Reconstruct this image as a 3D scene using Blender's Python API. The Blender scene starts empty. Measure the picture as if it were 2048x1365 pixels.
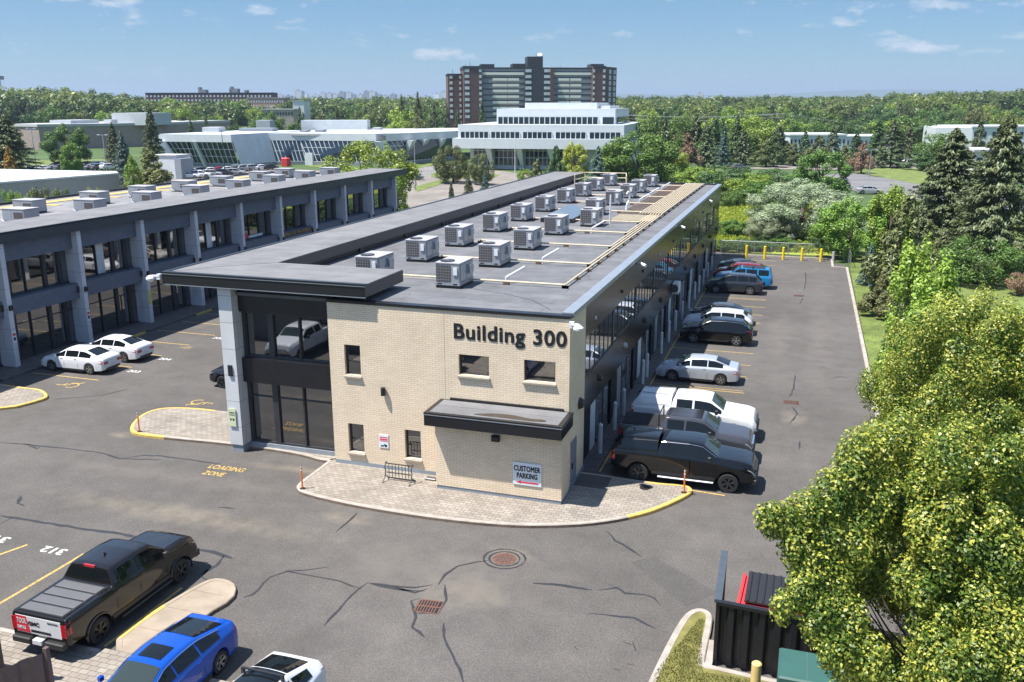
import bpy, math, random
import numpy as np
from mathutils import Vector, Matrix
R=math.radians; PI=math.pi
random.seed(7); rng=np.random.default_rng(7)
sc=bpy.context.scene; COL=sc.collection
# ---------------------------------------------------------------- camera
FPX=1794.0; PITCH,YAW,ROLL=0.2573,-0.3145,0.0018
cy,sy=math.cos(YAW),math.sin(YAW); cp,sp=math.cos(PITCH),math.sin(PITCH)
fw=np.array([sy*cp,cy*cp,-sp]); rt=np.array([cy,-sy,0.]); dn=np.cross(fw,rt)
rt,dn=math.cos(ROLL)*rt+math.sin(ROLL)*dn,-math.sin(ROLL)*rt+math.cos(ROLL)*dn
CAM=np.array([0,0,15.4])
cam=bpy.data.cameras.new('camera'); camo=bpy.data.objects.new('camera',cam); COL.objects.link(camo)
m=Matrix(((rt[0],-dn[0],-fw[0],0),(rt[1],-dn[1],-fw[1],0),(rt[2],-dn[2],-fw[2],15.4),(0,0,0,1)))
camo.matrix_world=m; cam.lens=36*FPX/2048; cam.clip_start=.5; cam.clip_end=60000; sc.camera=camo
# ---------------------------------------------------------------- light
SUN=Vector((-.86,-.6,2.28)).normalized()
sd=bpy.data.lights.new('sun','SUN'); sd.energy=5.0; sd.angle=R(.53); sd.color=(1,.96,.90)
so=bpy.data.objects.new('sun',sd); COL.objects.link(so); so.rotation_euler=SUN.to_track_quat('Z','Y').to_euler()
w=bpy.data.worlds.new('World'); sc.world=w; w.use_nodes=True; nt=w.node_tree; nt.nodes.clear()
def wn(t,**k):
    n=nt.nodes.new(t)
    for a,b in k.items(): setattr(n,a,b)
    return n
sky=wn('ShaderNodeTexSky',sky_type='NISHITA',sun_disc=False,sun_elevation=math.asin(SUN.z),sun_rotation=math.atan2(SUN.x,SUN.y),altitude=100,air_density=1.0,dust_density=.1,ozone_density=3.0)
bg=wn('ShaderNodeBackground'); bg.inputs['Strength'].default_value=.07
out=wn('ShaderNodeOutputWorld')
# thin wisps of cloud low in the sky
tc=wn('ShaderNodeTexCoord'); sep=wn('ShaderNodeSeparateXYZ'); nt.links.new(tc.outputs['Generated'],sep.inputs[0])
mp=wn('ShaderNodeMapping'); mp.inputs['Scale'].default_value=(15,15,42); mp.inputs['Location'].default_value=(3.1,1.7,.6)
nt.links.new(tc.outputs['Generated'],mp.inputs[0])
n1=wn('ShaderNodeTexNoise'); n1.inputs['Scale'].default_value=1.0; n1.inputs['Detail'].default_value=7; n1.inputs['Roughness'].default_value=.62
nt.links.new(mp.outputs[0],n1.inputs['Vector'])
cr=wn('ShaderNodeValToRGB'); cr.color_ramp.elements[0].position=.575; cr.color_ramp.elements[1].position=.74
nt.links.new(n1.outputs['Fac'],cr.inputs[0])
hz=wn('ShaderNodeMapRange'); hz.inputs[1].default_value=.004; hz.inputs[2].default_value=.05; nt.links.new(sep.outputs['Z'],hz.inputs[0])
mu=wn('ShaderNodeMath',operation='MULTIPLY'); nt.links.new(cr.outputs[0],mu.inputs[0]); nt.links.new(hz.outputs[0],mu.inputs[1])
mu2=wn('ShaderNodeMath',operation='MULTIPLY'); nt.links.new(mu.outputs[0],mu2.inputs[0]); mu2.inputs[1].default_value=.8
mx=wn('ShaderNodeMix',data_type='RGBA'); nt.links.new(mu2.outputs[0],mx.inputs[0]); 
hs=wn('ShaderNodeHueSaturation'); hs.inputs['Saturation'].default_value=1.0; hs.inputs['Value'].default_value=1.0
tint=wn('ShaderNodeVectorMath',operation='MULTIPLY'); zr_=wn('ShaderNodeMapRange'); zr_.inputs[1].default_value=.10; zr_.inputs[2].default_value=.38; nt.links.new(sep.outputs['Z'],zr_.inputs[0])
tm_=wn('ShaderNodeMix',data_type='RGBA'); tm_.inputs[6].default_value=(.45,.635,.80,1); tm_.inputs[7].default_value=(1.85,1.78,1.68,1); nt.links.new(zr_.outputs[0],tm_.inputs[0]); nt.links.new(tm_.outputs[2],tint.inputs[1]); nt.links.new(sky.outputs[0],tint.inputs[0]); nt.links.new(tint.outputs[0],hs.inputs['Color']); nt.links.new(hs.outputs[0],mx.inputs[6]); mx.inputs[7].default_value=(7.2,7.3,7.6,1)  # sky dimmed near the horizon, brightened overhead beyond nature as added shadow fill
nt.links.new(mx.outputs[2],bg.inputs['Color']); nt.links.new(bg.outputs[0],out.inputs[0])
sc.view_settings.view_transform='Standard'; sc.view_settings.look='None'; sc.view_settings.exposure=.94; sc.view_settings.gamma=1
try:
    sc.cycles.max_bounces=5; sc.cycles.diffuse_bounces=3; sc.cycles.glossy_bounces=3; sc.cycles.transparent_max_bounces=6; sc.cycles.volume_bounces=0; sc.cycles.transmission_bounces=2
    sc.cycles.caustics_reflective=False; sc.cycles.caustics_refractive=False; sc.cycles.sample_clamp_indirect=4
except Exception: pass
# ---------------------------------------------------------------- measuring helpers: where a sight line meets a height / a distance
def ray(x,y): return rt*(x-1024)/FPX+dn*(y-682.5)/FPX+fw
def gp(x,y,z=0.0):
    v=ray(x,y); t=(z-CAM[2])/v[2]; p=CAM+t*v; return float(p[0]),float(p[1])
def V(x,y,d):
    p=CAM+ray(x,y)*d; return Vector(p)
def ter(x,y):
    r=math.hypot(x,y)
    t=min(max((r-270)/700,0),1); h=11*t*t*(3-2*t)
    return h
# ---------------------------------------------------------------- object helpers
def tag(o,label=None,cat=None,group=None,kind=None):
    if label: o['label']=label
    if cat: o['category']=cat
    if group: o['group']=group
    if kind: o['kind']=kind
    return o
def empty(name,loc,label=None,cat=None,group=None,rz=0):
    o=bpy.data.objects.new(name,None); COL.objects.link(o); o.location=loc; o.rotation_euler=(0,0,rz); o.empty_display_size=.3
    return tag(o,label,cat,group)
def children(o): return list(o.children)
def copy_tree(o,parent=None):
    c=o.copy(); COL.objects.link(c); c.parent=parent
    for ch in children(o): copy_tree(ch,c)
    return c
class MB:
    def __init__(s): s.v=[]; s.f=[]; s.m=[]
    def add(s,vs,fs,mi=0):
        b=len(s.v); s.v+= [tuple(v) for v in vs]; s.f+=[tuple(b+i for i in f) for f in fs]; s.m+=[mi]*len(fs); return s
    def hexa(s,b,t,mi=0):
        return s.add(list(b)+list(t),[(3,2,1,0),(4,5,6,7),(0,1,5,4),(1,2,6,5),(2,3,7,6),(3,0,4,7)],mi)
    def box(s,x0,x1,y0,y1,z0,z1,mi=0):
        x0,x1=min(x0,x1),max(x0,x1); y0,y1=min(y0,y1),max(y0,y1)
        return s.hexa([(x0,y0,z0),(x1,y0,z0),(x1,y1,z0),(x0,y1,z0)],[(x0,y0,z1),(x1,y0,z1),(x1,y1,z1),(x0,y1,z1)],mi)
    def bbox(s,x0,x1,y0,y1,z0,z1,b=.03,mi=0):   # box with chamfered upright and top edges
        x0,x1=min(x0,x1),max(x0,x1); y0,y1=min(y0,y1),max(y0,y1)
        def ring(i,z): return [(x0+i,y0+b,z),(x0+b,y0+i,z),(x1-b,y0+i,z),(x1-i,y0+b,z),(x1-i,y1-b,z),(x1-b,y1-i,z),(x0+b,y1-i,z),(x0+i,y1-b,z)]
        vs=ring(0,z0)+ring(0,z1-b)+[(x0+b*1.2,y0+b*1.2,z1),(x1-b*1.2,y0+b*1.2,z1),(x1-b*1.2,y1-b*1.2,z1),(x0+b*1.2,y1-b*1.2,z1)]
        fs=[tuple(range(7,-1,-1))]+[(i,(i+1)%8,8+(i+1)%8,8+i) for i in range(8)]
        fs+=[(9,10,17,16),(11,12,18,17),(13,14,19,18),(15,8,16,19),(8,9,16),(10,11,17),(12,13,18),(14,15,19),(16,17,18,19)]
        return s.add(vs,fs,mi)
    def beam(s,p,q,wd,h,mi=0):   # rectangular bar from p to q, width wd across, h up
        p=Vector(p);q=Vector(q); d=(q-p).normalized(); up=Vector((0,0,1))
        if abs(d.z)>.95: up=Vector((0,1,0))
        a=d.cross(up).normalized()*wd/2; u=a.cross(d).normalized()*h/2
        return s.hexa([p-a-u,p+a-u,p+a+u,p-a+u],[q-a-u,q+a-u,q+a+u,q-a+u],mi)
    def cyl(s,p,q,r,n=10,r2=None,mi=0,caps=True):
        p=Vector(p);q=Vector(q); d=(q-p).normalized(); up=Vector((0,0,1)) if abs(d.z)<.95 else Vector((0,1,0))
        a=d.cross(up).normalized(); u=a.cross(d).normalized(); r2=r if r2 is None else r2
        vs=[p+(a*math.cos(2*PI*i/n)+u*math.sin(2*PI*i/n))*r for i in range(n)]+[q+(a*math.cos(2*PI*i/n)+u*math.sin(2*PI*i/n))*r2 for i in range(n)]
        fs=[(i,(i+1)%n,n+(i+1)%n,n+i) for i in range(n)]
        if caps: fs+=[tuple(range(n-1,-1,-1)),tuple(range(n,2*n))]
        return s.add(vs,fs,mi)
    def tube(s,pts,r,n=8,mi=0):
        for a,b in zip(pts[:-1],pts[1:]): s.cyl(a,b,r,n,mi=mi)
        return s
    def prism(s,poly,z0,z1,mi=0):
        n=len(poly); vs=[(x,y,z0) for x,y in poly]+[(x,y,z1) for x,y in poly]
        a=sum(poly[i][0]*poly[(i+1)%n][1]-poly[(i+1)%n][0]*poly[i][1] for i in range(n))
        fs=[(i,(i+1)%n,n+(i+1)%n,n+i) for i in range(n)]+[tuple(range(n-1,-1,-1)),tuple(range(n,2*n))]
        if a<0: fs=[f[::-1] for f in fs]
        return s.add(vs,fs,mi)
    def quad(s,a,b,c,d,mi=0): return s.add([a,b,c,d],[(0,1,2,3)],mi)
    def sheet(s,poly,z,mi=0):
        n=len(poly); a=sum(poly[i][0]*poly[(i+1)%n][1]-poly[(i+1)%n][0]*poly[i][1] for i in range(n))
        if a<0: poly=poly[::-1]
        return s.add([(x,y,z) for x,y in poly],[tuple(range(n))],mi)
    def build(s,name,mats,parent=None,loc=(0,0,0),rel=True,smooth=None,**tg):
        me=bpy.data.meshes.new(name)
        off=Vector(parent.location) if (parent and rel) else Vector(loc)
        if parent and parent.parent and rel: off=off+Vector(parent.parent.location)
        me.from_pydata([(v[0]-off[0],v[1]-off[1],v[2]-off[2]) for v in s.v],[],s.f)
        if not isinstance(mats,(list,tuple)): mats=[mats]
        for mt in mats: me.materials.append(mt)
        if len(mats)>1: me.polygons.foreach_set('material_index',s.m)
        me.update()
        if smooth: me.shade_smooth(); me.set_sharp_from_angle(angle=R(smooth))
        o=bpy.data.objects.new(name,me); COL.objects.link(o)
        if parent: o.parent=parent
        else: o.location=loc
        tag(o,tg.get('label'),tg.get('cat'),tg.get('group'),tg.get('kind'))
        return o
def ribbon(mb,pts,wd,z,mi=0,jit=0):
    pts=[Vector((p[0],p[1],0)) for p in pts]
    if jit:
        q=[pts[0]]
        for a,b in zip(pts[:-1],pts[1:]):
            n=max(1,int((b-a).length/.35))
            for i in range(1,n+1):
                t=i/n; q.append(a.lerp(b,t)+Vector((random.uniform(-jit,jit),random.uniform(-jit,jit),0))*(0 if i==n else 1))
        pts=q
    L=[];Rr=[]
    for i,p in enumerate(pts):
        d=(pts[min(i+1,len(pts)-1)]-pts[max(i-1,0)]).normalized(); n=Vector((-d.y,d.x,0)); ww=wd/2*(random.uniform(.6,1.35) if jit else 1)
        if jit and i in (0,len(pts)-1): ww*=.3
        L.append(p+n*ww); Rr.append(p-n*ww)
    for i in range(len(pts)-1):
        mb.quad((Rr[i].x,Rr[i].y,z),(Rr[i+1].x,Rr[i+1].y,z),(L[i+1].x,L[i+1].y,z),(L[i].x,L[i].y,z),mi)
def text_mesh(s,size,bold=0.0,ext=0.01,align='LEFT',xs=1.0,spacing=1.0,line=1.0):
    c=bpy.data.curves.new('lettering','FONT'); c.body=s; c.size=size; c.offset=bold; c.extrude=ext; c.align_x=align; c.space_character=spacing; c.space_line=line; c.resolution_u=3
    o=bpy.data.objects.new('lettering',c); COL.objects.link(o)
    me=bpy.data.meshes.new_from_object(o.evaluated_get(bpy.context.evaluated_depsgraph_get()))
    bpy.data.objects.remove(o); bpy.data.curves.remove(c)
    if xs!=1:
        for v in me.vertices: v.co.x*=xs
    return me
def fit_text(s,wd,ht,bold,ext,spacing=1.0):
    """mesh of lettering scaled to width wd and height ht, origin lower left, lying in XY"""
    me=text_mesh(s,1.0,bold,ext,spacing=spacing); xs=[v.co.x for v in me.vertices]; ys=[v.co.y for v in me.vertices]
    x0,x1,y0,y1=min(xs),max(xs),min(ys),max(ys)
    for v in me.vertices: v.co.x=(v.co.x-x0)/(x1-x0)*wd; v.co.y=(v.co.y-y0)/(y1-y0)*ht
    return me
def bold_text(s,wd,ht,st,spacing=1.0,step=.0015):
    """lettering thickened by laying shifted copies on one another, XY plane, rising in z"""
    me=fit_text(s,wd-2*st,ht-2*st,0.0,.0,spacing); V0=[v.co.copy() for v in me.vertices]; F0=[tuple(p.vertices) for p in me.polygons]; bpy.data.meshes.remove(me); vs=[];fs=[]; k=0
    for dx,dy in ((0,0),(1,0),(-1,0),(0,1),(0,-1),(.7,.7),(-.7,.7),(.7,-.7),(-.7,-.7)):
        b=len(vs); vs+=[(v.x+st*(1+dx),v.y+st*(1+dy),k*step) for v in V0]; fs+=[tuple(i+b for i in f) for f in F0]; k+=1
    me=bpy.data.meshes.new('lettering'); me.from_pydata(vs,[],fs); me.update(); return me
def mesh_obj(name,me,mat,parent=None,mw=None,**tg):
    me.materials.clear(); me.materials.append(mat); me.name=name
    if mw is not None: me.transform(mw)
    o=bpy.data.objects.new(name,me); COL.objects.link(o)
    if parent: o.parent=parent
    return tag(o,tg.get('label'),tg.get('cat'),tg.get('group'),tg.get('kind'))
# ---------------------------------------------------------------- materials
def newmat(name):
    mt=bpy.data.materials.new(name); mt.use_nodes=True; t=mt.node_tree; t.nodes.clear()
    o=t.nodes.new('ShaderNodeOutputMaterial'); b=t.nodes.new('ShaderNodeBsdfPrincipled'); t.links.new(b.outputs[0],o.inputs[0])
    return mt,t,b,o
def N(t,ty,**k):
    n=t.nodes.new(ty)
    for a,b in k.items():
        if a.startswith('i_'): n.inputs[a[2:].replace('_',' ')].default_value=b
        else: setattr(n,a,b)
    return n
def c4(c): return (c[0],c[1],c[2],1)
def M(name,col,rough=.6,metal=0,var=.12,scale=3.0,bump=0,spec=.5,coat=0,detail=4,emit=None):
    mt,t,b,o=newmat(name); b.inputs['Roughness'].default_value=rough; b.inputs['Metallic'].default_value=metal
    b.inputs['Specular IOR Level'].default_value=spec; b.inputs['Coat Weight'].default_value=coat; b.inputs['Coat Roughness'].default_value=.05
    c=N(t,'ShaderNodeTexCoord'); n=N(t,'ShaderNodeTexNoise',i_Scale=scale,i_Detail=detail,i_Roughness=.6); t.links.new(c.outputs['Object'],n.inputs['Vector'])
    mr=N(t,'ShaderNodeMapRange'); mr.inputs[1].default_value=.3; mr.inputs[2].default_value=.7; mr.inputs[3].default_value=1-var; mr.inputs[4].default_value=1+var; t.links.new(n.outputs['Fac'],mr.inputs[0])
    mx=N(t,'ShaderNodeVectorMath',operation='SCALE'); mx.inputs[0].default_value=col; t.links.new(mr.outputs[0],mx.inputs['Scale']); t.links.new(mx.outputs[0],b.inputs['Base Color'])
    if bump:
        bp=N(t,'ShaderNodeBump',i_Strength=bump,i_Distance=.03); n2=N(t,'ShaderNodeTexNoise',i_Scale=scale*12,i_Detail=3); t.links.new(c.outputs['Object'],n2.inputs['Vector']); t.links.new(n2.outputs['Fac'],bp.inputs['Height']); t.links.new(bp.outputs[0],b.inputs['Normal'])
    if emit: b.inputs['Emission Color'].default_value=c4(col); b.inputs['Emission Strength'].default_value=emit
    return mt
def asphalt(name,col,sand=()):
    mt,t,b,o=newmat(name); b.inputs['Roughness'].default_value=.9; b.inputs['Specular IOR Level'].default_value=.3
    c=N(t,'ShaderNodeTexCoord')
    na=N(t,'ShaderNodeTexNoise',i_Scale=.12,i_Detail=5,i_Roughness=.6); nb=N(t,'ShaderNodeTexNoise',i_Scale=.8,i_Detail=6,i_Roughness=.7); nc=N(t,'ShaderNodeTexNoise',i_Scale=16,i_Detail=3,i_Roughness=.8); nd=N(t,'ShaderNodeTexVoronoi',i_Scale=14)
    for n in (na,nb,nc,nd): t.links.new(c.outputs['Object'],n.inputs['Vector'])
    def mrng(src,a,bb,lo,hi):
        m_=N(t,'ShaderNodeMapRange'); m_.inputs[1].default_value=a; m_.inputs[2].default_value=bb; m_.inputs[3].default_value=lo; m_.inputs[4].default_value=hi; t.links.new(src,m_.inputs[0]); return m_.outputs[0]
    def mul(x,y):
        m_=N(t,'ShaderNodeMath',operation='MULTIPLY'); t.links.new(x,m_.inputs[0]); t.links.new(y,m_.inputs[1]); return m_.outputs[0]
    v=mul(mul(mrng(na.outputs['Fac'],.35,.65,.84,1.14),mrng(nb.outputs['Fac'],.3,.7,.86,1.14)),mul(mrng(nc.outputs['Fac'],.3,.7,.68,1.34),mrng(nd.outputs['Distance'],0,.6,1.12,.92)))
    sc_=N(t,'ShaderNodeVectorMath',operation='SCALE'); sc_.inputs[0].default_value=col; t.links.new(v,sc_.inputs['Scale']); last=sc_.outputs[0]
    for q_ in sand:
        sx,sy_,rx,ry=q_[:4]; pc=q_[4] if len(q_)>4 else (.20,.17,.13)
        mp_=N(t,'ShaderNodeMapping'); mp_.vector_type='POINT'; mp_.inputs['Location'].default_value=(-sx/rx,-sy_/ry,0); mp_.inputs['Scale'].default_value=(1/rx,1/ry,0)
        wv=N(t,'ShaderNodeVectorMath',operation='ADD'); n5=N(t,'ShaderNodeTexNoise',i_Scale=1.3,i_Detail=5); t.links.new(c.outputs['Object'],n5.inputs['Vector'])
        s5=N(t,'ShaderNodeVectorMath',operation='SCALE'); t.links.new(n5.outputs['Color'],s5.inputs[0]); s5.inputs['Scale'].default_value=1.2
        t.links.new(c.outputs['Object'],mp_.inputs[0]); t.links.new(mp_.outputs[0],wv.inputs[0]); t.links.new(s5.outputs[0],wv.inputs[1])
        sb=N(t,'ShaderNodeVectorMath',operation='SUBTRACT'); t.links.new(wv.outputs[0],sb.inputs[0]); sb.inputs[1].default_value=(.6,.6,.6)
        ln=N(t,'ShaderNodeVectorMath',operation='LENGTH'); t.links.new(sb.outputs[0],ln.inputs[0])
        f=mrng(ln.outputs['Value'],1.05,.2,0,.7); f=mul(f,mrng(nb.outputs['Fac'],.32,.6,.15,1))
        mxx=N(t,'ShaderNodeMix',data_type='RGBA'); t.links.new(f,mxx.inputs[0]); t.links.new(last,mxx.inputs[6]); mxx.inputs[7].default_value=(*pc,1); last=mxx.outputs[2]
    t.links.new(last,b.inputs['Base Color'])
    bp=N(t,'ShaderNodeBump',i_Strength=.5,i_Distance=.02); t.links.new(nc.outputs['Fac'],bp.inputs['Height']); t.links.new(bp.outputs[0],b.inputs['Normal'])
    return mt
def brick(name,c1,c2,mortar,bw,bh,ms=.008,mode='wall',rough=.85,rot=0,bias=0,bump=.3,var=.15,off=.5):
    mt,t,b,o=newmat(name); b.inputs['Roughness'].default_value=rough; b.inputs['Specular IOR Level'].default_value=.3
    c=N(t,'ShaderNodeTexCoord'); s=N(t,'ShaderNodeSeparateXYZ'); t.links.new(c.outputs['Object'],s.inputs[0]); cb=N(t,'ShaderNodeCombineXYZ')
    if mode=='wall':
        a=N(t,'ShaderNodeMath',operation='ADD'); t.links.new(s.outputs[0],a.inputs[0]); t.links.new(s.outputs[1],a.inputs[1]); t.links.new(a.outputs[0],cb.inputs[0]); t.links.new(s.outputs[2],cb.inputs[1])
    else:
        t.links.new(s.outputs[0],cb.inputs[0]); t.links.new(s.outputs[1],cb.inputs[1])
    mp_=N(t,'ShaderNodeMapping'); mp_.inputs['Rotation'].default_value=(0,0,rot); t.links.new(cb.outputs[0],mp_.inputs[0])
    br=N(t,'ShaderNodeTexBrick',i_Scale=1.0); br.offset=off; br.inputs['Color1'].default_value=c4(c1); br.inputs['Color2'].default_value=c4(c2); br.inputs['Mortar'].default_value=c4(mortar)
    br.inputs['Mortar Size'].default_value=ms; br.inputs['Brick Width'].default_value=bw; br.inputs['Row Height'].default_value=bh; br.inputs['Bias'].default_value=bias; br.inputs['Mortar Smooth'].default_value=.2
    t.links.new(mp_.outputs[0],br.inputs['Vector'])
    n=N(t,'ShaderNodeTexNoise',i_Scale=.7,i_Detail=6,i_Roughness=.65); t.links.new(c.outputs['Object'],n.inputs['Vector'])
    mr=N(t,'ShaderNodeMapRange'); mr.inputs[1].default_value=.3; mr.inputs[2].default_value=.7; mr.inputs[3].default_value=1-var; mr.inputs[4].default_value=1+var*.6; t.links.new(n.outputs['Fac'],mr.inputs[0])
    sc_=N(t,'ShaderNodeVectorMath',operation='SCALE'); t.links.new(br.outputs['Color'],sc_.inputs[0]); t.links.new(mr.outputs[0],sc_.inputs['Scale']); t.links.new(sc_.outputs[0],b.inputs['Base Color'])
    bp=N(t,'ShaderNodeBump',i_Strength=bump,i_Distance=.01); bp.invert=True; t.links.new(br.outputs['Fac'],bp.inputs['Height']); t.links.new(bp.outputs[0],b.inputs['Normal'])
    return mt
def glass(name,col=(.02,.025,.03),metal=0.0,ior=1.7,rough=.02,tint=(1,1,1)):
    mt,t,b,o=newmat(name); b.inputs['Base Color'].default_value=c4(col); b.inputs['Roughness'].default_value=rough; b.inputs['IOR'].default_value=ior; b.inputs['Metallic'].default_value=metal; b.inputs['Specular Tint'].default_value=c4(tint)
    c=N(t,'ShaderNodeTexCoord'); n=N(t,'ShaderNodeTexNoise',i_Scale=.5,i_Detail=1); t.links.new(c.outputs['Object'],n.inputs['Vector']); bp=N(t,'ShaderNodeBump',i_Strength=.04,i_Distance=.05); t.links.new(n.outputs['Fac'],bp.inputs['Height']); t.links.new(bp.outputs[0],b.inputs['Normal'])
    return mt
def paint_by_object(name,metal=.0,rough=.22,coat=.9):
    mt,t,b,o=newmat(name); oi=N(t,'ShaderNodeObjectInfo'); t.links.new(oi.outputs['Color'],b.inputs['Base Color']); b.inputs['Roughness'].default_value=rough; b.inputs['Metallic'].default_value=metal; b.inputs['Coat Weight'].default_value=coat; b.inputs['Coat Roughness'].default_value=.03; b.inputs['Specular IOR Level'].default_value=.12
    return mt
def foliage(name,trans=.25,var=.35,tipcol=None,tipamt=0.0):
    mt=bpy.data.materials.new(name); mt.use_nodes=True; t=mt.node_tree; t.nodes.clear(); o=t.nodes.new('ShaderNodeOutputMaterial')
    oi=N(t,'ShaderNodeObjectInfo'); at_=N(t,'ShaderNodeAttribute',attribute_name='rnd'); 
    mr=N(t,'ShaderNodeMapRange'); mr.inputs[3].default_value=1-var; mr.inputs[4].default_value=1+var; t.links.new(at_.outputs['Fac'],mr.inputs[0])
    hs_=N(t,'ShaderNodeHueSaturation'); t.links.new(oi.outputs['Color'],hs_.inputs['Color']); t.links.new(mr.outputs[0],hs_.inputs['Value'])
    mh=N(t,'ShaderNodeMapRange'); mh.inputs[3].default_value=.515; mh.inputs[4].default_value=.485; t.links.new(at_.outputs['Fac'],mh.inputs[0]); t.links.new(mh.outputs[0],hs_.inputs['Hue'])
    last=hs_.outputs[0]
    if tipcol:
        lt=N(t,'ShaderNodeMath',operation='GREATER_THAN'); t.links.new(at_.outputs['Fac'],lt.inputs[0]); lt.inputs[1].default_value=1-tipamt
        mxx=N(t,'ShaderNodeMix',data_type='RGBA'); t.links.new(lt.outputs[0],mxx.inputs[0]); t.links.new(last,mxx.inputs[6]); mxx.inputs[7].default_value=c4(tipcol); last=mxx.outputs[2]
    d=N(t,'ShaderNodeBsdfDiffuse'); tr=N(t,'ShaderNodeBsdfTranslucent'); gl=N(t,'ShaderNodeBsdfGlossy',i_Roughness=.45); mx1=N(t,'ShaderNodeMixShader'); mx2=N(t,'ShaderNodeMixShader')
    t.links.new(last,d.inputs['Color']); t.links.new(last,tr.inputs['Color']); gl.inputs['Color'].default_value=(.9,.95,.85,1)
    mx1.inputs[0].default_value=trans; t.links.new(d.outputs[0],mx1.inputs[1]); t.links.new(tr.outputs[0],mx1.inputs[2]); mx2.inputs[0].default_value=.035; t.links.new(mx1.outputs[0],mx2.inputs[1]); t.links.new(gl.outputs[0],mx2.inputs[2]); t.links.new(mx2.outputs[0],o.inputs[0])
    return mt
OIL=(.045,.042,.04); LITE=(.135,.12,.107)
m_asph=asphalt('asphalt',(.104,.095,.087),sand=((-9.6,24.6,1.9,1.1),(-15.9,28.2,1.3,.55),(-20,31.8,3.5,.4),(-30.6,33.0,.8,.5),(-22,26.5,7,.9),(.3,45.5,.8,1.6),(-9.0,27.3,1.0,.8),(-24.6,19.5,.9,1.4,OIL),(-5.2,47.3,.9,.5,OIL),(-4.8,55.5,1.0,.6,OIL),(-5.2,70,1.2,2.2,OIL),(-40.5,47,1.2,.7,OIL),(-26,40,1.2,.7,OIL),(-13,20.3,.8,1.3,OIL),(-1.0,62,.9,9,LITE),(1.6,60,.9,14,LITE),(-26,29.5,9,.8,LITE),(-11,25.5,5,2.5,LITE)))
m_asph2=asphalt('pale_asphalt',(.22,.195,.17))
m_patch=asphalt('patch_asphalt',(.088,.082,.077)); m_seal=M('crack_sealant',(.028,.029,.032),.55,var=.25,scale=6)
m_yel=M('yellow_paint',(.43,.29,.085),.8,var=.45,scale=9); m_whitep=M('white_road_paint',(.62,.62,.6),.7,var=.25,scale=9)
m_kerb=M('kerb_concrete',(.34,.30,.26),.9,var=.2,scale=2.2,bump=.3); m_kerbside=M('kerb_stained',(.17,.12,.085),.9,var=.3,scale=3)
m_kerby=M('kerb_yellow',(.58,.39,.10),.75,var=.16,scale=5)
m_conc=M('concrete_slab',(.30,.245,.185),.9,var=.16,scale=1.6,bump=.2)
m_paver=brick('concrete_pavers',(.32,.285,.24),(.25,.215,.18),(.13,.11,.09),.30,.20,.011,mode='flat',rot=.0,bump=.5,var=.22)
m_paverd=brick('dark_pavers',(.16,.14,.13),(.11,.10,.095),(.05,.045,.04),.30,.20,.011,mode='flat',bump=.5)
m_brick=brick('cream_brick',(.80,.655,.48),(.73,.59,.425),(.52,.425,.315),.28,.088,.009,bump=.35,var=.11)
m_roof=brick('roof_membrane',(.150,.152,.160),(.132,.134,.142),(.085,.086,.09),9.0,.98,.02,mode='flat',bump=.15,var=.28,off=.3)
m_roof2=brick('canopy_membrane',(.185,.183,.186),(.165,.163,.168),(.10,.10,.103),30.0,.98,.018,mode='flat',bump=.15,var=.22)
m_fascia=M('dark_fascia_metal',(.012,.012,.014),.34,var=.15,scale=1.2); m_fasciatop=M('brown_grey_flashing',(.085,.08,.082),.45,.3,var=.1)
m_flash=M('light_flashing',(.30,.33,.37),.4,.4,var=.1)
m_clad=brick('black_metal_cladding',(.020,.020,.022),(.015,.015,.016),(.004,.004,.004),.32,40,.014,bump=1,rough=.24,var=.35)
m_lpan=M('grey_blue_panel',(.11,.13,.175),.55,var=.12,scale=2); m_pil=brick('pillar_panels',(.60,.61,.65),(.57,.58,.62),(.27,.28,.31),3.0,1.22,.012,bump=.2,rough=.6,var=.08)
m_pil3=brick('light_pillar_panels',(.60,.60,.59),(.57,.57,.57),(.25,.25,.25),3.0,1.22,.012,bump=.2,rough=.6,var=.08)
m_glass=glass('window_glass',(.008,.009,.010),0,2.9); m_glassR=glass('reflective_window_glass',(.42,.43,.46),.85,1.6); m_glassb=glass('blue_window_glass',(.02,.035,.05),.15,1.6)
m_frame=M('dark_window_frame',(.035,.036,.04),.5); m_sill=M('stone_sill',(.33,.29,.235),.8); m_dkint=M('dark_interior',(.01,.01,.012),.9)
m_bluegrey=M('foundation_concrete',(.24,.27,.30),.85,var=.12); m_white=M('white_enamel',(.66,.67,.67),.4,var=.04); m_ac=M('unit_sheet_metal',(.33,.335,.36),.45,.35,var=.08,scale=2.5)
m_acd=M('condenser_coil',(.07,.062,.06),.7,var=.25,scale=30); m_actop=M('unit_lid',(.42,.40,.41),.5,.2,var=.08); m_black=M('black_plastic',(.015,.015,.017),.5,var=.1); m_gal=M('galvanised_steel',(.38,.40,.43),.4,.6,var=.1)
m_pipe=M('cream_gas_pipe',(.62,.52,.36),.5,var=.12,scale=4); m_wood=M('brown_wood_block',(.13,.075,.045),.9,var=.3,scale=8); m_pvc=M('white_vent_pipe',(.62,.64,.68),.45,var=.06)
m_orange=M('orange_marker',(.80,.20,.03),.5,var=.08); m_boll=M('bollard_grey_white',(.55,.56,.58),.5,var=.08); m_bolly=M('bollard_yellow',(.78,.55,.02),.5,var=.1,scale=6); m_tan=M('tan_bollard_paint',(.62,.45,.17),.6,var=.1)
m_red=M('dumpster_red',(.55,.035,.04),.5,var=.12,scale=4); m_green=M('transformer_green',(.035,.10,.085),.45,var=.06,scale=2); m_corr=M('black_corrugated_metal',(.012,.012,.014),.45,var=.2)
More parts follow.
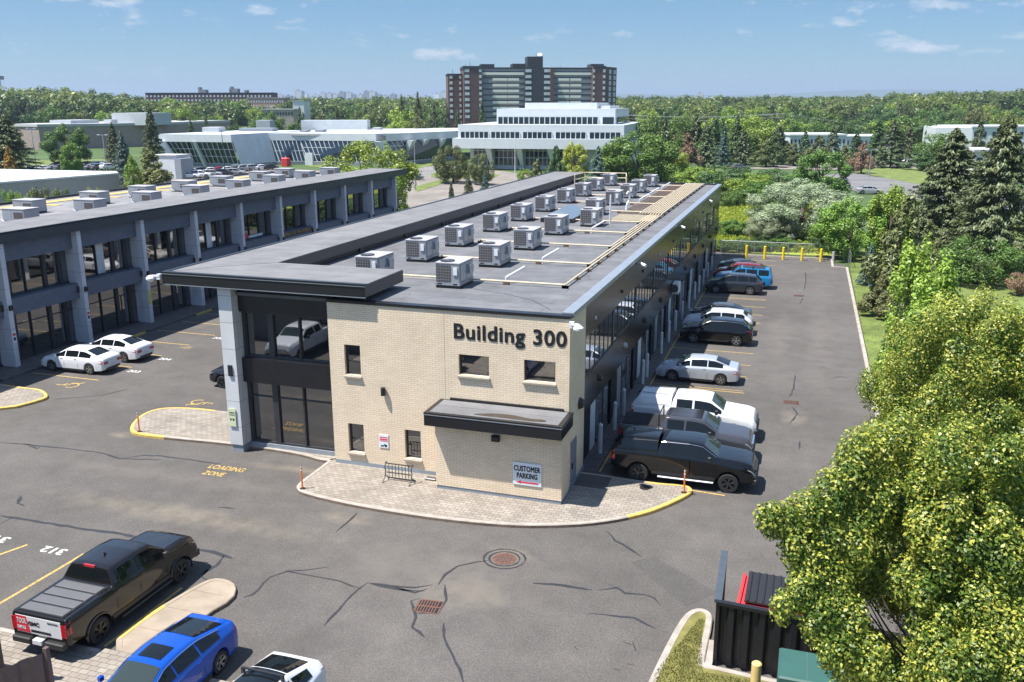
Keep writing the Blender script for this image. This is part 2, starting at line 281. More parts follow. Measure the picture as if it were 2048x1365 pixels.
m_brown=M('brown_fence_metal',(.13,.085,.07),.5,var=.15); m_grass=M('short_grass',(.125,.16,.034),.95,var=.45,scale=.5,bump=.6,detail=8); m_drygrass=M('dry_grass',(.17,.155,.045),.95,var=.4,scale=1.6,bump=.7,detail=9)
m_meadow=M('meadow_grass',(.29,.33,.045),.95,var=.3,scale=.25,bump=.5,detail=8); m_soil=M('dark_ground_cover',(.055,.095,.022),.95,var=.4,scale=.06,detail=9)
m_rust=M('rusty_cast_iron',(.13,.06,.04),.8,var=.3,scale=14); m_letter=M('black_lettering',(.012,.012,.013),.45,var=.05); m_signw=M('sign_white',(.68,.74,.78),.45,var=.03); m_signr=M('sign_red',(.62,.03,.06),.5,var=.05)
m_tyre=M('tyre_rubber',(.018,.018,.019),.75,var=.15); m_rim=M('alloy_rim',(.50,.50,.52),.3,.9,var=.06); m_rimd=M('dark_alloy_rim',(.09,.09,.095),.35,.8,var=.06)
m_cglass=glass('car_glass',(.006,.008,.009),0,1.42,tint=(1,1,1)); m_wsh=glass('windscreen_glass',(.03,.042,.04),0,1.5); m_tail=M('tail_lamp_red',(.45,.008,.012),.15,coat=1,var=.02); m_head=M('head_lamp',(.55,.56,.58),.12,.3,coat=1,var=.05)
m_chrome=M('chrome_trim',(.65,.65,.67),.15,.95,var=.02); m_paint=paint_by_object('car_paint'); m_paintm=paint_by_object('metallic_car_paint',.45,.35); m_tonn=M('tonneau_panel',(.10,.10,.105),.6,var=.06); m_trim=M('black_trim',(.02,.02,.022),.45,var=.05)
m_plate=M('number_plate',(.6,.62,.66),.4,var=.03); m_wb=M('white_metal_panel',(.56,.59,.61),.5,var=.05,scale=.5); m_wbr=M('white_panel_ribbed',(.55,.58,.60),.5,var=.08,scale=.6); m_rooflt=M('pale_roof',(.42,.42,.42),.8,var=.1,scale=.2)
m_tbrick=M('dark_red_brick',(.125,.07,.062),.9,var=.12,scale=.8); m_tgrey=M('tower_grey_concrete',(.27,.28,.30),.85,var=.12,scale=.6); m_tdark=M('tower_dark_trim',(.035,.04,.045),.7); m_balc=M('cream_balcony_panel',(.80,.76,.66),.7,var=.05); m_pane=M('pale_blind',(.55,.58,.6),.5,var=.2,scale=.9)
m_sbrick=M('school_brick',(.30,.24,.21),.9,var=.12,scale=.7); m_ltgrey=M('light_grey_block',(.45,.47,.49),.8,var=.08,scale=.3); m_bark=M('tree_bark',(.09,.065,.05),.95,var=.3,scale=6)
m_leaf=foliage('leaves'); m_needle=foliage('needles',.08,.45); m_linden=foliage('linden_leaves',.4,.4,(.50,.50,.09),.42)
m_leafw=foliage('woods_leaves',.4,.12)
_t=m_leafw.node_tree; _h=[n for n in _t.nodes if n.type=='HUE_SAT'][0]; _c=_t.nodes.new('ShaderNodeTexCoord'); _n=_t.nodes.new('ShaderNodeTexNoise'); _n.inputs['Scale'].default_value=.035; _n.inputs['Detail'].default_value=2; _t.links.new(_c.outputs['Object'],_n.inputs['Vector'])
_r=_t.nodes.new('ShaderNodeValToRGB'); _r.color_ramp.elements[0].position=.38; _r.color_ramp.elements[0].color=(.07,.115,.035,1); _r.color_ramp.elements[1].position=.64; _r.color_ramp.elements[1].color=(.19,.235,.05,1); _t.links.new(_n.outputs['Fac'],_r.inputs[0]); _t.links.new(_r.outputs[0],_h.inputs['Color'])
m_hill=M('far_wooded_land',(.05,.085,.03),.95,var=.45,scale=.02,detail=10)
m_city=M('city_block_wall',(.42,.42,.42),.8,var=.25,scale=.02); m_cityd=M('city_block_dark',(.16,.15,.15),.8,var=.25,scale=.02)
# ================================================================ GROUND
def make_ground():
    vs=[];fs=[]; rads=[0,30,60,100,150,200,250,300,360,430,500,580,660,750,850,950,1100,1400,1900,2600,3500,4500,6000,8000,10500,11500,12300,13200,14500,16000]
    na=144
    vs.append((0,0,-.05))
    def hz_(x,y,r):
        h=ter(x,y)-.05
        if r>=10500:
            a=math.atan2(x,y); amp=110+55*(.5+.5*math.sin(a*3+.6))*(.7+.3*math.sin(a*11+1))+20*math.sin(a*23)
            k={10500:.15,11500:.5,12300:.8,13200:1,14500:.75,16000:.4}.get(r,1); h+=amp*k*1.1
        return h
    for r in rads[1:]:
        for i in range(na):
            a=2*PI*i/na; x,y=r*math.sin(a),r*math.cos(a); vs.append((x,y,hz_(x,y,r)))
    for i in range(na): fs.append((0,1+(i+1)%na,1+i))
    for j in range(len(rads)-2):
        b=1+j*na
        for i in range(na): fs.append((b+i,b+(i+1)%na,b+na+(i+1)%na,b+na+i))
    me=bpy.data.meshes.new('ground'); me.from_pydata(vs,[],fs); me.materials.append(m_soil); me.materials.append(m_hill)
    me.polygons.foreach_set('material_index',[1 if (vs[f[0]][0]**2+vs[f[0]][1]**2)>1300**2 else 0 for f in fs]); me.shade_smooth(); me.update()
    o=bpy.data.objects.new('ground',me); COL.objects.link(o); tag(o,kind='structure')
make_ground()
def struct(name,mb,mt,**k): return mb.build(name,mt,kind='structure',**k)
# asphalt lot around the two buildings
mb=MB(); mb.sheet([(-75,-12),(4.2,-12),(4.2,94.2),(3.2,94.2),(3.2,96.4),(-8,96.4),(-8,100),(-43,100),(-75,100)],0); struct('parking_lot',mb,m_asph)
mb=MB(); mb.sheet([(-230,100),(-30,100.5),gp(1080,352),gp(1010,343),gp(880,331),gp(700,346),gp(560,336),gp(360,348),gp(60,358),(-230,165)],-.02); struct('rear_parking_lot',mb,m_asph2)
# grass verges
mb=MB(); mb.sheet([(4.4,20),(60,20),(60,140),(30,140),(6,104),(4.6,94)],.04); struct('lawn_verge',mb,m_grass)
mb=MB(); mb.sheet([(-14,99),(4,99),(6,160),(-19,165)],.0); struct('meadow',mb,m_meadow)
mb=MB(); mb.sheet([gp(1690,341),gp(1725,333),gp(2000,345),gp(2048,360),gp(1990,378),gp(1840,370)],.03); struct('roadside_lawn',mb,m_grass)
mb=MB(); mb.sheet([gp(1640,352),gp(1700,345),gp(1860,372),gp(2048,400),gp(2048,428),gp(1840,400),gp(1700,380)],.02); struct('access_road',mb,asphalt('road_asphalt',(.17,.165,.165)))
mb=MB(); mb.sheet([gp(1480,338),gp(1560,330),gp(1850,330),gp(1860,342),gp(1700,341)],.02); struct('far_car_park',mb,m_asph2)
mb=MB(); mb.sheet([gp(862,348),gp(905,338),gp(1000,350),gp(985,357),gp(900,358),gp(862,354)],.03)
mb.sheet([gp(825,375),gp(888,358),gp(905,361),gp(835,384)],.03); mb.sheet([gp(810,335),gp(860,328),gp(868,331),gp(812,342)],.03); mb.sheet([gp(610,333),gp(640,325),gp(650,330),gp(640,336)],.03)
mb.sheet([gp(60,332),gp(60,322),gp(220,318),gp(220,334)],.03); mb.sheet([gp(60,301),gp(60,296),gp(320,292),gp(320,299)],.05); struct('traffic_island_grass',mb,m_grass)
mb=MB(); mb.sheet([gp(810,364),gp(880,345),gp(910,334),gp(850,334),gp(800,352)],.01); mb.sheet([gp(60,321),gp(60,305),gp(330,300),gp(220,318)],.01); struct('side_road',mb,asphalt('side_road_asphalt',(.20,.19,.18)))
# raised islands with kerbs
def smooth_poly(pts,it=2):
    for _ in range(it):
        q=[]
        for i in range(len(pts)):
            a=pts[i];b=pts[(i+1)%len(pts)]; q+=[(a[0]*.75+b[0]*.25,a[1]*.75+b[1]*.25),(a[0]*.25+b[0]*.75,a[1]*.25+b[1]*.75)]
        pts=q
    return pts
def inset(pts,d):
    n=len(pts); a=sum(pts[i][0]*pts[(i+1)%n][1]-pts[(i+1)%n][0]*pts[i][1] for i in range(n)); sgn=1 if a>0 else -1; q=[]
    for i in range(n):
        p0=Vector(pts[i-1]);p1=Vector(pts[i]);p2=Vector(pts[(i+1)%n]); d1=(p1-p0); d2=(p2-p1)
        d1=d1.normalized() if d1.length>1e-6 else d2.normalized(); d2=d2.normalized() if d2.length>1e-6 else d1
        n1=Vector((-d1.y,d1.x))*sgn; n2=Vector((-d2.y,d2.x))*sgn; nn=(n1+n2); nn=nn.normalized() if nn.length>1e-6 else n1
        k=1/max(.35,nn.dot(n1)); q.append(tuple(p1+nn*d*k))
    return q
def island(name,pts,surf,kerbmat,h=.14,kw=.17,yellow=None,it=2,surfname='paving'):
    pts=smooth_poly(pts,it) if it else pts
    inn=inset(pts,kw); n=len(pts); mb=MB()
    for i in range(n):
        j=(i+1)%n; mid=((pts[i][0]+pts[j][0])/2,(pts[i][1]+pts[j][1])/2); mi=1 if (yellow and yellow(*mid)) else 0
        a,b,c,d=pts[i],pts[j],inn[j],inn[i]; o2=inset(pts,.03) if False else None
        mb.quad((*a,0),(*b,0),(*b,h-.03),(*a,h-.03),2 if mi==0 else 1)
        a2=(a[0]*.85+d[0]*.15,a[1]*.85+d[1]*.15); b2=(b[0]*.85+c[0]*.15,b[1]*.85+c[1]*.15)
        mb.quad((*a,h-.03),(*b,h-.03),(*b2,h),(*a2,h),mi); mb.quad((*a2,h),(*b2,h),(*c,h),(*d,h),mi); mb.quad((*d,h),(*c,h),(*c,h-.05),(*d,h-.05),mi)
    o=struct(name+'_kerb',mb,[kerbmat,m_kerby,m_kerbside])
    mb=MB(); mb.sheet(inn,h-.012); struct(name+'_'+surfname,mb,surf)
# island round the brick end of building 300 (east) with the yellow nose on the right
isl=[gp(667,918),gp(640,940),gp(596,972),gp(592,982),gp(604,992),gp(700,1015),gp(850,1040),gp(1000,1056),gp(1100,1058),gp(1200,1052),gp(1290,1034),gp(1345,1012),gp(1380,994),gp(1387,985),gp(1372,975),(-5.0,34.85),(-7.5,35.05),(-9.5,35.05),(-9.5,33),(-18.7,33)]
island('entrance_walk',isl,m_paver,m_kerb,yellow=lambda x,y:x>-5.6,it=2)
isl=[(-18.6,33.5),(-19.3,32.7),gp(600,912),gp(470,893),gp(330,880),gp(272,873),gp(259,866),gp(264,850),gp(290,829),gp(330,819),gp(400,821),gp(455,829),(-23.6,37.2),(-18.6,37.2)]
island('corner_walk',isl,m_paver,m_kerb,yellow=lambda x,y:x<-28.0,it=2)
isl=[(-60,37.4),(-45,37.4),gp(52,780),gp(85,783),gp(99,795),gp(90,803),gp(0,826),(-46,32.0),(-60,30)]
island('left_walk',isl,m_paver,m_kerb,yellow=lambda x,y:x>-42.3,it=2)
# walkway in front of the left building, and along the right wall
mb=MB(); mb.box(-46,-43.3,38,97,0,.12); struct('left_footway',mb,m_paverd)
mb=MB()
for y in (49.0,56.5,62.0): mb.box(-43.27,-43.15,y-.9,y+.9,0,.128)
struct('yellow_wheel_kerb',mb,m_kerby)
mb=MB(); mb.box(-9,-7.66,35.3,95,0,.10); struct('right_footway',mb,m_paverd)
mb=MB(); mb.box(-9.0,-6.9,33.6,35.28,.02,.138); struct('door_landing',mb,m_asph)
# long kerb on the right of the lot
mb=MB(); mb.box(4.2,4.42,20,91.5,0,.15); mb.box(3.0,4.42,91.5,91.72,0,.15); mb.box(2.9,3.12,91.7,96.5,0,.15); mb.box(-8,3.2,96.4,96.62,0,.15); struct('lot_kerb',mb,m_kerb)
mb=MB(); mb.box(-8,3.2,96.62,97.4,-.05,.06); struct('gravel_strip',mb,m_kerbside)
# concrete median between pickup and blue car
isl=[gp(475,1178),gp(455,1165),gp(425,1163),gp(392,1178),(-18.45,20.2),(-18.45,18.2),(-16.7,18.2),(-16.7,20.6),gp(468,1205)]
island('median',isl,m_conc,m_conc,yellow=lambda x,y:x<-18.3 and y<20.5,it=1,surfname='slab')
mb=MB()
for y in (19.4,20.6,21.7): mb.box(-18.2,-16.9,y,y+.015,.126,.131)
struct('slab_joint',mb,m_kerbside)
mb=MB(); mb.box(-26,-12,13,17.95,0,.125); mb.box(-18.4,-16.7,17.95,18.2,0,.12); struct('lower_walk_paving',mb,m_paver)
mb=MB(); mb.box(-26,-18.45,17.95,18.1,0,.13); struct('lower_walk_kerb',mb,m_kerb)
mb=MB(); ribbon(mb,[(-18.62,18.4),(-18.6,21.9)],.1,.004); struct('yellow_edge_line',mb,m_yel)
# bottom right grass island
isl=[gp(1290,1385),gp(1328,1305),gp(1358,1250),gp(1376,1229),gp(1400,1223),gp(1422,1232),gp(1426,1250),gp(1408,1330),gp(1412,1338),(3.5,22.5),(3.5,17),(-3.4,17)]
island('grass_island',isl,m_drygrass,m_kerb,it=1,h=.15,kw=.2,surfname='lawn')
# stall lines
mb=MB()
for x,y in ((-7.6,35.1),): ribbon(mb,[(-7.6,35.1),(-7.6,94)],.1,.004)
ribbon(mb,[(-7.6,35.15),(-2.2,34.75)],.1,.0045)
for k in range(21):
    y=37.45+2.83*k
    ribbon(mb,[(-7.55,y),(-2.4,y)],.09,.004)
    if k in(4,5,8,9,10,13): ribbon(mb,[(-7.55,y+.35),(-2.5,y+.35)],.07,.004)
for k in range(12): ribbon(mb,[(-43.0,39.9+2.75*k),(-38.2,39.9+2.75*k)],.1,.004)
for k in range(14): ribbon(mb,[(-29.0,39.6+2.75*k),(-24.2,39.6+2.75*k)],.1,.004)
for px in ((-8,1212,168,1108),(-200,1180,55,1090)):
    ribbon(mb,[gp(px[0],px[1]),gp(px[2],px[3])],.11,.004)
ribbon(mb,[(-14.0,13),(-14.0,18.2)],.1,.004)
struct('parking_line',mb,m_yel)
def ground_text(s,x,y,wd,ht,rz,mt,bold=.02,name='ground_lettering',z=.006):
    me=fit_text(s,wd,ht,bold,0.0); mesh_obj(name,me,mt,None,Matrix.Translation((x,y,z))@Matrix.Rotation(rz,4,'Z'),kind='structure')
ground_text('LOADING',-24.1,30.75,1.75,.42,.02,m_yel,.02); ground_text('ZONE',-23.95,30.1,1.05,.40,.02,m_yel,.02)
ground_text('312',-24.15,22.85,1.0,.42,PI,m_whitep); ground_text('311',-26.85,22.95,1.0,.42,PI,m_whitep)
ground_text('204',-37.9,44.6,.42*2,.4,R(0),m_whitep,.01); ground_text('206',-37.9,50.1,.42*2,.4,0,m_whitep,.01); ground_text('203',-37.9,41.8,.42*2,.4,0,m_whitep,.01)
def wheelchair(x,y,rz,s=.75):
    mb=MB(); ring=[(math.cos(a)*.42,math.sin(a)*.42) for a in [R(d) for d in range(-200,70,15)]]
    ribbon(mb,ring,.11,.006); ribbon(mb,[(-.08,.95),(-.02,.35),(.42,.32),(.62,-.35),(.85,-.3)],.12,.0065); ribbon(mb,[(-.03,.65),(.35,.62)],.1,.007)
    ribbon(mb,[(-.14,1.08),(.02,1.08)],.16,.0065)
    mw=Matrix.Translation((x,y,0))@Matrix.Rotation(rz,4,'Z')@Matrix.Scale(s,4); mb.v=[tuple(mw@Vector(v)) for v in mb.v]; struct('wheelchair_marking',mb,m_yel)
wheelchair(-30.2,38.3,-1.6,.8); wheelchair(-38.9,38.6,1.6,.85); wheelchair(-37.9,47.5,1.6,.45)
# crack sealant, followed point by point along the asphalt
cracks=[((0,1032),(30,1036),(150,1056),(230,1066),(275,1075)),((0,1048),(24,1036)),((378,1098),(425,1104),(448,1112),(466,1118)),((448,1112),(435,1130),(400,1150)),((380,1122),(415,1126),(412,1145),(400,1150)),((398,1150),(412,1160),(440,1160)),
 ((487,1196),(505,1190),(540,1155),(575,1143),(610,1150),(680,1163),(722,1178)),((570,1143),(620,1140),(658,1134)),((648,1252),(690,1205),(722,1175),(735,1166)),((735,1166),(790,1174),(830,1186),(855,1178)),((740,1168),(800,1180),(850,1183)),((785,1172),(830,1176),(865,1170)),
 ((876,1170),(890,1150),(915,1133),(950,1125),(975,1122)),((840,1197),(822,1202),(828,1220),(832,1235),(824,1255),(850,1276)),((882,1225),(832,1228)),((890,1170),(893,1200),(880,1222)),((887,1246),(888,1275),(905,1310),(920,1340),(928,1370)),
 ((672,1064),(695,1045),(714,1027)),((1212,1062),(1230,1082),(1262,1100),(1284,1115)),((1066,1167),(1130,1172),(1185,1181)),((1196,1181),(1235,1176),(1250,1187),(1290,1190),(1308,1196),(1320,1210)),((1215,1168),(1235,1178)),
 ((1177,1227),(1240,1234),(1268,1236),(1312,1258)),((0,885),(60,890),(130,897),(200,906),(240,918),(322,920)),((240,918),(290,911),(322,912),(420,926),(440,928)),((45,888),(80,895),(75,898),(55,892)),((108,799),(150,796),(200,792),(255,779)),
 ((42,993),(36,1007),(50,1013)),((436,1015),(470,1018)),((1265,1285),(1272,1302)),((1246,1284),(1262,1290)),((1590,750),(1588,775),(1582,790),(1577,795)),((1585,815),(1595,828),(1578,848)),((1600,882),(1598,900)),((1662,757),(1680,754),(1698,757)),((1611,545),(1612,560),(1608,580)),((1606,596),(1600,608)),((1575,592),(1600,594),(1620,592)),((1148,1293),(1155,1301)),((1225,1338),(1240,1341)),((1254,1328),(1270,1332))]
mb=MB()
for i,c in enumerate(cracks): ribbon(mb,[gp(*p) for p in c],.15 if i in (0,1,2,3,19,27) else .085,.005,jit=.035)
for (px,py,r1,r2) in ((1009,1118,.74,.93),(1009,1118,.54,.68)):
    cx_,cy_=gp(px,py); ribbon(mb,[(cx_+math.cos(a)*r1,cy_+math.sin(a)*r1*.95) for a in [R(d) for d in range(0,361,20)]],.07,.005,jit=.012)
struct('crack_sealant',mb,m_seal)
mb=MB(); mb.sheet([gp(1262,1125),gp(1305,1113),gp(1436,1186),gp(1372,1214)],.003); struct('asphalt_patch',mb,m_patch)
mb=MB(); cx_,cy_=gp(1009,1118); mb.sheet([(cx_+math.cos(a)*.42,cy_+math.sin(a)*.42) for a in [R(d) for d in range(0,360,20)]],.009)
mh=mb.build('manhole_cover',m_rust,label='round rusty manhole cover in the open asphalt before the brick wall',cat='manhole cover')
mb=MB()
for i in range(-3,4):
    for j in range(-3,4):
        if i*i+j*j<10: mb.box(cx_+i*.11-.03,cx_+i*.11+.03,cy_+j*.11-.03,cy_+j*.11+.03,.009,.016)
mb.build('raised_stud',m_fasciatop,mh)['kind']='stuff'
def catch_basin(x,y,label,wd=.62,ln=.62,rz=0.1):
    e=empty('catch_basin',(x,y,0),label,'storm drain','catch basins in the asphalt',rz); mb=MB(); mb.box(-wd/2,wd/2,-ln/2,ln/2,.001,.006); mb.build('sump',m_dkint,e,rel=False)
    mb=MB()
    mb.box(-wd/2-.05,-wd/2,-ln/2,ln/2,.0,.014); mb.box(wd/2,wd/2+.05,-ln/2,ln/2,.0,.014); mb.box(-wd/2,wd/2,-ln/2-.05,-ln/2,.0,.014); mb.box(-wd/2,wd/2,ln/2,ln/2+.05,.0,.014)
    for k in range(7): mb.box(-wd/2+.04+k*(wd-.08)/7,-wd/2+.075+k*(wd-.08)/7,-ln/2,ln/2,.006,.012)
    mb.box(-wd/2,wd/2,-.03,.03,.007,.013); mb.build('grate',m_rust,e,rel=False); return e
catch_basin(*gp(858,1214),'square rusty storm drain grate ringed by sand and sealant in the foreground asphalt',.72,.66)
catch_basin(.1,47.9,'rusty storm drain in the right-hand lane level with the white pickup',.75,.5,0); catch_basin(.1,77,'farthest storm drain, far down the right-hand lane',.75,.5,0)
# ================================================================ BUILDING 300
B=empty('office_building',(-16,33,0),'long two-storey commercial building with cream brick end wall, black metal side and flat grey roof','building')
def part(mb,name,mt,par=None,label=None,smooth=None): return mb.build(name,mt,par or B,label=label,smooth=smooth)
XL,XR,YF,YB=-23.6,-8.35,32.8,95.0
# brick shell in panels around the openings (windows are recessed)
wins=[(-18.18,-17.43,4.25,5.58,0),(-12.96,-11.65,4.73,5.59,1),(-10.17,-8.87,4.73,5.60,1),(-18.18,-17.43,.73,2.04,0),(-15.49,-14.75,.76,2.05,0)]
def wall_with_openings(mb,x0,x1,z0,z1,y0,y1,ops):
    xs=sorted(set([x0,x1]+[o[0] for o in ops]+[o[1] for o in ops])); zs=sorted(set([z0,z1]+[o[2] for o in ops]+[o[3] for o in ops]))
    # merge into column strips
    for a,b in zip(xs[:-1],xs[1:]):
        cuts=[(o[2],o[3]) for o in ops if o[0]<=a+1e-6 and o[1]>=b-1e-6]; z=z0
        for c in sorted(cuts):
            if c[0]>z+1e-6: mb.box(a,b,y0,y1,z,c[0])
            z=c[1]
        if z<z1-1e-6: mb.box(a,b,y0,y1,z,z1)
mb=MB(); wall_with_openings(mb,-18.9,-8.3,.3,7.38,32.8,33.15,wins); mb.box(-8.65,-8.3,33.15,35.45,.3,7.38); part(mb,'brick_wall',m_brick)
mb=MB(); mb.box(-18.88,-13.57,32.79,33.1,0,.3); part(mb,'foundation',m_bluegrey); mb=MB(); mb.box(-8.62,-8.28,33.0,35.45,0,.3); part(mb,'foundation',m_bluegrey)
def slope_sill(mb,x0,x1,z,y): mb.hexa([(x0,y-.09,z-.12),(x1,y-.09,z-.12),(x1,y+.2,z-.12),(x0,y+.2,z-.12)],[(x0,y-.09,z-.05),(x1,y-.09,z-.05),(x1,y+.2,z+.01),(x0,y+.2,z+.01)])
mb=MB(); mb.box(-13.58,-13.563,32.798,32.81,3.7,7.38); part(mb,'movement_joint',m_sill)
for (x0,x1,z0,z1,k) in wins:
    mb=MB(); mb.box(x0,x1,32.99,33.02,z0,z1); wo=part(mb,'window',m_glass)
    fr=MB(); t=.05
    fr.box(x0,x0+t,32.93,33.03,z0,z1); fr.box(x1-t,x1,32.93,33.03,z0,z1); fr.box(x0+t,x1-t,32.93,33.03,z0,z0+t); fr.box(x0+t,x1-t,32.93,33.03,z1-t,z1)
    if not k: fr.box(x0+t,x1-t,32.95,33.03,z0+(z1-z0)*.42,z0+(z1-z0)*.42+.035)
    fr.build('frame',m_frame,wo); s=MB(); slope_sill(s,x0-.04,x1+.04,z0,32.8); s.build('sill',m_sill,wo)
# annex and its small canopy
mb=MB(); wall_with_openings(mb,-13.57,-8.25,.28,3.04,31.6,32.79,[]); part(mb,'annex',m_brick); mb=MB(); mb.box(-13.55,-8.27,31.62,32.79,0,.28); part(mb,'annex_base',m_bluegrey)
mb=MB(); mb.box(-13.78,-8.12,31.0,32.79,3.05,3.50); part(mb,'small_canopy',m_fascia)
mb=MB(); mb.box(-13.80,-8.10,30.98,32.79,3.50,3.53); part(mb,'canopy_edge',m_flash)
mb=MB(); mb.box(-13.79,-8.11,30.99,32.79,3.53,3.60); mb.box(-13.35,-8.5,32.72,32.79,3.60,3.70); part(mb,'canopy_curb',m_fascia)
mb=MB(); mb.sheet([(-13.6,31.15),(-8.3,31.15),(-8.3,32.7),(-13.6,32.7)],3.606); part(mb,'canopy_membrane',m_roof2)
mb=MB(); mb.sheet(smooth_poly([(-12.0,31.35),(-11.0,31.75),(-10.2,31.75),(-9.5,31.5),(-9.0,31.62),(-8.75,31.4),(-9.2,31.25),(-10.4,31.3),(-11.4,31.3)],2),3.611); part(mb,'water_stain',M('wet_membrane',(.045,.035,.026),.35,var=.2))
mb=MB(); mb.box(-11.1,-10.78,31.42,31.6,2.52,2.76); mb.box(-11.08,-10.8,31.36,31.42,2.58,2.74); part(mb,'wall_lamp',m_black)
# side door
mb=MB(); mb.box(-8.31,-8.26,33.15,34.05,.14,2.15); d=part(mb,'side_door',m_flash); mb=MB(); mb.box(-8.26,-8.2,33.22,33.27,1.0,1.25); mb.build('handle',m_black,d)
mb=MB(); mb.cyl((-8.3,34.55,3.4),(-8.12,34.55,3.4),.26,16,r2=.18); part(mb,'round_wall_lamp',m_black,smooth=40)
mb=MB(); mb.cyl((-16.37,32.68,3.52),(-16.37,32.68,3.86),.1,12); part(mb,'cylinder_wall_lamp',m_black,smooth=40)
# sign lettering (each character stands off the brick)
me=bold_text('Building 300',4.74,.85,.026,1.06,.002); mw=Matrix.Translation((-13.15,32.792,6.04))@Matrix.Rotation(R(90),4,'X'); me.transform(mw); me.transform(Matrix.Translation((16,-33,0))); mesh_obj('sign_lettering',me,m_letter,B)
# parapet flashing + roof
mb=MB(); mb.box(-18.9,-8.28,32.76,33.15,7.38,7.50); mb.box(-23.6,-18.9,33.3,33.6,7.38,7.5); part(mb,'front_parapet',m_fascia); mb=MB(); mb.box(XL,XR+.02,YB-.3,YB+.04,7.38,7.58); part(mb,'rear_parapet',m_fascia)
mb=MB(); mb.box(-8.72,-8.26,33.15,YB-.3,7.50,7.55); mb.box(-8.30,-8.25,33.15,YB-.3,7.36,7.5); part(mb,'edge_flashing',m_flash)
mb=MB(); mb.box(-8.7,-8.32,33.15,YB-.3,7.3,7.5); part(mb,'side_parapet',m_roof)
mb=MB(); mb.box(XL,-8.72,33.15,YB-.3,7.3,7.44); part(mb,'roof',m_roof)
def blob(cx,cy,rx,ry,n=14): return smooth_poly([(cx+math.cos(2*PI*i/n)*rx*random.uniform(.6,1.2),cy+math.sin(2*PI*i/n)*ry*random.uniform(.6,1.2)) for i in range(n)],2)
m_pond=M('ponding_stain',(.115,.115,.118),.75,var=.25,scale=1.5); m_pond2=M('pale_wear',(.175,.172,.168),.85,var=.2,scale=1.5)
for i,(x_,y_,a_,b_) in enumerate(((-12.2,35.2,1.4,.7),(-17.5,38.8,1.6,.8),(-13.2,46.5,1.2,.9),(-18,51,1.5,1.2),(-10.0,41,.6,1.6),(-14,58.2,1.3,1.1),(-21.5,46,.9,2.2),(-17.3,64,1.2,1.0))):
    mb=MB(); mb.sheet(blob(x_,y_,a_,b_),7.4425+.0006*i); part(mb,'roof_stain',m_pond if i%2==0 else m_pond2)
mb=MB(); ribbon(mb,[(-13.8,36.9),(-12.2,36.4),(-10.6,35.4),(-9.4,33.9)],.03,7.449); part(mb,'roof_cable',m_seal)
# L-shaped canopy: front arm and long left arm
mb=MB(); ox,ix=-26.9,-23.35; mb.prism([(ox,32.55),(-16.95,32.55),(-16.95,36.3),(ix,36.3),(ix,YB+2.5),(ox+.3,YB+2.5)],7.72,8.25); part(mb,'canopy',m_fasciatop)
mb=MB(); mb.box(ox-.02,-16.93,32.53,32.56,7.74,8.18); mb.box(ox-.02,ox+.02,32.56,YB+2.5,7.74,8.18); part(mb,'canopy_fascia',m_fascia)
mb=MB(); mb.box(ox-.03,-16.92,32.50,32.58,8.18,8.205); mb.box(ox-.03,ox+.02,32.58,YB+2.5,8.18,8.205); mb.box(ox-.02,-16.93,32.52,32.56,7.705,7.735); part(mb,'canopy_edge_trim',m_flash)
mb=MB(); mb.box(ox-.03,-16.92,32.50,32.72,8.21,8.29); mb.box(ox-.03,ox+.18,32.72,YB+2.5,8.21,8.29); part(mb,'canopy_gravel_stop',m_fascia)
mb=MB(); mb.sheet([(ox+.1,32.65),(-17.0,32.65),(-17.0,36.25),(ix-.05,36.25),(ix-.05,YB+2.4),(ox+.3,YB+2.4)],8.256); part(mb,'canopy_top',m_roof2)
mb=MB(); ribbon(mb,[(ox+.2,32.75),(-25.3,34.6),(ix-.03,36.3)],.05,8.261); part(mb,'canopy_joint',m_seal)
mb=MB()
for y in np.arange(38.5,94,6.0): mb.box(ix-.05,ix+.02,y,y+.35,7.44,7.72)
mb.box(ix-.5,ix-.06,36.0,YB,7.44,7.72); part(mb,'canopy_support',m_black)
mb=MB(); mb.box(-24.0,-18.9,33.3,33.7,7.5,7.72); part(mb,'soffit_band',m_fascia)
# front glazed bay
mb=MB(); mb.box(-23.6,-18.92,33.25,33.6,6.55,7.38); mb.box(-23.6,-18.92,33.2,33.6,3.3,4.42); part(mb,'black_spandrel',m_fascia)
for z0,z1 in ((4.42,6.55),(.33,3.3)):
    mb=MB(); mb.box(-23.6,-18.92,33.56,33.6,z0,z1); wo=part(mb,'window',m_glass); fr=MB()
    for x,wd in ((-23.6,.15),(-22.3,.28),(-20.75,.07),(-19.3,.35)): fr.box(x,x+wd,33.45,33.58,z0,z1)
    fr.box(-23.6,-18.94,33.46,33.575,z0,z0+.1); fr.box(-23.6,-18.94,33.46,33.575,z1-.1,z1)
    if z0<1: fr.box(-23.6,-18.94,33.5,33.572,z1-.75,z1-.69)
    fr.build('frame',m_frame,wo)
mb=MB(); mb.box(-23.9,-18.9,33.4,33.62,0,.33); part(mb,'glazing_base',m_bluegrey)
mb=MB(); mb.box(-23.58,-8.7,33.65,YB-.05,0,7.3); part(mb,'interior_core',m_dkint)
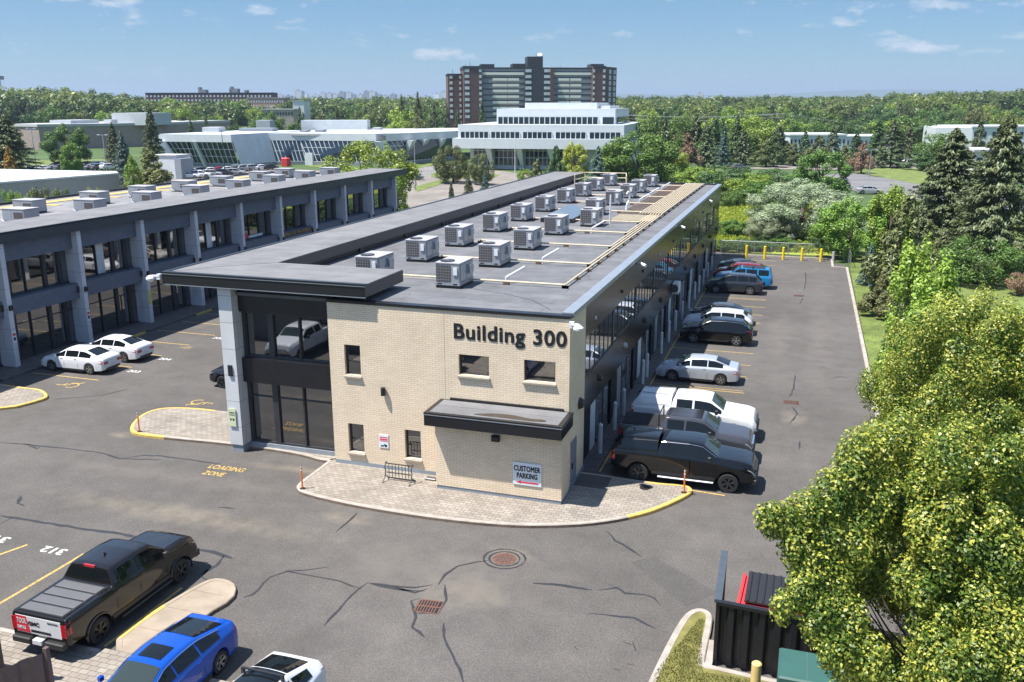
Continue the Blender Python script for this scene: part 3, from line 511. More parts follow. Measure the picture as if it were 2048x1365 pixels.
# left row of pillars
for k in range(11):
    y=33.0+6.02*k
    mb=MB(); mb.box(-24.25 if k else -24.3,-23.62,y-.2,y+(.95 if k==0 else .3),.35 if k==0 else 0,7.72); 
    if k==0: mb.v=[(v[0]-(0.0),v[1],v[2]) for v in mb.v]
    p=part(mb,'pillar',m_pil3)
    if k==0:
        s=MB(); s.box(-24.2,-23.65,y-.15,y+.9,0,.35); s.build('plinth',m_bluegrey,p); s=MB(); s.box(-24.05,-23.85,y-.27,y-.2,3.65,4.15); s.build('pillar_lamp',m_black,p)
mb=MB()
for z0,z1 in ((6.5,7.4),(3.2,4.2)): mb.box(-23.9,-23.6,34,YB-.1,z0,z1)
part(mb,'left_spandrel',m_lpan)
mb=MB(); mb.box(-23.75,-23.6,34,YB-.1,4.2,6.5); mb.box(-23.75,-23.6,34,YB-.1,.2,3.2); part(mb,'left_glazing',m_glass)
# black metal side
mb=MB(); mb.box(-8.7,-8.34,35.45,YB,5.92,7.36); mb.box(-8.7,-8.34,35.45,YB,2.55,4.15); part(mb,'metal_cladding',m_clad)
bay=5.95; y0=35.5; nb=10
mb=MB(); mb.box(-8.6,-8.40,35.45,YB,4.15,5.92); gl=part(mb,'upper_glazing',m_glassR)
fr=MB()
for k in range(nb+1):
    yy=y0+k*bay
    if yy<YB: fr.box(-8.45,-8.352,yy-.0,min(yy+.28,YB),4.15,5.92)
    for j in range(1,6):
        y=yy+.28+j*(bay-.28)/6
        if y<YB-.1: fr.box(-8.43,-8.375,y,y+.045,4.15,5.92)
fr.box(-8.45,-8.37,35.45,YB,4.15,4.2); fr.build('mullion',m_frame,gl)
mb=MB(); mb.box(-8.7,-8.5,35.45,YB,.1,2.55); lg=part(mb,'lower_wall',m_dkint)
for k in range(nb):
    yy=y0+k*bay
    s=MB(); s.box(-8.52,-8.36,yy-.05,yy+.3,.1,2.55); s.build('pier',m_clad,lg)
    s=MB(); s.box(-8.5,-8.47,yy+2.0,yy+2.95,.12,2.35); dd=s.build('service_door',m_white if k%2==0 else m_gal,lg)
    s=MB(); s.box(-8.5,-8.44,yy+3.1,yy+5.6,.25,2.45); g2=s.build('ground_floor_window',m_glassR,lg)
    s=MB(); s.box(-8.46,-8.41,yy+4.3,yy+4.36,.25,2.45); s.box(-8.46,-8.41,yy+3.1,yy+5.6,.25,.32); s.build('glazing_bar',m_frame,lg) 
for k in range(nb):
    yy=y0+k*bay+3.0
    mb=MB(); mb.cyl((-8.34,yy,3.35),(-8.2,yy,3.35),.18,12,r2=.13); part(mb,'side_lamp',m_gal if k==1 else m_black,smooth=40)
    mb=MB(); mb.box(-8.36,-8.27,yy-1.2,yy-1.08,6.35,6.5); part(mb,'wall_box',m_white if k%3==0 else m_black)
# customer parking sign
e=empty('parking_sign',(-9.65,31.55,1.2),'white board reading CUSTOMER PARKING with a red arrow on the annex wall','sign')
mb=MB(); mb.box(-10.24,-9.06,31.56,31.585,.78,1.72); mb.build('board',m_signw,e)
for s_,x,z,wd,ht in (('CUSTOMER',-10.20,1.36,1.10,.24),('PARKING',-10.08,1.06,.86,.24)):
    me=bold_text(s_,wd,ht,.011,1.06,.0008); me.transform(Matrix.Translation((x+9.65,.008,z-1.2))@Matrix.Rotation(R(90),4,'X')); mesh_obj('lettering',me,m_letter,e)
mb=MB(); mb.box(-9.95,-9.18,31.555,31.56,.865,.925); mb.add([(-10.12,31.556,.895),(-9.9,31.556,.83),(-9.9,31.556,.97)],[(0,1,2)]); mb.build('arrow',m_signr,e)
e=empty('tow_warning_sign',(-16.47,32.77,1.4),'small white notice with red heading between the two lower windows of the brick wall','sign')
mb=MB(); mb.box(-16.69,-16.26,32.77,32.795,1.1,1.7); mb.build('board',m_signw,e)
mb=MB(); mb.box(-16.66,-16.29,32.765,32.77,1.56,1.60); mb.box(-16.66,-16.29,32.765,32.77,1.46,1.52); mb.box(-16.66,-16.29,32.765,32.77,1.40,1.43); mb.build('red_heading',m_signr,e)
mb=MB(); mb.box(-16.62,-16.48,32.765,32.77,1.16,1.22); mb.box(-16.44,-16.33,32.765,32.77,1.15,1.26); mb.add([(-16.5,32.765,1.22),(-16.42,32.765,1.3),(-16.4,32.765,1.22)],[(0,2,1)]); mb.build('tow_symbol',m_letter,e)
mb=MB(); mb.box(-13.95,-13.8,32.74,32.79,.62,.95); mb.build('utility_tap',m_rust,label='small rusty hose tap low on the brick wall beside the annex',cat='tap')
mb=MB(); mb.bbox(-14.35,-13.85,32.2,32.45,.13,.22); mb.build('splash_block',m_fasciatop,label='dark splash block on the pavers beside the annex',cat='splash block')
e=empty('pillar_notice',(-24.05,32.75,1.6),'pale yellow notice fixed to the corner pillar','sign'); mb=MB(); mb.box(-24.22,-23.86,32.74,32.77,1.25,2.1); mb.build('board',M('pale_yellow_sign',(.62,.66,.42),.5,var=.03),e)
mb=MB(); mb.box(-24.15,-24.08,32.73,32.74,1.55,1.63); mb.box(-24.02,-23.93,32.73,32.74,1.55,1.63); mb.box(-24.18,-23.9,32.73,32.74,1.9,1.93); mb.box(-24.18,-23.9,32.73,32.74,1.8,1.82); mb.build('print',m_letter,e)
def dome_camera(x,y,z,dx,dy,label):
    e=empty('security_camera',(x,y,z),label,'security camera'); mb=MB(); mb.box(-.09,.09,-.09,.09,-.12,.12); mb.box(min(0,dx*.4),max(.06,dx*.4),-.04+min(0,dy*.4),.04+max(0,dy*.4),.0,.06); mb.build('bracket',m_white,e,rel=False)
    mb=MB(); X,Y=dx*.42,dy*.42; mb.cyl((X,Y,.05),(X,Y,-.06),.08,12,r2=.2); mb.cyl((X,Y,-.06),(X,Y,-.13),.2,14); mb.cyl((X,Y,-.13),(X,Y,-.24),.17,14,r2=.08); mb.build('dome',m_white,e,rel=False,smooth=50); return e
dome_camera(-27.05,32.5,8.05,-1,-.15,'white dome camera hanging from the left tip of the black canopy'); dome_camera(-8.2,32.65,7.2,.7,-.3,'white dome camera at the top right corner of the brick wall')
for k,(y,l) in enumerate(((47.5,'nearest small white camera on the upper edge of the black side wall'),(63.5,'small white camera halfway along the upper edge of the black side wall'),(82,'farthest small white camera on the upper edge of the black side wall'))):
    e=empty('security_camera',(-8.2,y,7.15),l,'security camera'); mb=MB(); mb.cyl((0,0,0),(.35,-.25,-.08),.09,10); mb.build('camera_body',m_white,e,rel=False); mb=MB(); mb.box(-.12,.02,-.06,.06,-.05,.05); mb.build('bracket',m_white,e,rel=False)
e=empty('condenser_unit',(-8.1,61.8,2.9),'small pale heat pump hung on the black side wall above the bollards','air conditioner'); mb=MB(); mb.bbox(-8.3,-7.85,61.3,62.3,2.75,3.5,.03); mb.build('cabinet',m_white,e)
mb=MB(); mb.cyl((-8.15,61.29,3.12),(-8.15,61.28,3.12),.28,14); mb.build('fan_grille',m_acd,e); mb=MB(); mb.box(-8.34,-7.8,61.35,61.4,2.68,2.75); mb.box(-8.34,-7.8,62.2,62.25,2.68,2.75); mb.build('bracket',m_gal,e)
# ---------------------------------------------------------------- roof units
def make_ac():
    r=empty('rooftop_unit',(0,0,0),'x','air conditioner','air conditioners in two rows on the flat roof'); f='rooftop'
    mb=MB(); mb.box(0,1.15,.05,1.75,.0,.14); mb.build('curb',m_black,r,rel=False)
    mb=MB(); mb.box(-.02,1.17,.0,1.78,.14,.26); mb.build('base_rail',m_gal,r,rel=False)
    mb=MB(); 
    for x in (.1,.85): mb.box(x,x+.2,-.004,0,.17,.23)
    mb.build('fork_slot',m_black,r,rel=False)
    mb=MB(); mb.bbox(0,1.15,.02,1.76,.26,1.12,.025); mb.build('cabinet',m_ac,r,rel=False)
    mb=MB(); mb.box(.03,.72,.0,.019,.30,1.04); mb.box(-.006,-.001,.08,.7,.30,1.04); mb.build('coil',m_acd,r,rel=False)
    mb=MB()
    for k in range(5): mb.box(.03,.72,-.008,-.001,.38+k*.13,.395+k*.13)
    for k in range(5): mb.box(.12+k*.13,.13+k*.13,-.008,-.001,.30,1.04)
    mb.build('coil_guard',m_ac,r,rel=False)
    mb=MB(); mb.box(-.02,1.17,.0,1.78,1.12,1.16); mb.build('lid',m_actop,r,rel=False)
    mb=MB(); mb.cyl((.4,.5,1.16),(.4,.5,1.2),.33,18); fan=mb.build('fan_shroud',m_black,r,rel=False)
    mb=MB(); 
    for a in range(0,180,30): mb.beam((.4-.32*math.cos(R(a)),.5-.32*math.sin(R(a)),1.205),(.4+.32*math.cos(R(a)),.5+.32*math.sin(R(a)),1.205),.012,.008)
    mb.build('fan_guard',m_gal,fan,rel=False)
    mb=MB(); mb.box(.86,1.05,-.03,.019,.62,.95); mb.build('control_box',m_white,r,rel=False)
    mb=MB(); mb.box(1.151,1.17,.15,.8,.32,1.05); mb.box(1.151,1.16,.95,1.65,.32,1.05); mb.box(1.17,1.22,.75,.8,.6,.7); mb.box(1.16,1.28,1.0,1.5,.55,.95); mb.build('side_panel',m_gal,r,rel=False)
    return r
proto=make_ac(); ords=['nearest','second nearest','third','fourth','fifth','sixth','seventh','eighth','ninth','farthest']
rows=(( -15.55,[36.7,42.3,48.1,54.4,60.6,66.7,72.5,78.6,83.8,90.3],'right'),(-19.75,[37.1,42.7,48.1,54.6,60.4,66.5,72.9,78.9,84.4,90.4],'left'))
first=True
for x,ys,side in rows:
    for i,y in enumerate(ys):
        o=proto if first else copy_tree(proto); first=False
        xx=x+(1.2 if (side=='right' and i==4) else 0); yy=y-(1.6 if (side=='right' and i==4) else 0)
        if side=='right' and i==5: yy-=1.2
        o.location=(xx,yy,7.44); o['label']='air conditioner %s from the brick wall in the %s row of the flat roof'%(ords[i],side)
# left building's units seen from behind
def make_ac2():
    r=empty('rooftop_unit',(0,0,0),'x','air conditioner',"air conditioners on the left building's roof")
    mb=MB(); mb.box(0,1.9,0,1.3,0,.12); mb.build('curb',m_black,r,rel=False); mb=MB(); mb.bbox(-.03,1.93,-.03,1.33,.12,1.0,.03); mb.build('cabinet',m_ac,r,rel=False)
    mb=MB(); mb.box(.05,.75,-.04,-.031,.2,.9); mb.box(.9,1.85,-.04,-.031,.2,.9); mb.build('side_panel',m_gal,r,rel=False); mb=MB(); mb.box(-.06,1.96,-.06,1.36,1.0,1.04); mb.build('lid',m_actop,r,rel=False)
    mb=MB(); mb.box(1.0,1.8,-.05,-.041,.35,.8); mb.build('coil',m_acd,r,rel=False)
    mb=MB(); mb.tube([(.1,-.1,.1),(.1,-.25,.3),(.5,-.35,.1)],.03,6); mb.build('drain_pipe',m_pvc,r,rel=False); return r
pr2=make_ac2(); first=True
for side,x,ys in (('near',-53.5,[50,56.6,63,69.5,76,82.3,88.4,94]),('far',-57.8,[49.5,55.0,61.8,67.6,73.5,79.4,86.3,91.3])):
    for i,y in enumerate(ys):
        o=pr2 if first else copy_tree(pr2); first=False; o.location=(x,y-1,7.42); o['label']="rooftop unit on the left building, %s in the %s row"%(ords[i],'canopy-side' if side=='near' else 'yellow-walkway-side')
# gas pipes
def pipe_run(name,pts,label,n=1,blocks=True):
    e=empty(name,(pts[0][0],pts[0][1],7.44),label,'pipe','gas pipes on the flat roof'); mb=MB(); mb.tube([(p[0],p[1],7.60) for p in pts],.045,8); mb.build('pipe',m_pipe,e)
    mb=MB(); L=0
    for a,b in zip(pts[:-1],pts[1:]):
        a=Vector(a);b=Vector(b); n_=max(1,int((b-a).length/2.2))
        for k in range(n_+1):
            p=a.lerp(b,k/n_); mb.box(p.x-.14,p.x+.14,p.y-.08,p.y+.08,7.44,7.555)
    mb.build('support_block',m_wood,e)
rk=[38.3,44.0,50.1,55.9,61.4,67.5,73.5,79.3,85.0,91.0]
for i,y in enumerate(rk):
    xr=-9.95-.2*i
    yend=94.0
    pipe_run('gas_pipe',[(-18.3,y+.05),(xr,y),(xr,yend)],'cream gas pipe crossing the flat roof, %s from the brick wall'%ords[i])
mb=MB()
for k in range(34):
    y=66+k*.82; mb.box(-13.2+max(0,(k-20))*.0,-10.0,y,y+.12,7.50,7.55)
mb.build('pipe_sleeper',m_wood,label='rows of brown timber sleepers under the bundled pipes at the far right of the roof',cat='pipe support')
mb=MB()
for k in range(9):
    x=-9.95-.2*k; mb.box(x-.4*k*0-.035,x+.035,66+0*k,93,7.64,7.70)
for k in range(7): mb.box(-12.9,-10.0,62.0+k*.5,62.06+k*.5,7.6,7.66)
mb.build('pipe_rack',m_pipe,label='dense rack of parallel cream pipes along the far right roof edge',cat='pipe rack')
for i,(x,y) in enumerate(((-12.8,38.5),(-12.7,44.2),(-12.9,56.2),(-12.8,61.4),(-13.1,68.8),(-13.2,75.1),(-13.3,81.0),(-13.2,87.1))):
    mb=MB(); h=.55
    if i in (3,): mb.tube([(x,y,7.44),(x,y,9.4)],.06,8)
    elif i==4: mb.tube([(x,y,7.44),(x,y+.1,7.9),(x+.1,y+.8,8.3),(x+.1,y+.8,8.8),(x,y+.6,8.9),(x-.1,y+.5,8.7)],.07,8)
    else: mb.tube([(x,y,7.44),(x,y,7.75),(x+.65,y+.75,8.15)],.055,8)
    mb.build('vent_pipe',m_pvc,label='white vent pipe %s, %s from the brick wall'%(('standing tall and straight' if i==3 else 'with a hooked top' if i==4 else 'bent like an elbow'),ords[i]),cat='vent pipe',group='white vent pipes on the flat roof')
e=empty('skylight',(-16.5,62.5,7.44),'low pitched roof skylight among the air conditioners','skylight'); mb=MB(); mb.box(-17.6,-15.3,60.6,65.5,7.44,7.75); mb.build('curb',m_black,e)
mb=MB(); mb.add([(-17.6,60.6,7.75),(-15.3,60.6,7.75),(-15.3,65.5,7.75),(-17.6,65.5,7.75),(-16.45,61.2,8.3),(-16.45,64.9,8.3)],[(0,1,4),(1,2,5,4),(2,3,5),(3,0,4,5)]); mb.build('glazing',glass('skylight_glass',(.25,.3,.33),.5,1.5),e)
e=empty('guard_rail',(-20,92,7.44),'cream tubular guard rail round the roof hatch at the far end','railing'); mb=MB()
for z in (.55,1.05): mb.tube([(-22.6,90.3,7.44+z),(-22.4,94,7.44+z),(-18,94,7.44+z),(-17.2,90,7.44+z)],.045,6)
mb.build('rail',m_pipe,e); mb=MB()
for p in ((-22.6,90.3),(-22.4,94),(-20.3,94),(-18,94),(-17.2,90)): mb.cyl((*p,7.44),(*p,8.5),.045,6)
mb.build('rail_post',m_pipe,e)
# ================================================================ LEFT BUILDING
LB=empty('commercial_building',(-54,40,0),'long dark two-storey building on the left with grey-blue pillars and recessed windows','building')
def lp(mb,name,mt,par=None,**k): return mb.build(name,mt,par or LB,**k)
X0=-44.6; YL0,YL1=28.0,96.2
mb=MB(); mb.box(-63.3,-45.75,YL0,YL1,0,7.3); lp(mb,'interior_core',m_dkint)
mb=MB(); mb.box(-63.4,-48.3,YL0,YL1+.3,7.3,7.42); lp(mb,'roof',M('left_roof_membrane',(.20,.195,.20),.85,var=.25,scale=.7))
mb=MB(); mb.box(-63.6,-63.4,YL0,YL1+.3,7.3,7.62); mb.box(-63.4,-48.3,YL1+.3,YL1+.5,7.3,7.62); lp(mb,'parapet',m_fascia)
mb=MB(); mb.box(-62.0,-60.9,YL0,YL1-2,7.425,7.47); 
for y in np.arange(52,94,7): mb.box(-60.9,-58.6,y,y+.7,7.425,7.46)
lp(mb,'yellow_walkway',M('ochre_walkway',(.50,.36,.12),.8,var=.15))
mb=MB(); mb.box(-48.9,X0+.15,YL0,YL1+.8,7.62,8.22); lp(mb,'canopy',m_fasciatop)
mb=MB(); mb.box(X0+.15,X0+.2,YL0,YL1+.8,7.6,8.15); mb.box(-48.9,X0+.2,YL1+.8,YL1+.85,7.6,8.15); lp(mb,'canopy_fascia',M('blue_black_fascia',(.045,.05,.062),.45,var=.12))
mb=MB(); mb.box(X0+.05,X0+.22,YL0,YL1+.86,8.15,8.26); lp(mb,'canopy_edge_trim',m_fascia)
mb=MB(); mb.sheet([(-48.85,YL0),(X0+.04,YL0),(X0+.04,YL1+.75),(-48.85,YL1+.75)],8.226); lp(mb,'canopy_top',m_roof2)
pys=[28.5+5.98*k for k in range(12)]   # pillars
pys=[46.4+6.0*k for k in range(-3,9)]
for k,y in enumerate(pys):
    mb=MB(); mb.box(-46.0,X0,y-.17,y+.17,0,7.62); p=lp(mb,'pillar',m_pil)
    if y>38:
        s=MB(); s.bbox(X0-.5,X0-.28,y-.36,y-.17,3.55,3.95,.02); s.box(X0,X0+.14,y-.1,y+.1,3.6,3.9); s.build('pillar_lamp',m_black,p)
glassL=glass('left_window_glass',(.010,.011,.012),0,3.1)
for k,y in enumerate(pys[:-1]):
    a,b=y+.17,y+5.83
    mb=MB(); mb.box(-45.7,-45.05,a,b,6.42,7.5); mb.box(-45.7,-44.95,a,b,3.17,4.15); lp(mb,'spandrel',m_lpan)
    for z0,z1 in ((4.15,6.42),(.12,3.17)):
        mb=MB(); mb.box(-45.74,-45.70,a,b,z0,z1); wo=lp(mb,'window',glassL); fr=MB()
        for (o_,wd) in ((.0,.35),(.8,.28),(2.15,.06),(3.6,.28),(4.85,.3)): fr.box(-45.70,-45.6,a+o_,a+o_+wd,z0,z1)
        fr.box(-45.70,-45.62,a,b,z0,z0+.08); fr.box(-45.70,-45.62,a,b,z1-.06,z1)
        if z0<1: fr.box(-45.70,-45.64,a,b,2.35,2.4)
        fr.build('frame',m_frame,wo)
        if z0>1 and k in (3,5): bl=MB(); bl.box(-45.697,-45.69,a+2.3,a+2.3+.35*(1+k%2),z0+.1,z1-.1); bl.build('blind',m_pane,wo)
    if k in (3,4,5): 
        mb=MB(); mb.box(-45.0,-44.97,a+4.9,a+5.0,1.0,2.2); lp(mb,'door_handle',m_gal)
mb=MB(); mb.box(-60,-45.9,YL1-.05,YL1+.15,0,7.4); lp(mb,'end_wall',m_lpan)
for y,l in ((40.4,'small white and red notice on the leftmost visible pillar'),(46.4,'small white and red notice on the second pillar, behind the white sedans')):
    e=empty('parking_notice',(X0+.02,y,1.9),l,'sign'); mb=MB(); mb.box(X0,X0+.02,y-.13,y+.13,1.6,2.3); mb.build('board',m_signw,e); mb=MB(); mb.box(X0+.02,X0+.026,y-.1,y+.1,2.05,2.2); mb.build('red_heading',m_signr,e); mb=MB(); mb.box(X0+.02,X0+.026,y-.08,y+.08,1.75,1.95); mb.build('symbol',m_letter,e)
e=empty('parking_notice',(X0+.02,52.4,1.9),'pale yellow notice on the third pillar of the left building','sign'); mb=MB(); mb.box(X0,X0+.02,52.27,52.53,1.5,2.5); mb.build('board',M('yellow_sign',(.55,.55,.12),.5,var=.1),e)
# shop signs low in the far bays
e=empty('shop_sign',(-45,66,4.4),'red and white shop sign in a far bay of the left building','sign'); mb=MB(); mb.box(-45.6,-45.55,65.1,66.4,4.3,4.75); mb.build('red_panel',m_signr,e); mb=MB(); mb.box(-45.6,-45.55,66.5,68.6,4.3,4.5); mb.build('white_panel',m_signw,e)
e=empty('shop_sign',(-45,73,4.4),'yellow lettered shop sign below a far window of the left building','sign'); mb=MB(); mb.box(-44.94,-44.92,70.9,76.0,3.75,4.1); mb.build('black_panel',m_letter,e)
me=fit_text('OPEN TO THE PUBLIC',4.8,.25,.02,.003); me.transform(Matrix.Translation((.09,-2.0,-.57))@Matrix.Rotation(R(90),4,'Z')@Matrix.Rotation(R(90),4,'X')); 
mesh_obj('lettering',me,m_yel,e)
# ================================================================ VEHICLES
def lerpkeys(keys,x):
    if x<=keys[0][0]: return keys[0][1:]
    for a,b in zip(keys[:-1],keys[1:]):
        if x<=b[0]:
            t=(x-a[0])/(b[0]-a[0]); return [p+(q-p)*t for p,q in zip(a[1:],b[1:])]
    return keys[-1][1:]
def smkeys(keys,x,h=.05):
    L=[lerpkeys(keys,min(max(x+d,keys[0][0]),keys[-1][0])) for d in (-h,-h/2,0,h/2,h)]
    return [sum(l[i] for l in L)/5 for i in range(len(L[0]))]
# keys: x, zc roof centre, zr roof edge, wr half width at roof edge, zs belt, wsh half width at belt, wm greatest half width, zb sill
KEYS={
'sedan':[(-2.33,.80,.79,.66,.72,.70,.72,.36),(-2.27,1.02,1.00,.70,.88,.80,.83,.27),(-1.82,1.10,1.08,.68,.97,.83,.89,.22),(-.98,1.40,1.35,.57,.96,.84,.90,.2),(-.3,1.45,1.40,.58,.95,.84,.90,.2),(.42,1.42,1.36,.58,.94,.84,.90,.2),(1.22,1.00,.97,.70,.91,.82,.90,.2),(2.0,.84,.80,.66,.76,.76,.86,.22),(2.27,.70,.67,.60,.62,.68,.76,.26),(2.33,.55,.54,.55,.52,.6,.66,.32)],
'fastback':[(-2.33,.86,.85,.66,.74,.70,.74,.38),(-2.28,1.08,1.06,.70,.90,.80,.84,.28),(-2.0,1.12,1.09,.69,.96,.83,.90,.22),(-.75,1.39,1.34,.57,.96,.84,.91,.2),(-.1,1.43,1.38,.58,.95,.84,.91,.2),(.55,1.40,1.34,.58,.94,.84,.91,.2),(1.38,1.00,.97,.70,.91,.82,.90,.2),(2.05,.84,.80,.66,.76,.76,.87,.22),(2.3,.70,.67,.60,.62,.68,.78,.26),(2.36,.55,.54,.55,.52,.6,.66,.32)],
'suv':[(-2.34,1.0,.99,.72,.9,.76,.78,.42),(-2.28,1.12,1.10,.74,1.04,.82,.88,.34),(-2.05,1.30,1.27,.70,1.08,.84,.92,.3),(-1.7,1.60,1.54,.62,1.06,.85,.93,.27),(-.6,1.67,1.61,.64,1.04,.86,.93,.27),(.42,1.64,1.57,.64,1.02,.86,.93,.27),(1.18,1.15,1.12,.74,1.0,.84,.93,.27),(2.0,1.02,.98,.70,.9,.80,.90,.28),(2.27,.88,.85,.66,.78,.74,.82,.34),(2.34,.7,.69,.6,.66,.66,.7,.4)],
'boxsuv':[(-2.42,1.0,.99,.78,.9,.80,.82,.5),(-2.36,1.2,1.18,.78,1.12,.86,.9,.42),(-2.22,1.72,1.68,.70,1.14,.88,.95,.38),(-1.9,1.80,1.76,.70,1.13,.89,.95,.35),(0,1.83,1.79,.70,1.12,.89,.95,.35),(.45,1.81,1.76,.70,1.12,.89,.95,.35),(1.05,1.26,1.23,.80,1.1,.87,.95,.35),(2.1,1.14,1.11,.78,1.0,.84,.93,.37),(2.36,.98,.96,.72,.88,.80,.88,.42),(2.42,.8,.79,.7,.76,.74,.8,.5)],
'modely':[(-2.38,.95,.94,.66,.82,.74,.78,.42),(-2.32,1.14,1.12,.70,.98,.82,.88,.32),(-2.05,1.24,1.20,.66,1.04,.85,.94,.27),(-1.0,1.56,1.48,.58,1.03,.86,.95,.25),(-.2,1.63,1.54,.60,1.02,.87,.95,.25),(.45,1.58,1.50,.60,1.0,.87,.95,.25),(1.5,1.04,1.0,.72,.95,.84,.95,.25),(2.1,.88,.84,.68,.8,.8,.9,.27),(2.32,.74,.71,.62,.66,.7,.8,.3),(2.38,.6,.58,.56,.55,.6,.66,.36)],
'pickup':[(-2.95,1.28,1.27,.90,1.20,.93,.95,.60),(-2.90,1.40,1.40,.94,1.32,.97,1.0,.56),(-1.06,1.42,1.42,.95,1.34,.98,1.01,.52),(-1.02,1.44,1.43,.93,1.34,.98,1.01,.52),(-.90,1.90,1.85,.73,1.36,.97,1.01,.5),(-.7,1.94,1.88,.74,1.36,.97,1.01,.5),(.30,1.95,1.89,.75,1.34,.97,1.01,.5),(.82,1.91,1.84,.75,1.30,.97,1.01,.5),(1.48,1.42,1.39,.84,1.27,.95,1.0,.5),(2.5,1.34,1.30,.82,1.16,.93,1.0,.5),(2.82,1.24,1.20,.80,1.04,.90,.98,.5),(2.93,.98,.97,.78,.92,.86,.92,.5),(2.97,.9,.89,.76,.84,.84,.88,.52)]}
SPEC={'sedan':dict(w=(-1.36,1.38),r=.325,arch=.385,side=[(-1.45,-.62),(-.56,.42,'r'),(.40,1.16)],ws=(.47,1.17),rw=(-1.76,-1.04)),
'fastback':dict(w=(-1.34,1.38),r=.33,arch=.39,side=[(-1.5,-.68),(-.60,.30),(.36,1.3)],ws=(.6,1.33),rw=(-1.93,-.83)),
'suv':dict(w=(-1.38,1.40),r=.36,arch=.43,side=[(-1.85,-1.25),(-1.17,-.32),(-.24,1.08)],ws=(.47,1.14),rw=(-2.0,-1.74)),
'boxsuv':dict(w=(-1.42,1.40),r=.39,arch=.47,side=[(-2.1,-1.25),(-1.12,-.25),(-.15,.98)],ws=(.5,1.02),rw=(-2.33,-2.24)),
'modely':dict(w=(-1.42,1.47),r=.36,arch=.43,side=[(-1.7,-1.0),(-.92,-.05),(.03,1.35)],ws=(.52,1.44),rw=(-2.0,-1.06)),
'pickup':dict(w=(-1.77,1.93),r=.41,arch=.50,side=[(-.76,-.02),(.08,1.36)],ws=(.87,1.44),rw=(-1.0,-.92))}
def contour(k,za=None,wing=None):
    zc,zr,wr,zs,wsh,wm,zb=k; zl=max(zb+.02,za or 0); zm=max(zb+(zs-zb)*.55,zl+.03); zs2=max(zs,zm+.02)
    lo=[(0,zb),(wm-.29,zb),(wm-.28,zl),(wm-.035,zl)]
    hi=[(wm-.012,zl+.02),(wm,zm),(wm*.5+wsh*.5+.012,zs2-.08 if zs2-.08>zm else (zm+zs2)/2),(wsh,zs2),(wr,zr),(wr-.10,zr+(zc-zr)*.55),(wr*.5,zr+(zc-zr)*.88),(0,zc)]
    for _ in range(2):
        q=[hi[0]]
        for a,b in zip(hi[:-1],hi[1:]): q+=[(a[0]*.78+b[0]*.22,a[1]*.78+b[1]*.22),(a[0]*.22+b[0]*.78,a[1]*.22+b[1]*.78)]
        q.append(hi[-1]); hi=q
    return lo+hi
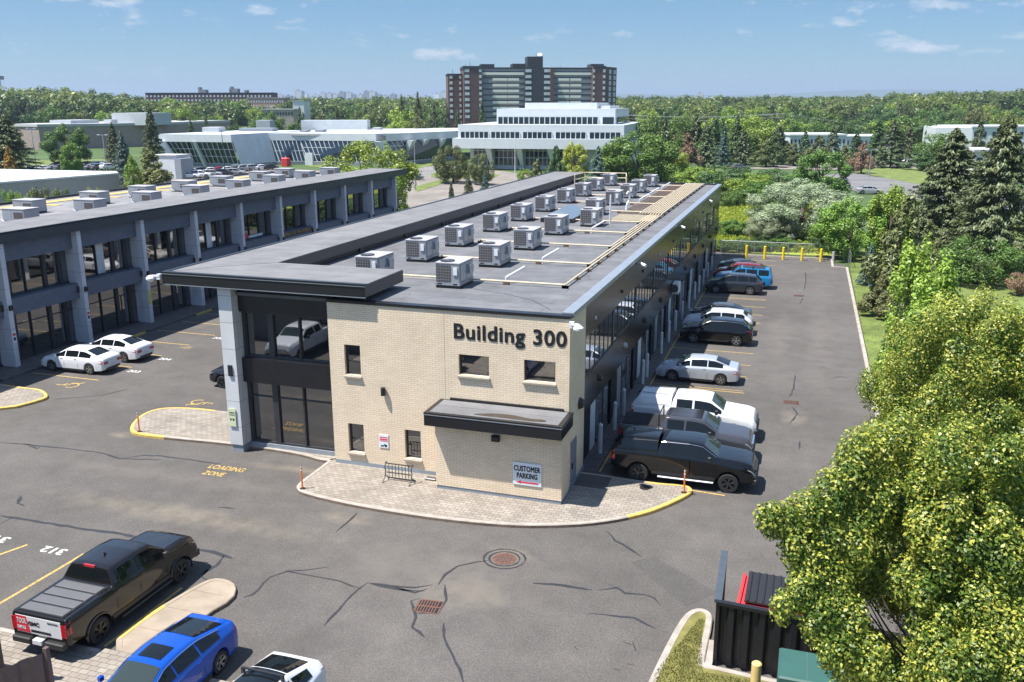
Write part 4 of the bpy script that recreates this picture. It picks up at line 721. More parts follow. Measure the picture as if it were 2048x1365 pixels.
def make_vehicle(kind,label='x',cat='car',paint=None,rim=None,name=None,cap=False,tonneau=None,openbed=False,roofcol=None,glassroof=False,sunroof=False,rack=False,small=False,chromeline=False,arches=False,ribs=False,hoodscoop=False):
    K=KEYS[kind]; S=SPEC[kind]; paint=paint or m_paint
    r=empty(name or {'pickup':'pickup_truck','sedan':'sedan','fastback':'sedan','suv':'sport_utility_vehicle','boxsuv':'sport_utility_vehicle','modely':'crossover'}[kind],(0,0,0),label,cat)
    x0,x1=K[0][0],K[-1][0]; st=.1 if small else .045; xs=list(np.arange(x0,x1,st))+[x1]; mb=MB(); rings=[]
    for x in xs:
        k=smkeys(K,x,.05 if kind!='pickup' else .03); za=None
        for wx in S['w']:
            d=abs(x-wx)
            if d<S['arch']: za=S['r']+math.sqrt(S['arch']**2-d*d)
        c=contour(k,za); rings.append([(x,-y,z) for y,z in c]+[(x,y,z) for y,z in c[::-1][1:-1]])
    n=len(rings[0]); vs=[v for g in rings for v in g]; fs=[]
    for i in range(len(rings)-1):
        for j in range(n): fs.append((i*n+j,i*n+(j+1)%n,(i+1)*n+(j+1)%n,(i+1)*n+j))
    fs.append(tuple(range(n-1,-1,-1))); fs.append(tuple((len(rings)-1)*n+j for j in range(n)))
    mb.add(vs,fs); body=mb.build('body',paint,r,rel=False,smooth=38)
    def P(x,k,off=.012,side=1):   # point on the flank between belt (k=0) and roof edge (k=1)
        zc,zr,wr,zs,wsh,wm,zb=smkeys(K,x,.03); dy=wsh-wr; dz=zr-zs; L=math.hypot(dy,dz) or 1
        return (x,side*((wsh+(wr-wsh)*k)+off*dz/L),zs+(zr-zs)*k+off*dy/L)
    def Q(x,k,off=.012,side=1):   # lower flank: k=0 mid door, 1 belt
        zc,zr,wr,zs,wsh,wm,zb=smkeys(K,x,.03); zm=zb+(zs-zb)*.55
        return (x,side*(wm+(wsh-wm)*k+off),zm+(zs-zm)*k)
    def T(x,u,off=.012):          # top surface across, u -1..1
        zc,zr,wr,zs,wsh,wm,zb=smkeys(K,x,.03); pts=[(0,zc),(.5,zr+(zc-zr)*.88),((wr-.1)/wr,zr+(zc-zr)*.55),(1,zr)]
        a=abs(u)
        for (p,z),(q,zz) in zip(pts[:-1],pts[1:]):
            if a<=q+1e-6: z_=z+(zz-z)*(a-p)/(q-p); break
        return (x,u*wr,z_+off)
    def patch(name,fn,xa,xb,ka,kb,mt,nx=8,nk=3,par=None,flip=False,side=0,inset_end=None):
        mb=MB(); g=[]
        for i in range(nx+1):
            x=xa+(xb-xa)*i/nx
            g.append([fn(x,ka+(kb-ka)*j/nk) for j in range(nk+1)])
        for i in range(nx):
            for j in range(nk):
                q=[g[i][j],g[i+1][j],g[i+1][j+1],g[i][j+1]]
                if flip: q=q[::-1]
                mb.quad(*q)
        return mb.build(name,mt,par or r,rel=False,smooth=50)
    for sd_ in (-1,1):
        for q in S['side']:
            a,b=q[0],q[1]
            if kind=='sedan' and len(q)==3: a,b=-.56,.32
            patch('side_window',lambda x,k,s=sd_:P(x,k,.012,s),a,b,.13,.86,m_cglass,8,2,flip=(sd_<0))
        if chromeline and not small:
            a=S['side'][0][0]-.1; b=S['side'][-1][1]+.05; mb=MB()
            pts=[P(a+(b-a)*i/12,.93,.018,sd_) for i in range(13)]; mb.tube([Vector(p) for p in pts],.012,4); mb.build('window_trim',m_chrome,r,rel=False)
        if not small:
            # door gaps and handles
            mb=MB(); gaps={'sedan':(-.59,.40,1.0),'fastback':(-.64,.33,1.1),'suv':(-1.2,-.28,.9),'boxsuv':(-1.18,-.2,.9),'modely':(-.96,-.01,1.2),'pickup':(-1.0,.03,1.25)}[kind]
            for gx in gaps:
                for ka,kb in ((-.7,0),(0,1)):
                    a=Q(gx,ka,.004,sd_);b=Q(gx,kb,.004,sd_); a2=Q(gx+.014,ka,.004,sd_); b2=Q(gx+.014,kb,.004,sd_)
                    mb.quad(a,a2,b2,b)
            mb.build('door_gap',m_dkint,r,rel=False)
            for gx in gaps[:2]:
                p=Q(gx+.16,.75,.02,sd_); mb=MB(); mb.box(p[0]-.09,p[0]+.09,p[1]-.015,p[1]+.015,p[2]-.018,p[2]+.018); mb.build('door_handle',m_chrome if kind in('sedan',) else paint,r,rel=False)
            # mirrors
            mx_=S['side'][-1][1]-.22; p=P(mx_,.05,.1,sd_); h=1.5 if kind=='pickup' else 1
            mb=MB(); mb.bbox(p[0]-.07,p[0]+.07,p[1]-.02*h if sd_<0 else p[1]-.1,p[1]+.1 if sd_<0 else p[1]+.02,p[2]-.02,p[2]+.12*h,.02)
            if sd_<0: mb.v=[(v[0],v[1]-.12,v[2]) for v in mb.v]
            else: mb.v=[(v[0],v[1]+.12,v[2]) for v in mb.v]
            mb.build('mirror',paint if kind!='pickup' else m_trim,r,rel=False)
            # sill trim
            mb=MB(); wa=S['w'][0]+S['arch']+.05; wb=S['w'][1]-S['arch']-.05; k=smkeys(K,0); y=(k[5]-.02)*sd_; mb.box(wa,wb,min(y,y+.03*sd_),max(y,y+.03*sd_),k[6]-.02,k[6]+.1); mb.build('sill_trim',m_trim if kind not in('pickup',) else m_trim,r,rel=False)
        # lamps
        hl=.42; patch('head_lamp',lambda x,k,s=sd_:Q(x,k,.012,s),x1-(.40 if kind!='pickup' else .3),x1-.03,.35,.95,m_head,4,2,flip=(sd_<0))
        patch('tail_lamp',lambda x,k,s=sd_:Q(x,k,.012,s),x0+.02,x0+(.32 if kind!='pickup' else .17),.3 if kind!='pickup' else -.1,.98,m_tail,4,2,flip=(sd_<0))
        kk=smkeys(K,x1-.02); yy=kk[5]*.66*sd_; wl=.17
        mb=MB(); mb.box(x1-.05,x1+.015,yy-wl,yy+wl,kk[3]-.18,kk[3]-.02); mb.build('front_lamp',m_head,r,rel=False)
        kk=smkeys(K,x0+.04); wl=.17 if kind!='pickup' else .09; yy=(kk[5]*.70 if kind!='pickup' else kk[5]-.11)*sd_
        mb=MB(); mb.box(x0-.015,x0+.06,yy-wl,yy+wl,kk[3]-.17 if kind!='pickup' else kk[3]-.42,kk[3]-.02); mb.build('rear_lamp',m_tail,r,rel=False)
    # windscreen, rear window
    a,b=S['ws']; patch('windscreen',lambda x,u:T(x,u,.014),a,b,-.90,.90,m_wsh,6,10)
    a,b=S['rw']
    if not cap: patch('rear_window',lambda x,u:T(x,u,.014),a,b,-.84,.84,m_cglass,5,10)
    # grille, bumpers, plates
    k=smkeys(K,x1-.02); mb=MB()
    if kind=='pickup':
        mb.box(x1-.05,x1+.03,-.60,.60,.72,1.0); mb.build('grille',m_chrome if tonneau is None and cap is False else m_trim,r,rel=False)
        mb=MB(); mb.bbox(x1-.2,x1+.08,-.92,.92,.46,.68,.04); mb.build('front_bumper',m_trim,r,rel=False)
        mb=MB(); mb.bbox(x0-.14,x0+.06,-.92,-.25,.52,.70,.03); mb.bbox(x0-.14,x0+.06,.25,.92,.52,.70,.03); mb.bbox(x0-.10,x0+.05,-.25,.25,.5,.60,.03); mb.build('rear_bumper',m_trim,r,rel=False)
        mb=MB()
        for s_ in(-1,1): mb.bbox(-.95,1.35,s_*1.03-.08,s_*1.03+.08,.38,.43,.02)
        mb.build('running_board',m_gal if cap else m_trim,r,rel=False)
    else:
        mb.box(x1-.06,x1+.012,-.42,.42,k[6]+.08,k[3]-.12); mb.build('grille',m_trim,r,rel=False)
        kb=smkeys(K,x0+.03); mb=MB(); mb.box(x0-.02,x0+.1,-.55,.55,kb[6]-.04,kb[6]+.10); mb.build('rear_valance',m_trim,r,rel=False)
    mb=MB(); kb=smkeys(K,x0+.03); zz=.62 if kind=='pickup' else (kb[6]+kb[3])/2; mb.box(x0-(.15 if kind=='pickup' else .02),x0-.0,-.16,.16,zz-.06,zz+.07); mb.build('number_plate',m_plate,r,rel=False)
    # wheels
    for wx in S['w']:
        for sd_ in(-1,1):
            wy=(smkeys(K,wx)[5]-.125)*sd_; rr=S['r']; tw=.115; n=22; mb=MB()
            prof=[(rr*.62,-tw),(rr*.93,-tw),(rr,-tw*.7),(rr,tw*.7),(rr*.93,tw),(rr*.62,tw)]; vs=[];fs=[]
            for i in range(n):
                a=2*PI*i/n
                for (q,y) in prof: vs.append((wx+q*math.cos(a),wy+y,rr+q*math.sin(a)))
            m_=len(prof)
            for i in range(n):
                for j in range(m_-1): fs.append((i*m_+j,i*m_+j+1,((i+1)%n)*m_+j+1,((i+1)%n)*m_+j))
            mb.add(vs,fs); mb.cyl((wx,wy-tw*.3*sd_,rr),(wx,wy+tw*.1*sd_,rr),rr*.66,n); wh=mb.build('wheel',m_tyre,r,rel=False,smooth=40)
            s=MB(); yf=wy+tw*.72*sd_; ns=6 if kind=='pickup' else 5
            for i in range(ns):
                a=2*PI*i/ns+.3
                for da in (-.13,.13): s.beam((wx+math.cos(a)*.04,yf,rr+math.sin(a)*.04),(wx+math.cos(a+da)*rr*.64,yf+.02*sd_,rr+math.sin(a+da)*rr*.64),.035,.04)
            s.cyl((wx,yf-.02*sd_,rr),(wx,yf+.03*sd_,rr),rr*.16,10)
            for i in range(16):
                a=2*PI*i/16;b=2*PI*(i+1)/16; s.beam((wx+math.cos(a)*rr*.645,yf+.02*sd_,rr+math.sin(a)*rr*.645),(wx+math.cos(b)*rr*.645,yf+.02*sd_,rr+math.sin(b)*rr*.645),.02,.05)
            s.build('rim',rim or m_rim,wh,rel=False)
    if arches:
        for wx in S['w']:
            for sd_ in (-1,1):
                y=(smkeys(K,wx)[5]+.005)*sd_; mb=MB(); pts=[Vector((wx+(S['arch']+.02)*math.cos(a),y,S['r']+(S['arch']+.02)*math.sin(a))) for a in [R(d) for d in range(-12,193,12)]]; mb.tube(pts,.035,5); mb.build('wheel_arch_trim',paint,r,rel=False)
    if cap:
        CK=[(-2.86,1.46,1.45,.86,1.42,.93,.93,1.40),(-2.80,1.58,1.56,.84,1.43,.94,.94,1.40),(-2.55,1.90,1.85,.75,1.44,.95,.95,1.40),(-1.0,1.95,1.90,.76,1.44,.95,.95,1.40)]
        mb=MB(); rings=[]
        for x in list(np.arange(-2.86,-1.0,.06))+[-1.0]:
            zc,zr,wr,zs,wsh,wm,zb=smkeys(CK,x,.04); c=[(0,1.40),(wsh,1.40),(wsh,zs),(wr+.03,zr-.06),(wr-.05,zr),(wr*.5,zr+(zc-zr)*.8),(0,zc)]; rings.append([(x,-y,z) for y,z in c]+[(x,y,z) for y,z in c[::-1][1:-1]])
        n=len(rings[0]); vs=[v for g in rings for v in g]; fs=[(i*n+j,i*n+(j+1)%n,(i+1)*n+(j+1)%n,(i+1)*n+j) for i in range(len(rings)-1) for j in range(n)]+[tuple(range(n-1,-1,-1)),tuple((len(rings)-1)*n+j for j in range(n))]
        mb.add(vs,fs); cp_=mb.build('truck_cap',paint,r,rel=False,smooth=35)
        for s_ in(-1,1):
            mb=MB(); mb.box(-2.45,-1.25,s_*.62-.02,s_*.62+.02,1.935,1.955); mb.build('cap_rail',m_trim,cp_,rel=False)
            mb=MB(); mb.quad((-2.4,s_*.935,1.52),(-1.15,s_*.935,1.52),(-1.15,s_*.80,1.82),(-2.4,s_*.80,1.82)) if s_<0 else mb.quad((-2.4,s_*.80,1.82),(-1.15,s_*.80,1.82),(-1.15,s_*.935,1.52),(-2.4,s_*.935,1.52)); mb.build('cap_side_panel',paint if tonneau!='g' else m_cglass,cp_,rel=False)
        mb=MB(); mb.quad((-2.83,.7,1.54),(-2.83,-.7,1.54),(-2.60,-.62,1.84),(-2.60,.62,1.84)); mb.build('cap_rear_window',m_cglass,cp_,rel=False)
    elif tonneau:
        mb=MB(); mb.box(-2.84,-1.08,-.80,.80,1.40,1.425); tt=mb.build('tonneau_cover',m_trim,r,rel=False)
        for i in range(4): mb=MB(); mb.bbox(-2.80+i*.43,-2.80+i*.43+.35,-.76,.76,1.42,1.455,.01); mb.build('tonneau_panel',m_tonn,tt,rel=False)
    elif openbed:
        mb=MB(); mb.box(-2.82,-1.1,-.80,.80,1.422,1.428); mb.build('bed_opening',m_dkint,r,rel=False)
        mb=MB(); mb.tube([Vector(p) for p in ((-1.15,-.75,1.44),(-1.15,-.70,1.95),(-1.15,.70,1.95),(-1.15,.75,1.44))],.03,6); mb.build('headache_rack',m_trim,r,rel=False)
    if ribs:
        mb=MB()
        for j in range(-4,5): mb.box(-.8,.72,j*.13-.012,j*.13+.012,1.90,1.955-abs(j)*.004)
        mb.build('roof_rib',m_trim,r,rel=False)
    if roofcol: patch('roof_panel',lambda x,u:T(x,u,.006),S['rw'][1]+.05,S['ws'][0]-.02,-.97,.97,roofcol,6,8)
    if glassroof: patch('glass_roof',lambda x,u:T(x,u,.010),S['rw'][1]+.05,S['ws'][0]-.06,-.86,.86,m_cglass,6,8)
    if sunroof: patch('sunroof',lambda x,u:T(x,u,.010),S['ws'][0]-.78,S['ws'][0]-.22,-.62,.62,m_cglass,2,6)
    if rack:
        for xx in (-.75,.35):
            mb=MB(); k=smkeys(K,xx); mb.beam((xx,-k[2]+.0,k[0]+.08),(xx,k[2]-.0,k[0]+.08),.06,.03); mb.box(xx-.04,xx+.04,-k[2]-.02,-k[2]+.05,k[1]-.02,k[0]+.09); mb.box(xx-.04,xx+.04,k[2]-.05,k[2]+.02,k[1]-.02,k[0]+.09); mb.build('roof_bar',m_trim,r,rel=False)
    return r
def set_col(r,c):
    for ch in [r]+list(r.children_recursive): ch.color=(*c,1)
def place(r,x,y,ang,c,label=None,group=None):
    r.location=(x,y,.004); r.rotation_euler=(0,0,ang); set_col(r,c)
    if label: r['label']=label
    if group: r['group']=group
    return r
BLACK=(.004,.004,.0045); WHITE=(.70,.71,.72); SILVER=(.36,.38,.42); GREY=(.085,.09,.10); DGREY=(.035,.037,.042)
# pickup in the foreground left, nose away from the camera
g=make_vehicle('pickup','black pickup with a ribbed bed cover and red-and-white stickered tailgate by the concrete median','pickup truck',tonneau='t',rim=m_rimd,arches=True,chromeline=False)
place(g,-19.82,20.3,PI/2,(.0085,.007,.006))
e=MB(); e.box(-2.968,-2.955,-.80,.80,.80,1.33); tg_=e.build('tailgate',m_white,g,rel=False)
e=MB(); e.add([(-2.972,.80,.82),(-2.972,.30,.82),(-2.972,.42,1.32),(-2.972,.80,1.32)],[(0,1,2,3)]); e.build('red_sticker',m_signr,tg_,rel=False)
for s_,y0_,z_,wd,ht,mt in (('TOOL',.76,1.08,.34,.17,m_white),('GMC',.36,1.06,.40,.13,m_letter),('ELEVATION',-.35,1.22,.36,.05,m_letter),('RENTALS',.76,.90,.30,.10,m_white)):
    me=fit_text(s_,wd,ht,.03,.002); me.transform(Matrix.Translation((-2.976,y0_,z_))@Matrix.Rotation(R(-90),4,'Z')@Matrix.Rotation(R(90),4,'X')); o=mesh_obj('lettering',me,mt,tg_)
e=MB(); e.box(-2.976,-2.97,-.42,.28,.86,.93); e.build('sticker_band',m_letter,tg_,rel=False)
e=MB(); e.box(-.90,-.84,-.2,.2,1.86,1.93); e.build('high_brake_lamp',m_tail,g,rel=False)
e=MB(); e.cyl((-.2,.0,1.95),(-.28,0,2.05),.04,6,r2=.01); e.build('antenna',m_trim,g,rel=False)
b_=make_vehicle('fastback','bright blue four-door sedan with a dark sunroof in the foreground','car',sunroof=True,chromeline=True)
place(b_,-15.45,17.05,-PI/2,(.003,.058,.34))
t_=make_vehicle('modely','white crossover with black glass roof and crossbars cut by the bottom edge','car',glassroof=True,rack=True,name='crossover')
place(t_,-12.05,16.0,-PI/2,WHITE)
# trucks reversed in by the black wall
p1=make_vehicle('pickup','black pickup with matching bed cap, nearest of the trucks along the black wall','pickup truck',cap=True,rim=m_rimd,chromeline=True); place(p1,-4.05,36.0,0,(.0035,.004,.005))
p2=make_vehicle('pickup','dark grey pickup with open bed between the black and the white capped pickups','pickup truck',openbed=True,ribs=True,name='pickup_truck'); place(p2,-4.35,38.95,0,(.045,.046,.055))
p3=make_vehicle('pickup','white pickup with a white bed cap parked along the black wall','pickup truck',cap=True,name='pickup_truck',rim=m_rimd); place(p3,-4.35,41.95,0,WHITE)
s1=make_vehicle('sedan','silver four-door sedan parked alone between the white truck and the dark crossover','car',paint=m_paintm,chromeline=True); place(s1,-5.15,50.65,PI,(.50,.53,.58))
s2=make_vehicle('suv','black crossover with silver wheels, nearest of the second cluster by the black wall','car',chromeline=True,name='crossover'); place(s2,-5.0,59.65,PI,(.003,.003,.0035))
s3=make_vehicle('suv','pearl white crossover between two dark cars along the black wall','car',name='crossover'); place(s3,-5.2,62.5,PI,(.50,.52,.56))
s4=make_vehicle('sedan','dark grey car half hidden behind the pearl white crossover','car'); place(s4,-5.4,65.4,PI,(.03,.033,.04))
s5=make_vehicle('suv','dark grey hatchback crossover parked before the bright blue off-roader','car',name='crossover'); place(s5,-5.2,76.8,PI,(.022,.026,.034))
s6=make_vehicle('boxsuv','bright blue boxy off-roader with dark roof and roof rack','car',rack=True,roofcol=m_trim,arches=True); place(s6,-4.6,79.5,PI,(.01,.17,.38))
s7=make_vehicle('suv','dark red crossover squeezed between the blue off-roader and the black sedan','car',name='crossover'); place(s7,-5.1,82.4,PI,(.16,.006,.01))
s8=make_vehicle('sedan','black sedan nearest the yellow bollards at the far end','car',chromeline=True); place(s8,-5.0,85.6,0,(.004,.004,.005))
# sedans at the left building
w1=make_vehicle('sedan','white sedan parked nearest the camera before the left building','car'); place(w1,-40.85,41.45,PI+.02,(.74,.75,.76),group='white sedans before the left building')
w2=copy_tree(w1); place(w2,-40.7,44.2,PI,(.74,.75,.76),'white sedan beyond the other one, tight against the left building walkway')
k1=make_vehicle('suv','dark car nose showing just left of the light corner pillar','car',name='parked_car',rim=m_rimd); place(k1,-29.0,41.65,PI,(.012,.012,.015))
# vehicles standing where the windows show their reflections
rf=copy_tree(p3); place(rf,-26.9,83.6,PI,WHITE,'white pickup hidden behind the canopy, mirrored in the left building windows')
rf=copy_tree(s3); place(rf,-26.9,68.6,PI,WHITE,'white crossover hidden behind the canopy, mirrored in the left building windows')
rf=copy_tree(w1); rf['group']=''; del rf['group']; place(rf,-26.9,76.0,PI,(.45,.42,.38),'beige sedan hidden behind the canopy, mirrored in the left building windows')
rf=make_vehicle('pickup','white pickup mirrored in the upper front glazing beside the corner pillar','pickup truck',name='pickup_truck',openbed=True); place(rf,-30.0,18.3,PI/2,WHITE)
# ================================================================ STREET FURNITURE
def marker(x,y,label):
    e=empty('marker_post',(x,y,.13),label,'marker post','orange marker posts on the kerbed islands'); mb=MB(); mb.cyl((0,0,0),(0,0,.03),.11,10); mb.build('base',m_black,e,rel=False)
    mb=MB(); mb.cyl((0,0,.03),(0,0,1.0),.035,8,mi=0); mb.cyl((0,0,.80),(0,0,.86),.037,8,mi=1); mb.cyl((0,0,.94),(0,0,1.0),.037,8,mi=1); mb.build('post',[m_orange,m_signw],e,rel=False); return e
marker(*gp(279,864,.13),'orange marker post on the far left yellow-kerbed island'); marker(*gp(605,978,.13),'orange marker post at the left tip of the paved island before the brick wall'); marker(*gp(1368,986,.13),'orange marker post on the yellow kerb before the black pickup')
mb=MB(); x,y=gp(1290,976,.13); mb.cyl((x,y,.13),(x,y,.16),.22,12); mb.build('drain_lid',m_black,label='small round black lid on the pavers by the yellow kerb',cat='drain lid')
bys=[37.5,40.7,42.9,48.5,49.9,55.2,58.4,61.6,65.0,68.9,72.6,75.6,78.8,82.3,86.0]
br_=empty('bollard',(-8.0,37.5,0),'x','bollard','grey-white bollards along the black wall')
mb=MB(); mb.cyl((0,0,0),(0,0,1.35),.1,12); mb.cyl((0,0,1.35),(0,0,1.43),.1,12,r2=.04); mb.build('post',m_boll,br_,rel=False,smooth=40)
mb=MB(); mb.cyl((0,0,1.12),(0,0,1.15),.104,12); mb.cyl((0,0,1.24),(0,0,1.27),.104,12); mb.build('band',m_gal,br_,rel=False)
nth=['first','second','third','fourth','fifth','sixth','seventh','eighth','ninth','tenth','eleventh','twelfth','thirteenth','fourteenth','fifteenth']
for i,y in enumerate(bys):
    o=br_ if i==0 else copy_tree(br_); o.location=(-8.0,y,.1); o['label']='grey-white bollard by the black wall, %s from the brick corner'%nth[i]
for i,(px,py) in enumerate(((1495,509),(1530,520),(1565,520),(1602,522),(1637,525))):
    x,y=gp(px,py); y=95.2; x=-5.4+1.83*i; e=empty('bollard',(x,y,0),'yellow bollard before the fence at the lot end, %s from the left'%nth[i],'bollard','yellow bollards at the end of the lot'); mb=MB(); mb.cyl((0,0,0),(0,0,1.28),.13,12); mb.build('post',m_bolly,e,rel=False,smooth=40); mb=MB(); mb.cyl((0,0,1.28),(0,0,1.33),.125,12,r2=.04); mb.build('cap',m_bolly,e,rel=False)
mb=MB(); x,y=3.1,95.0; mb.cyl((x,y,0),(x,y,1.1),.14,12); mb.build('bollard',M('greyish_bollard',(.42,.40,.37),.7),label='worn grey bollard right of the yellow ones at the lot end',cat='bollard')
# chain-link fence
e=empty('chain_link_fence',(0,97.5,0),'low chain-link fence behind the yellow bollards','fence'); mb=MB(); 
for i in range(9): 
    if i<8: pass
fp=[(-8.2+1.72*i,97.6) for i in range(8)]+[(4.6,95.0),(4.6,91.8)]
for i,p in enumerate(fp):
    s=MB(); s.cyl((*p,0),(*p,1.45),.035,6); s.build('fence_post',m_gal,e)
for a,b in zip(fp[:-1],fp[1:]): mb.cyl((*a,1.4),(*b,1.4),.022,5)
mb.build('top_rail',m_gal,e); mb=MB()
for a,b in zip(fp[:-1],fp[1:]):
    a=Vector((*a,0));b=Vector((*b,0)); L=(b-a).length; n=int(L/.16); d=(b-a)/L
    for k in range(-8,n):
        for s_ in (1,-1):
            t0=k*.16; t1=t0+1.25; lo,hi=.08,1.38
            if s_<0: p0,p1=(t0,hi),(t1,lo)
            else: p0,p1=(t0,lo),(t1,hi)
            ta,tb=max(0,p0[0]),min(L,p1[0])
            if tb-ta<.05: continue
            z=lambda t: p0[1]+(p1[1]-p0[1])*(t-p0[0])/(p1[0]-p0[0])
            q0=a+d*ta+Vector((0,0,z(ta))); q1=a+d*tb+Vector((0,0,z(tb))); up=Vector((0,0,.008)); mb.quad(q0-up,q1-up,q1+up,q0+up)
mb.build('wire_mesh',m_gal,e)
# bike rack
e=empty('bike_rack',(-15.3,31.7,.13),'black metal bicycle rack on the pavers against the brick wall','bicycle rack'); mb=MB(); r_=.022
for y in (31.45,31.95): mb.tube([(-15.95,y,.16),(-14.65,y,.16)],r_,6) if y>31.6 else None
mb.tube([(-15.85,31.7,.5),(-14.75,31.7,.5)],r_,6); mb.tube([(-15.85,31.7,.9),(-14.75,31.7,.9)],r_,6); mb.build('rail',m_black,e)
mb=MB()
for i in range(7): x=-15.75+i*.15; mb.tube([(x,31.7,.3),(x,31.7,.9)],.014,5)
mb.build('bar',m_black,e)
for x in(-15.9,-14.7):
    mb=MB(); mb.tube([(x,31.35,.15),(x,31.6,.3),(x,31.7,.55),(x,31.62,.75),(x,31.75,.95),(x,31.85,.85)],r_,6); mb.tube([(x,31.95,.15),(x,31.7,.35)],r_,6); mb.build('end_frame',m_black,e)
# dumpster corner
e=empty('dumpster_enclosure',(-1.5,23,0),'black corrugated metal screen round the red dumpster','fence')
def corr(mb,p,q,z0,z1,amp=.05,pitch=.28,th=.06):
    p=Vector((*p,0));q=Vector((*q,0)); d=(q-p); L=d.length; d/=L; n=Vector((-d.y,d.x,0)); t=0; pts=[]; k=0
    while t<L: pts.append((t,amp*(1 if k%4 in(1,2) else -1))); t+=pitch/4 if k%2==0 else pitch/2; k+=1
    pts.append((L,0))
    for (t0,a0),(t1,a1) in zip(pts[:-1],pts[1:]):
        A=p+d*t0+n*a0;B_=p+d*t1+n*a1; mb.quad((A.x,A.y,z0),(B_.x,B_.y,z0),(B_.x,B_.y,z1),(A.x,A.y,z1))
mb=MB(); corr(mb,(-1.42,23.0),(4.0,22.7),.1,1.95); mb.build('front_screen',m_corr,e)
mb=MB(); corr(mb,(-1.42,23.05),(-1.5,25.9),.1,1.95); mb.build('side_screen',m_corr,e)
mb=MB(); mb.beam((-1.5,22.98,2.0),(4.05,22.68,2.0),.16,.1); mb.build('front_cap',m_fascia,e); mb=MB(); mb.beam((-1.46,23.02,2.005),(-1.54,26.0,2.005),.2,.1); mb.build('side_cap',m_flash if False else M('slate_cap',(.06,.075,.09),.4),e)
for p in ((-1.45,22.98),(-1.54,25.95)): s=MB(); s.box(p[0]-.05,p[0]+.05,p[1]-.05,p[1]+.05,0,1.98); s.build('post',m_corr,e)
mb=MB(); mb.box(-1.7,4.1,22.55,22.62,0,.14); mb.box(-1.7,-1.5,22.62,24,0,.14); struct('enclosure_kerb',mb,m_kerb)
e=empty('dumpster',(0,24.9,0),'red dumpster with a ribbed black lid behind the corrugated screen','dumpster')
mb=MB(); mb.hexa([(-.85,24.1,.1),(1.3,24.0,.1),(1.35,25.5,.1),(-.8,25.6,.1)],[(-.95,23.95,1.3),(1.35,23.85,1.3),(1.45,25.6,1.45),(-.85,25.7,1.45)]); mb.build('bin',m_red,e)
mb=MB(); mb.beam((-.95,23.92,1.28),(1.35,23.82,1.28),.1,.16); mb.beam((-.97,23.95,1.3),(-.88,25.75,1.46),.09,.14); mb.build('rim',m_red,e)
for k in range(2):
    x=-.8+k*1.12; mb=MB(); mb.hexa([(x,24.25,1.40),(x+1.06,24.2,1.40),(x+1.1,25.7,1.56),(x+.04,25.75,1.56)],[(x,24.25,1.45),(x+1.06,24.2,1.45),(x+1.1,25.7,1.61),(x+.04,25.75,1.61)]); ld=mb.build('lid',m_trim,e)
    mb=MB()
    for j in range(5): mb.beam((x+.1+j*.21,24.25,1.47),(x+.13+j*.21,25.7,1.63),.05,.04)
    mb.build('lid_rib',m_black,ld)
e=empty('transformer_box',(1.2,21.3,0),'green steel utility cabinet in front of the corrugated screen','utility box'); mb=MB(); mb.bbox(.25,2.1,20.6,21.95,.1,1.6,.04); mb.build('cabinet',m_green,e)
mb=MB(); mb.box(.18,2.2,20.5,22.05,0,.12); mb.build('pad',m_conc,e); mb=MB()
for k in range(14): mb.cyl((.95,20.7+k*.09,1.6),(.95,20.7+k*.09,1.61),.012,5)
mb.build('rivet_row',m_gal,e); mb=MB(); mb.box(1.17,1.19,20.585,20.6,.15,1.55); mb.build('door_gap',m_dkint,e)
e=empty('bollard',(-.28,21.6,0),'tan painted bollard before the green utility cabinet','bollard'); mb=MB(); mb.cyl((0,0,0),(0,0,1.2),.13,16); mb.build('post',m_tan,e,rel=False,smooth=40); mb=MB(); mb.cyl((0,0,1.2),(0,0,1.23),.125,16,r2=.10); mb.build('cap',m_tan,e,rel=False)
# bottom left: brick corner and brown fence
e=empty('brick_building',(-21,15,0),'sliver of grey brick building with a dark corner trim at the bottom left edge','building'); mb=MB(); mb.box(-40,-19.75,8,15.9,0,3.2); mb.build('wall',brick('grey_brick',(.28,.25,.24),(.22,.20,.19),(.13,.12,.12),.25,.08,.01),e)
mb=MB(); mb.box(-19.75,-19.62,15.8,15.93,0,3.2); mb.build('corner_trim',m_brown,e)
e=empty('brown_fence',(-17.8,14,0),'short brown ribbed metal fence at the bottom left corner','fence'); mb=MB(); corr(mb,(-17.75,15.6),(-19.4,12.4),.1,1.8,.03,.4); mb.build('panel',m_brown,e)
mb=MB(); mb.box(-17.8,-17.68,15.57,15.69,0,1.9); mb.build('post',m_brown,e)
# ================================================================ FAR BUILDINGS
def rect_building(name,label,A,Bp,depthv,z0,z1,parts):
    """A,Bp: ground ends of the visible front; depthv: how far it runs back"""
    A=Vector((A[0],A[1],0));Bp=Vector((Bp[0],Bp[1],0)); d=(Bp-A).normalized(); n=Vector((-d.y,d.x,0))
    return A,Bp,d,n
def obox(mb,A,d,n,u0,u1,v0,v1,z0,z1,mi=0):
    P=lambda u,v,z:(A.x+d.x*u+n.x*v,A.y+d.y*u+n.y*v,z)
    mb.hexa([P(u0,v0,z0),P(u1,v0,z0),P(u1,v1,z0),P(u0,v1,z0)],[P(u0,v0,z1),P(u1,v0,z1),P(u1,v1,z1),P(u0,v1,z1)],mi)
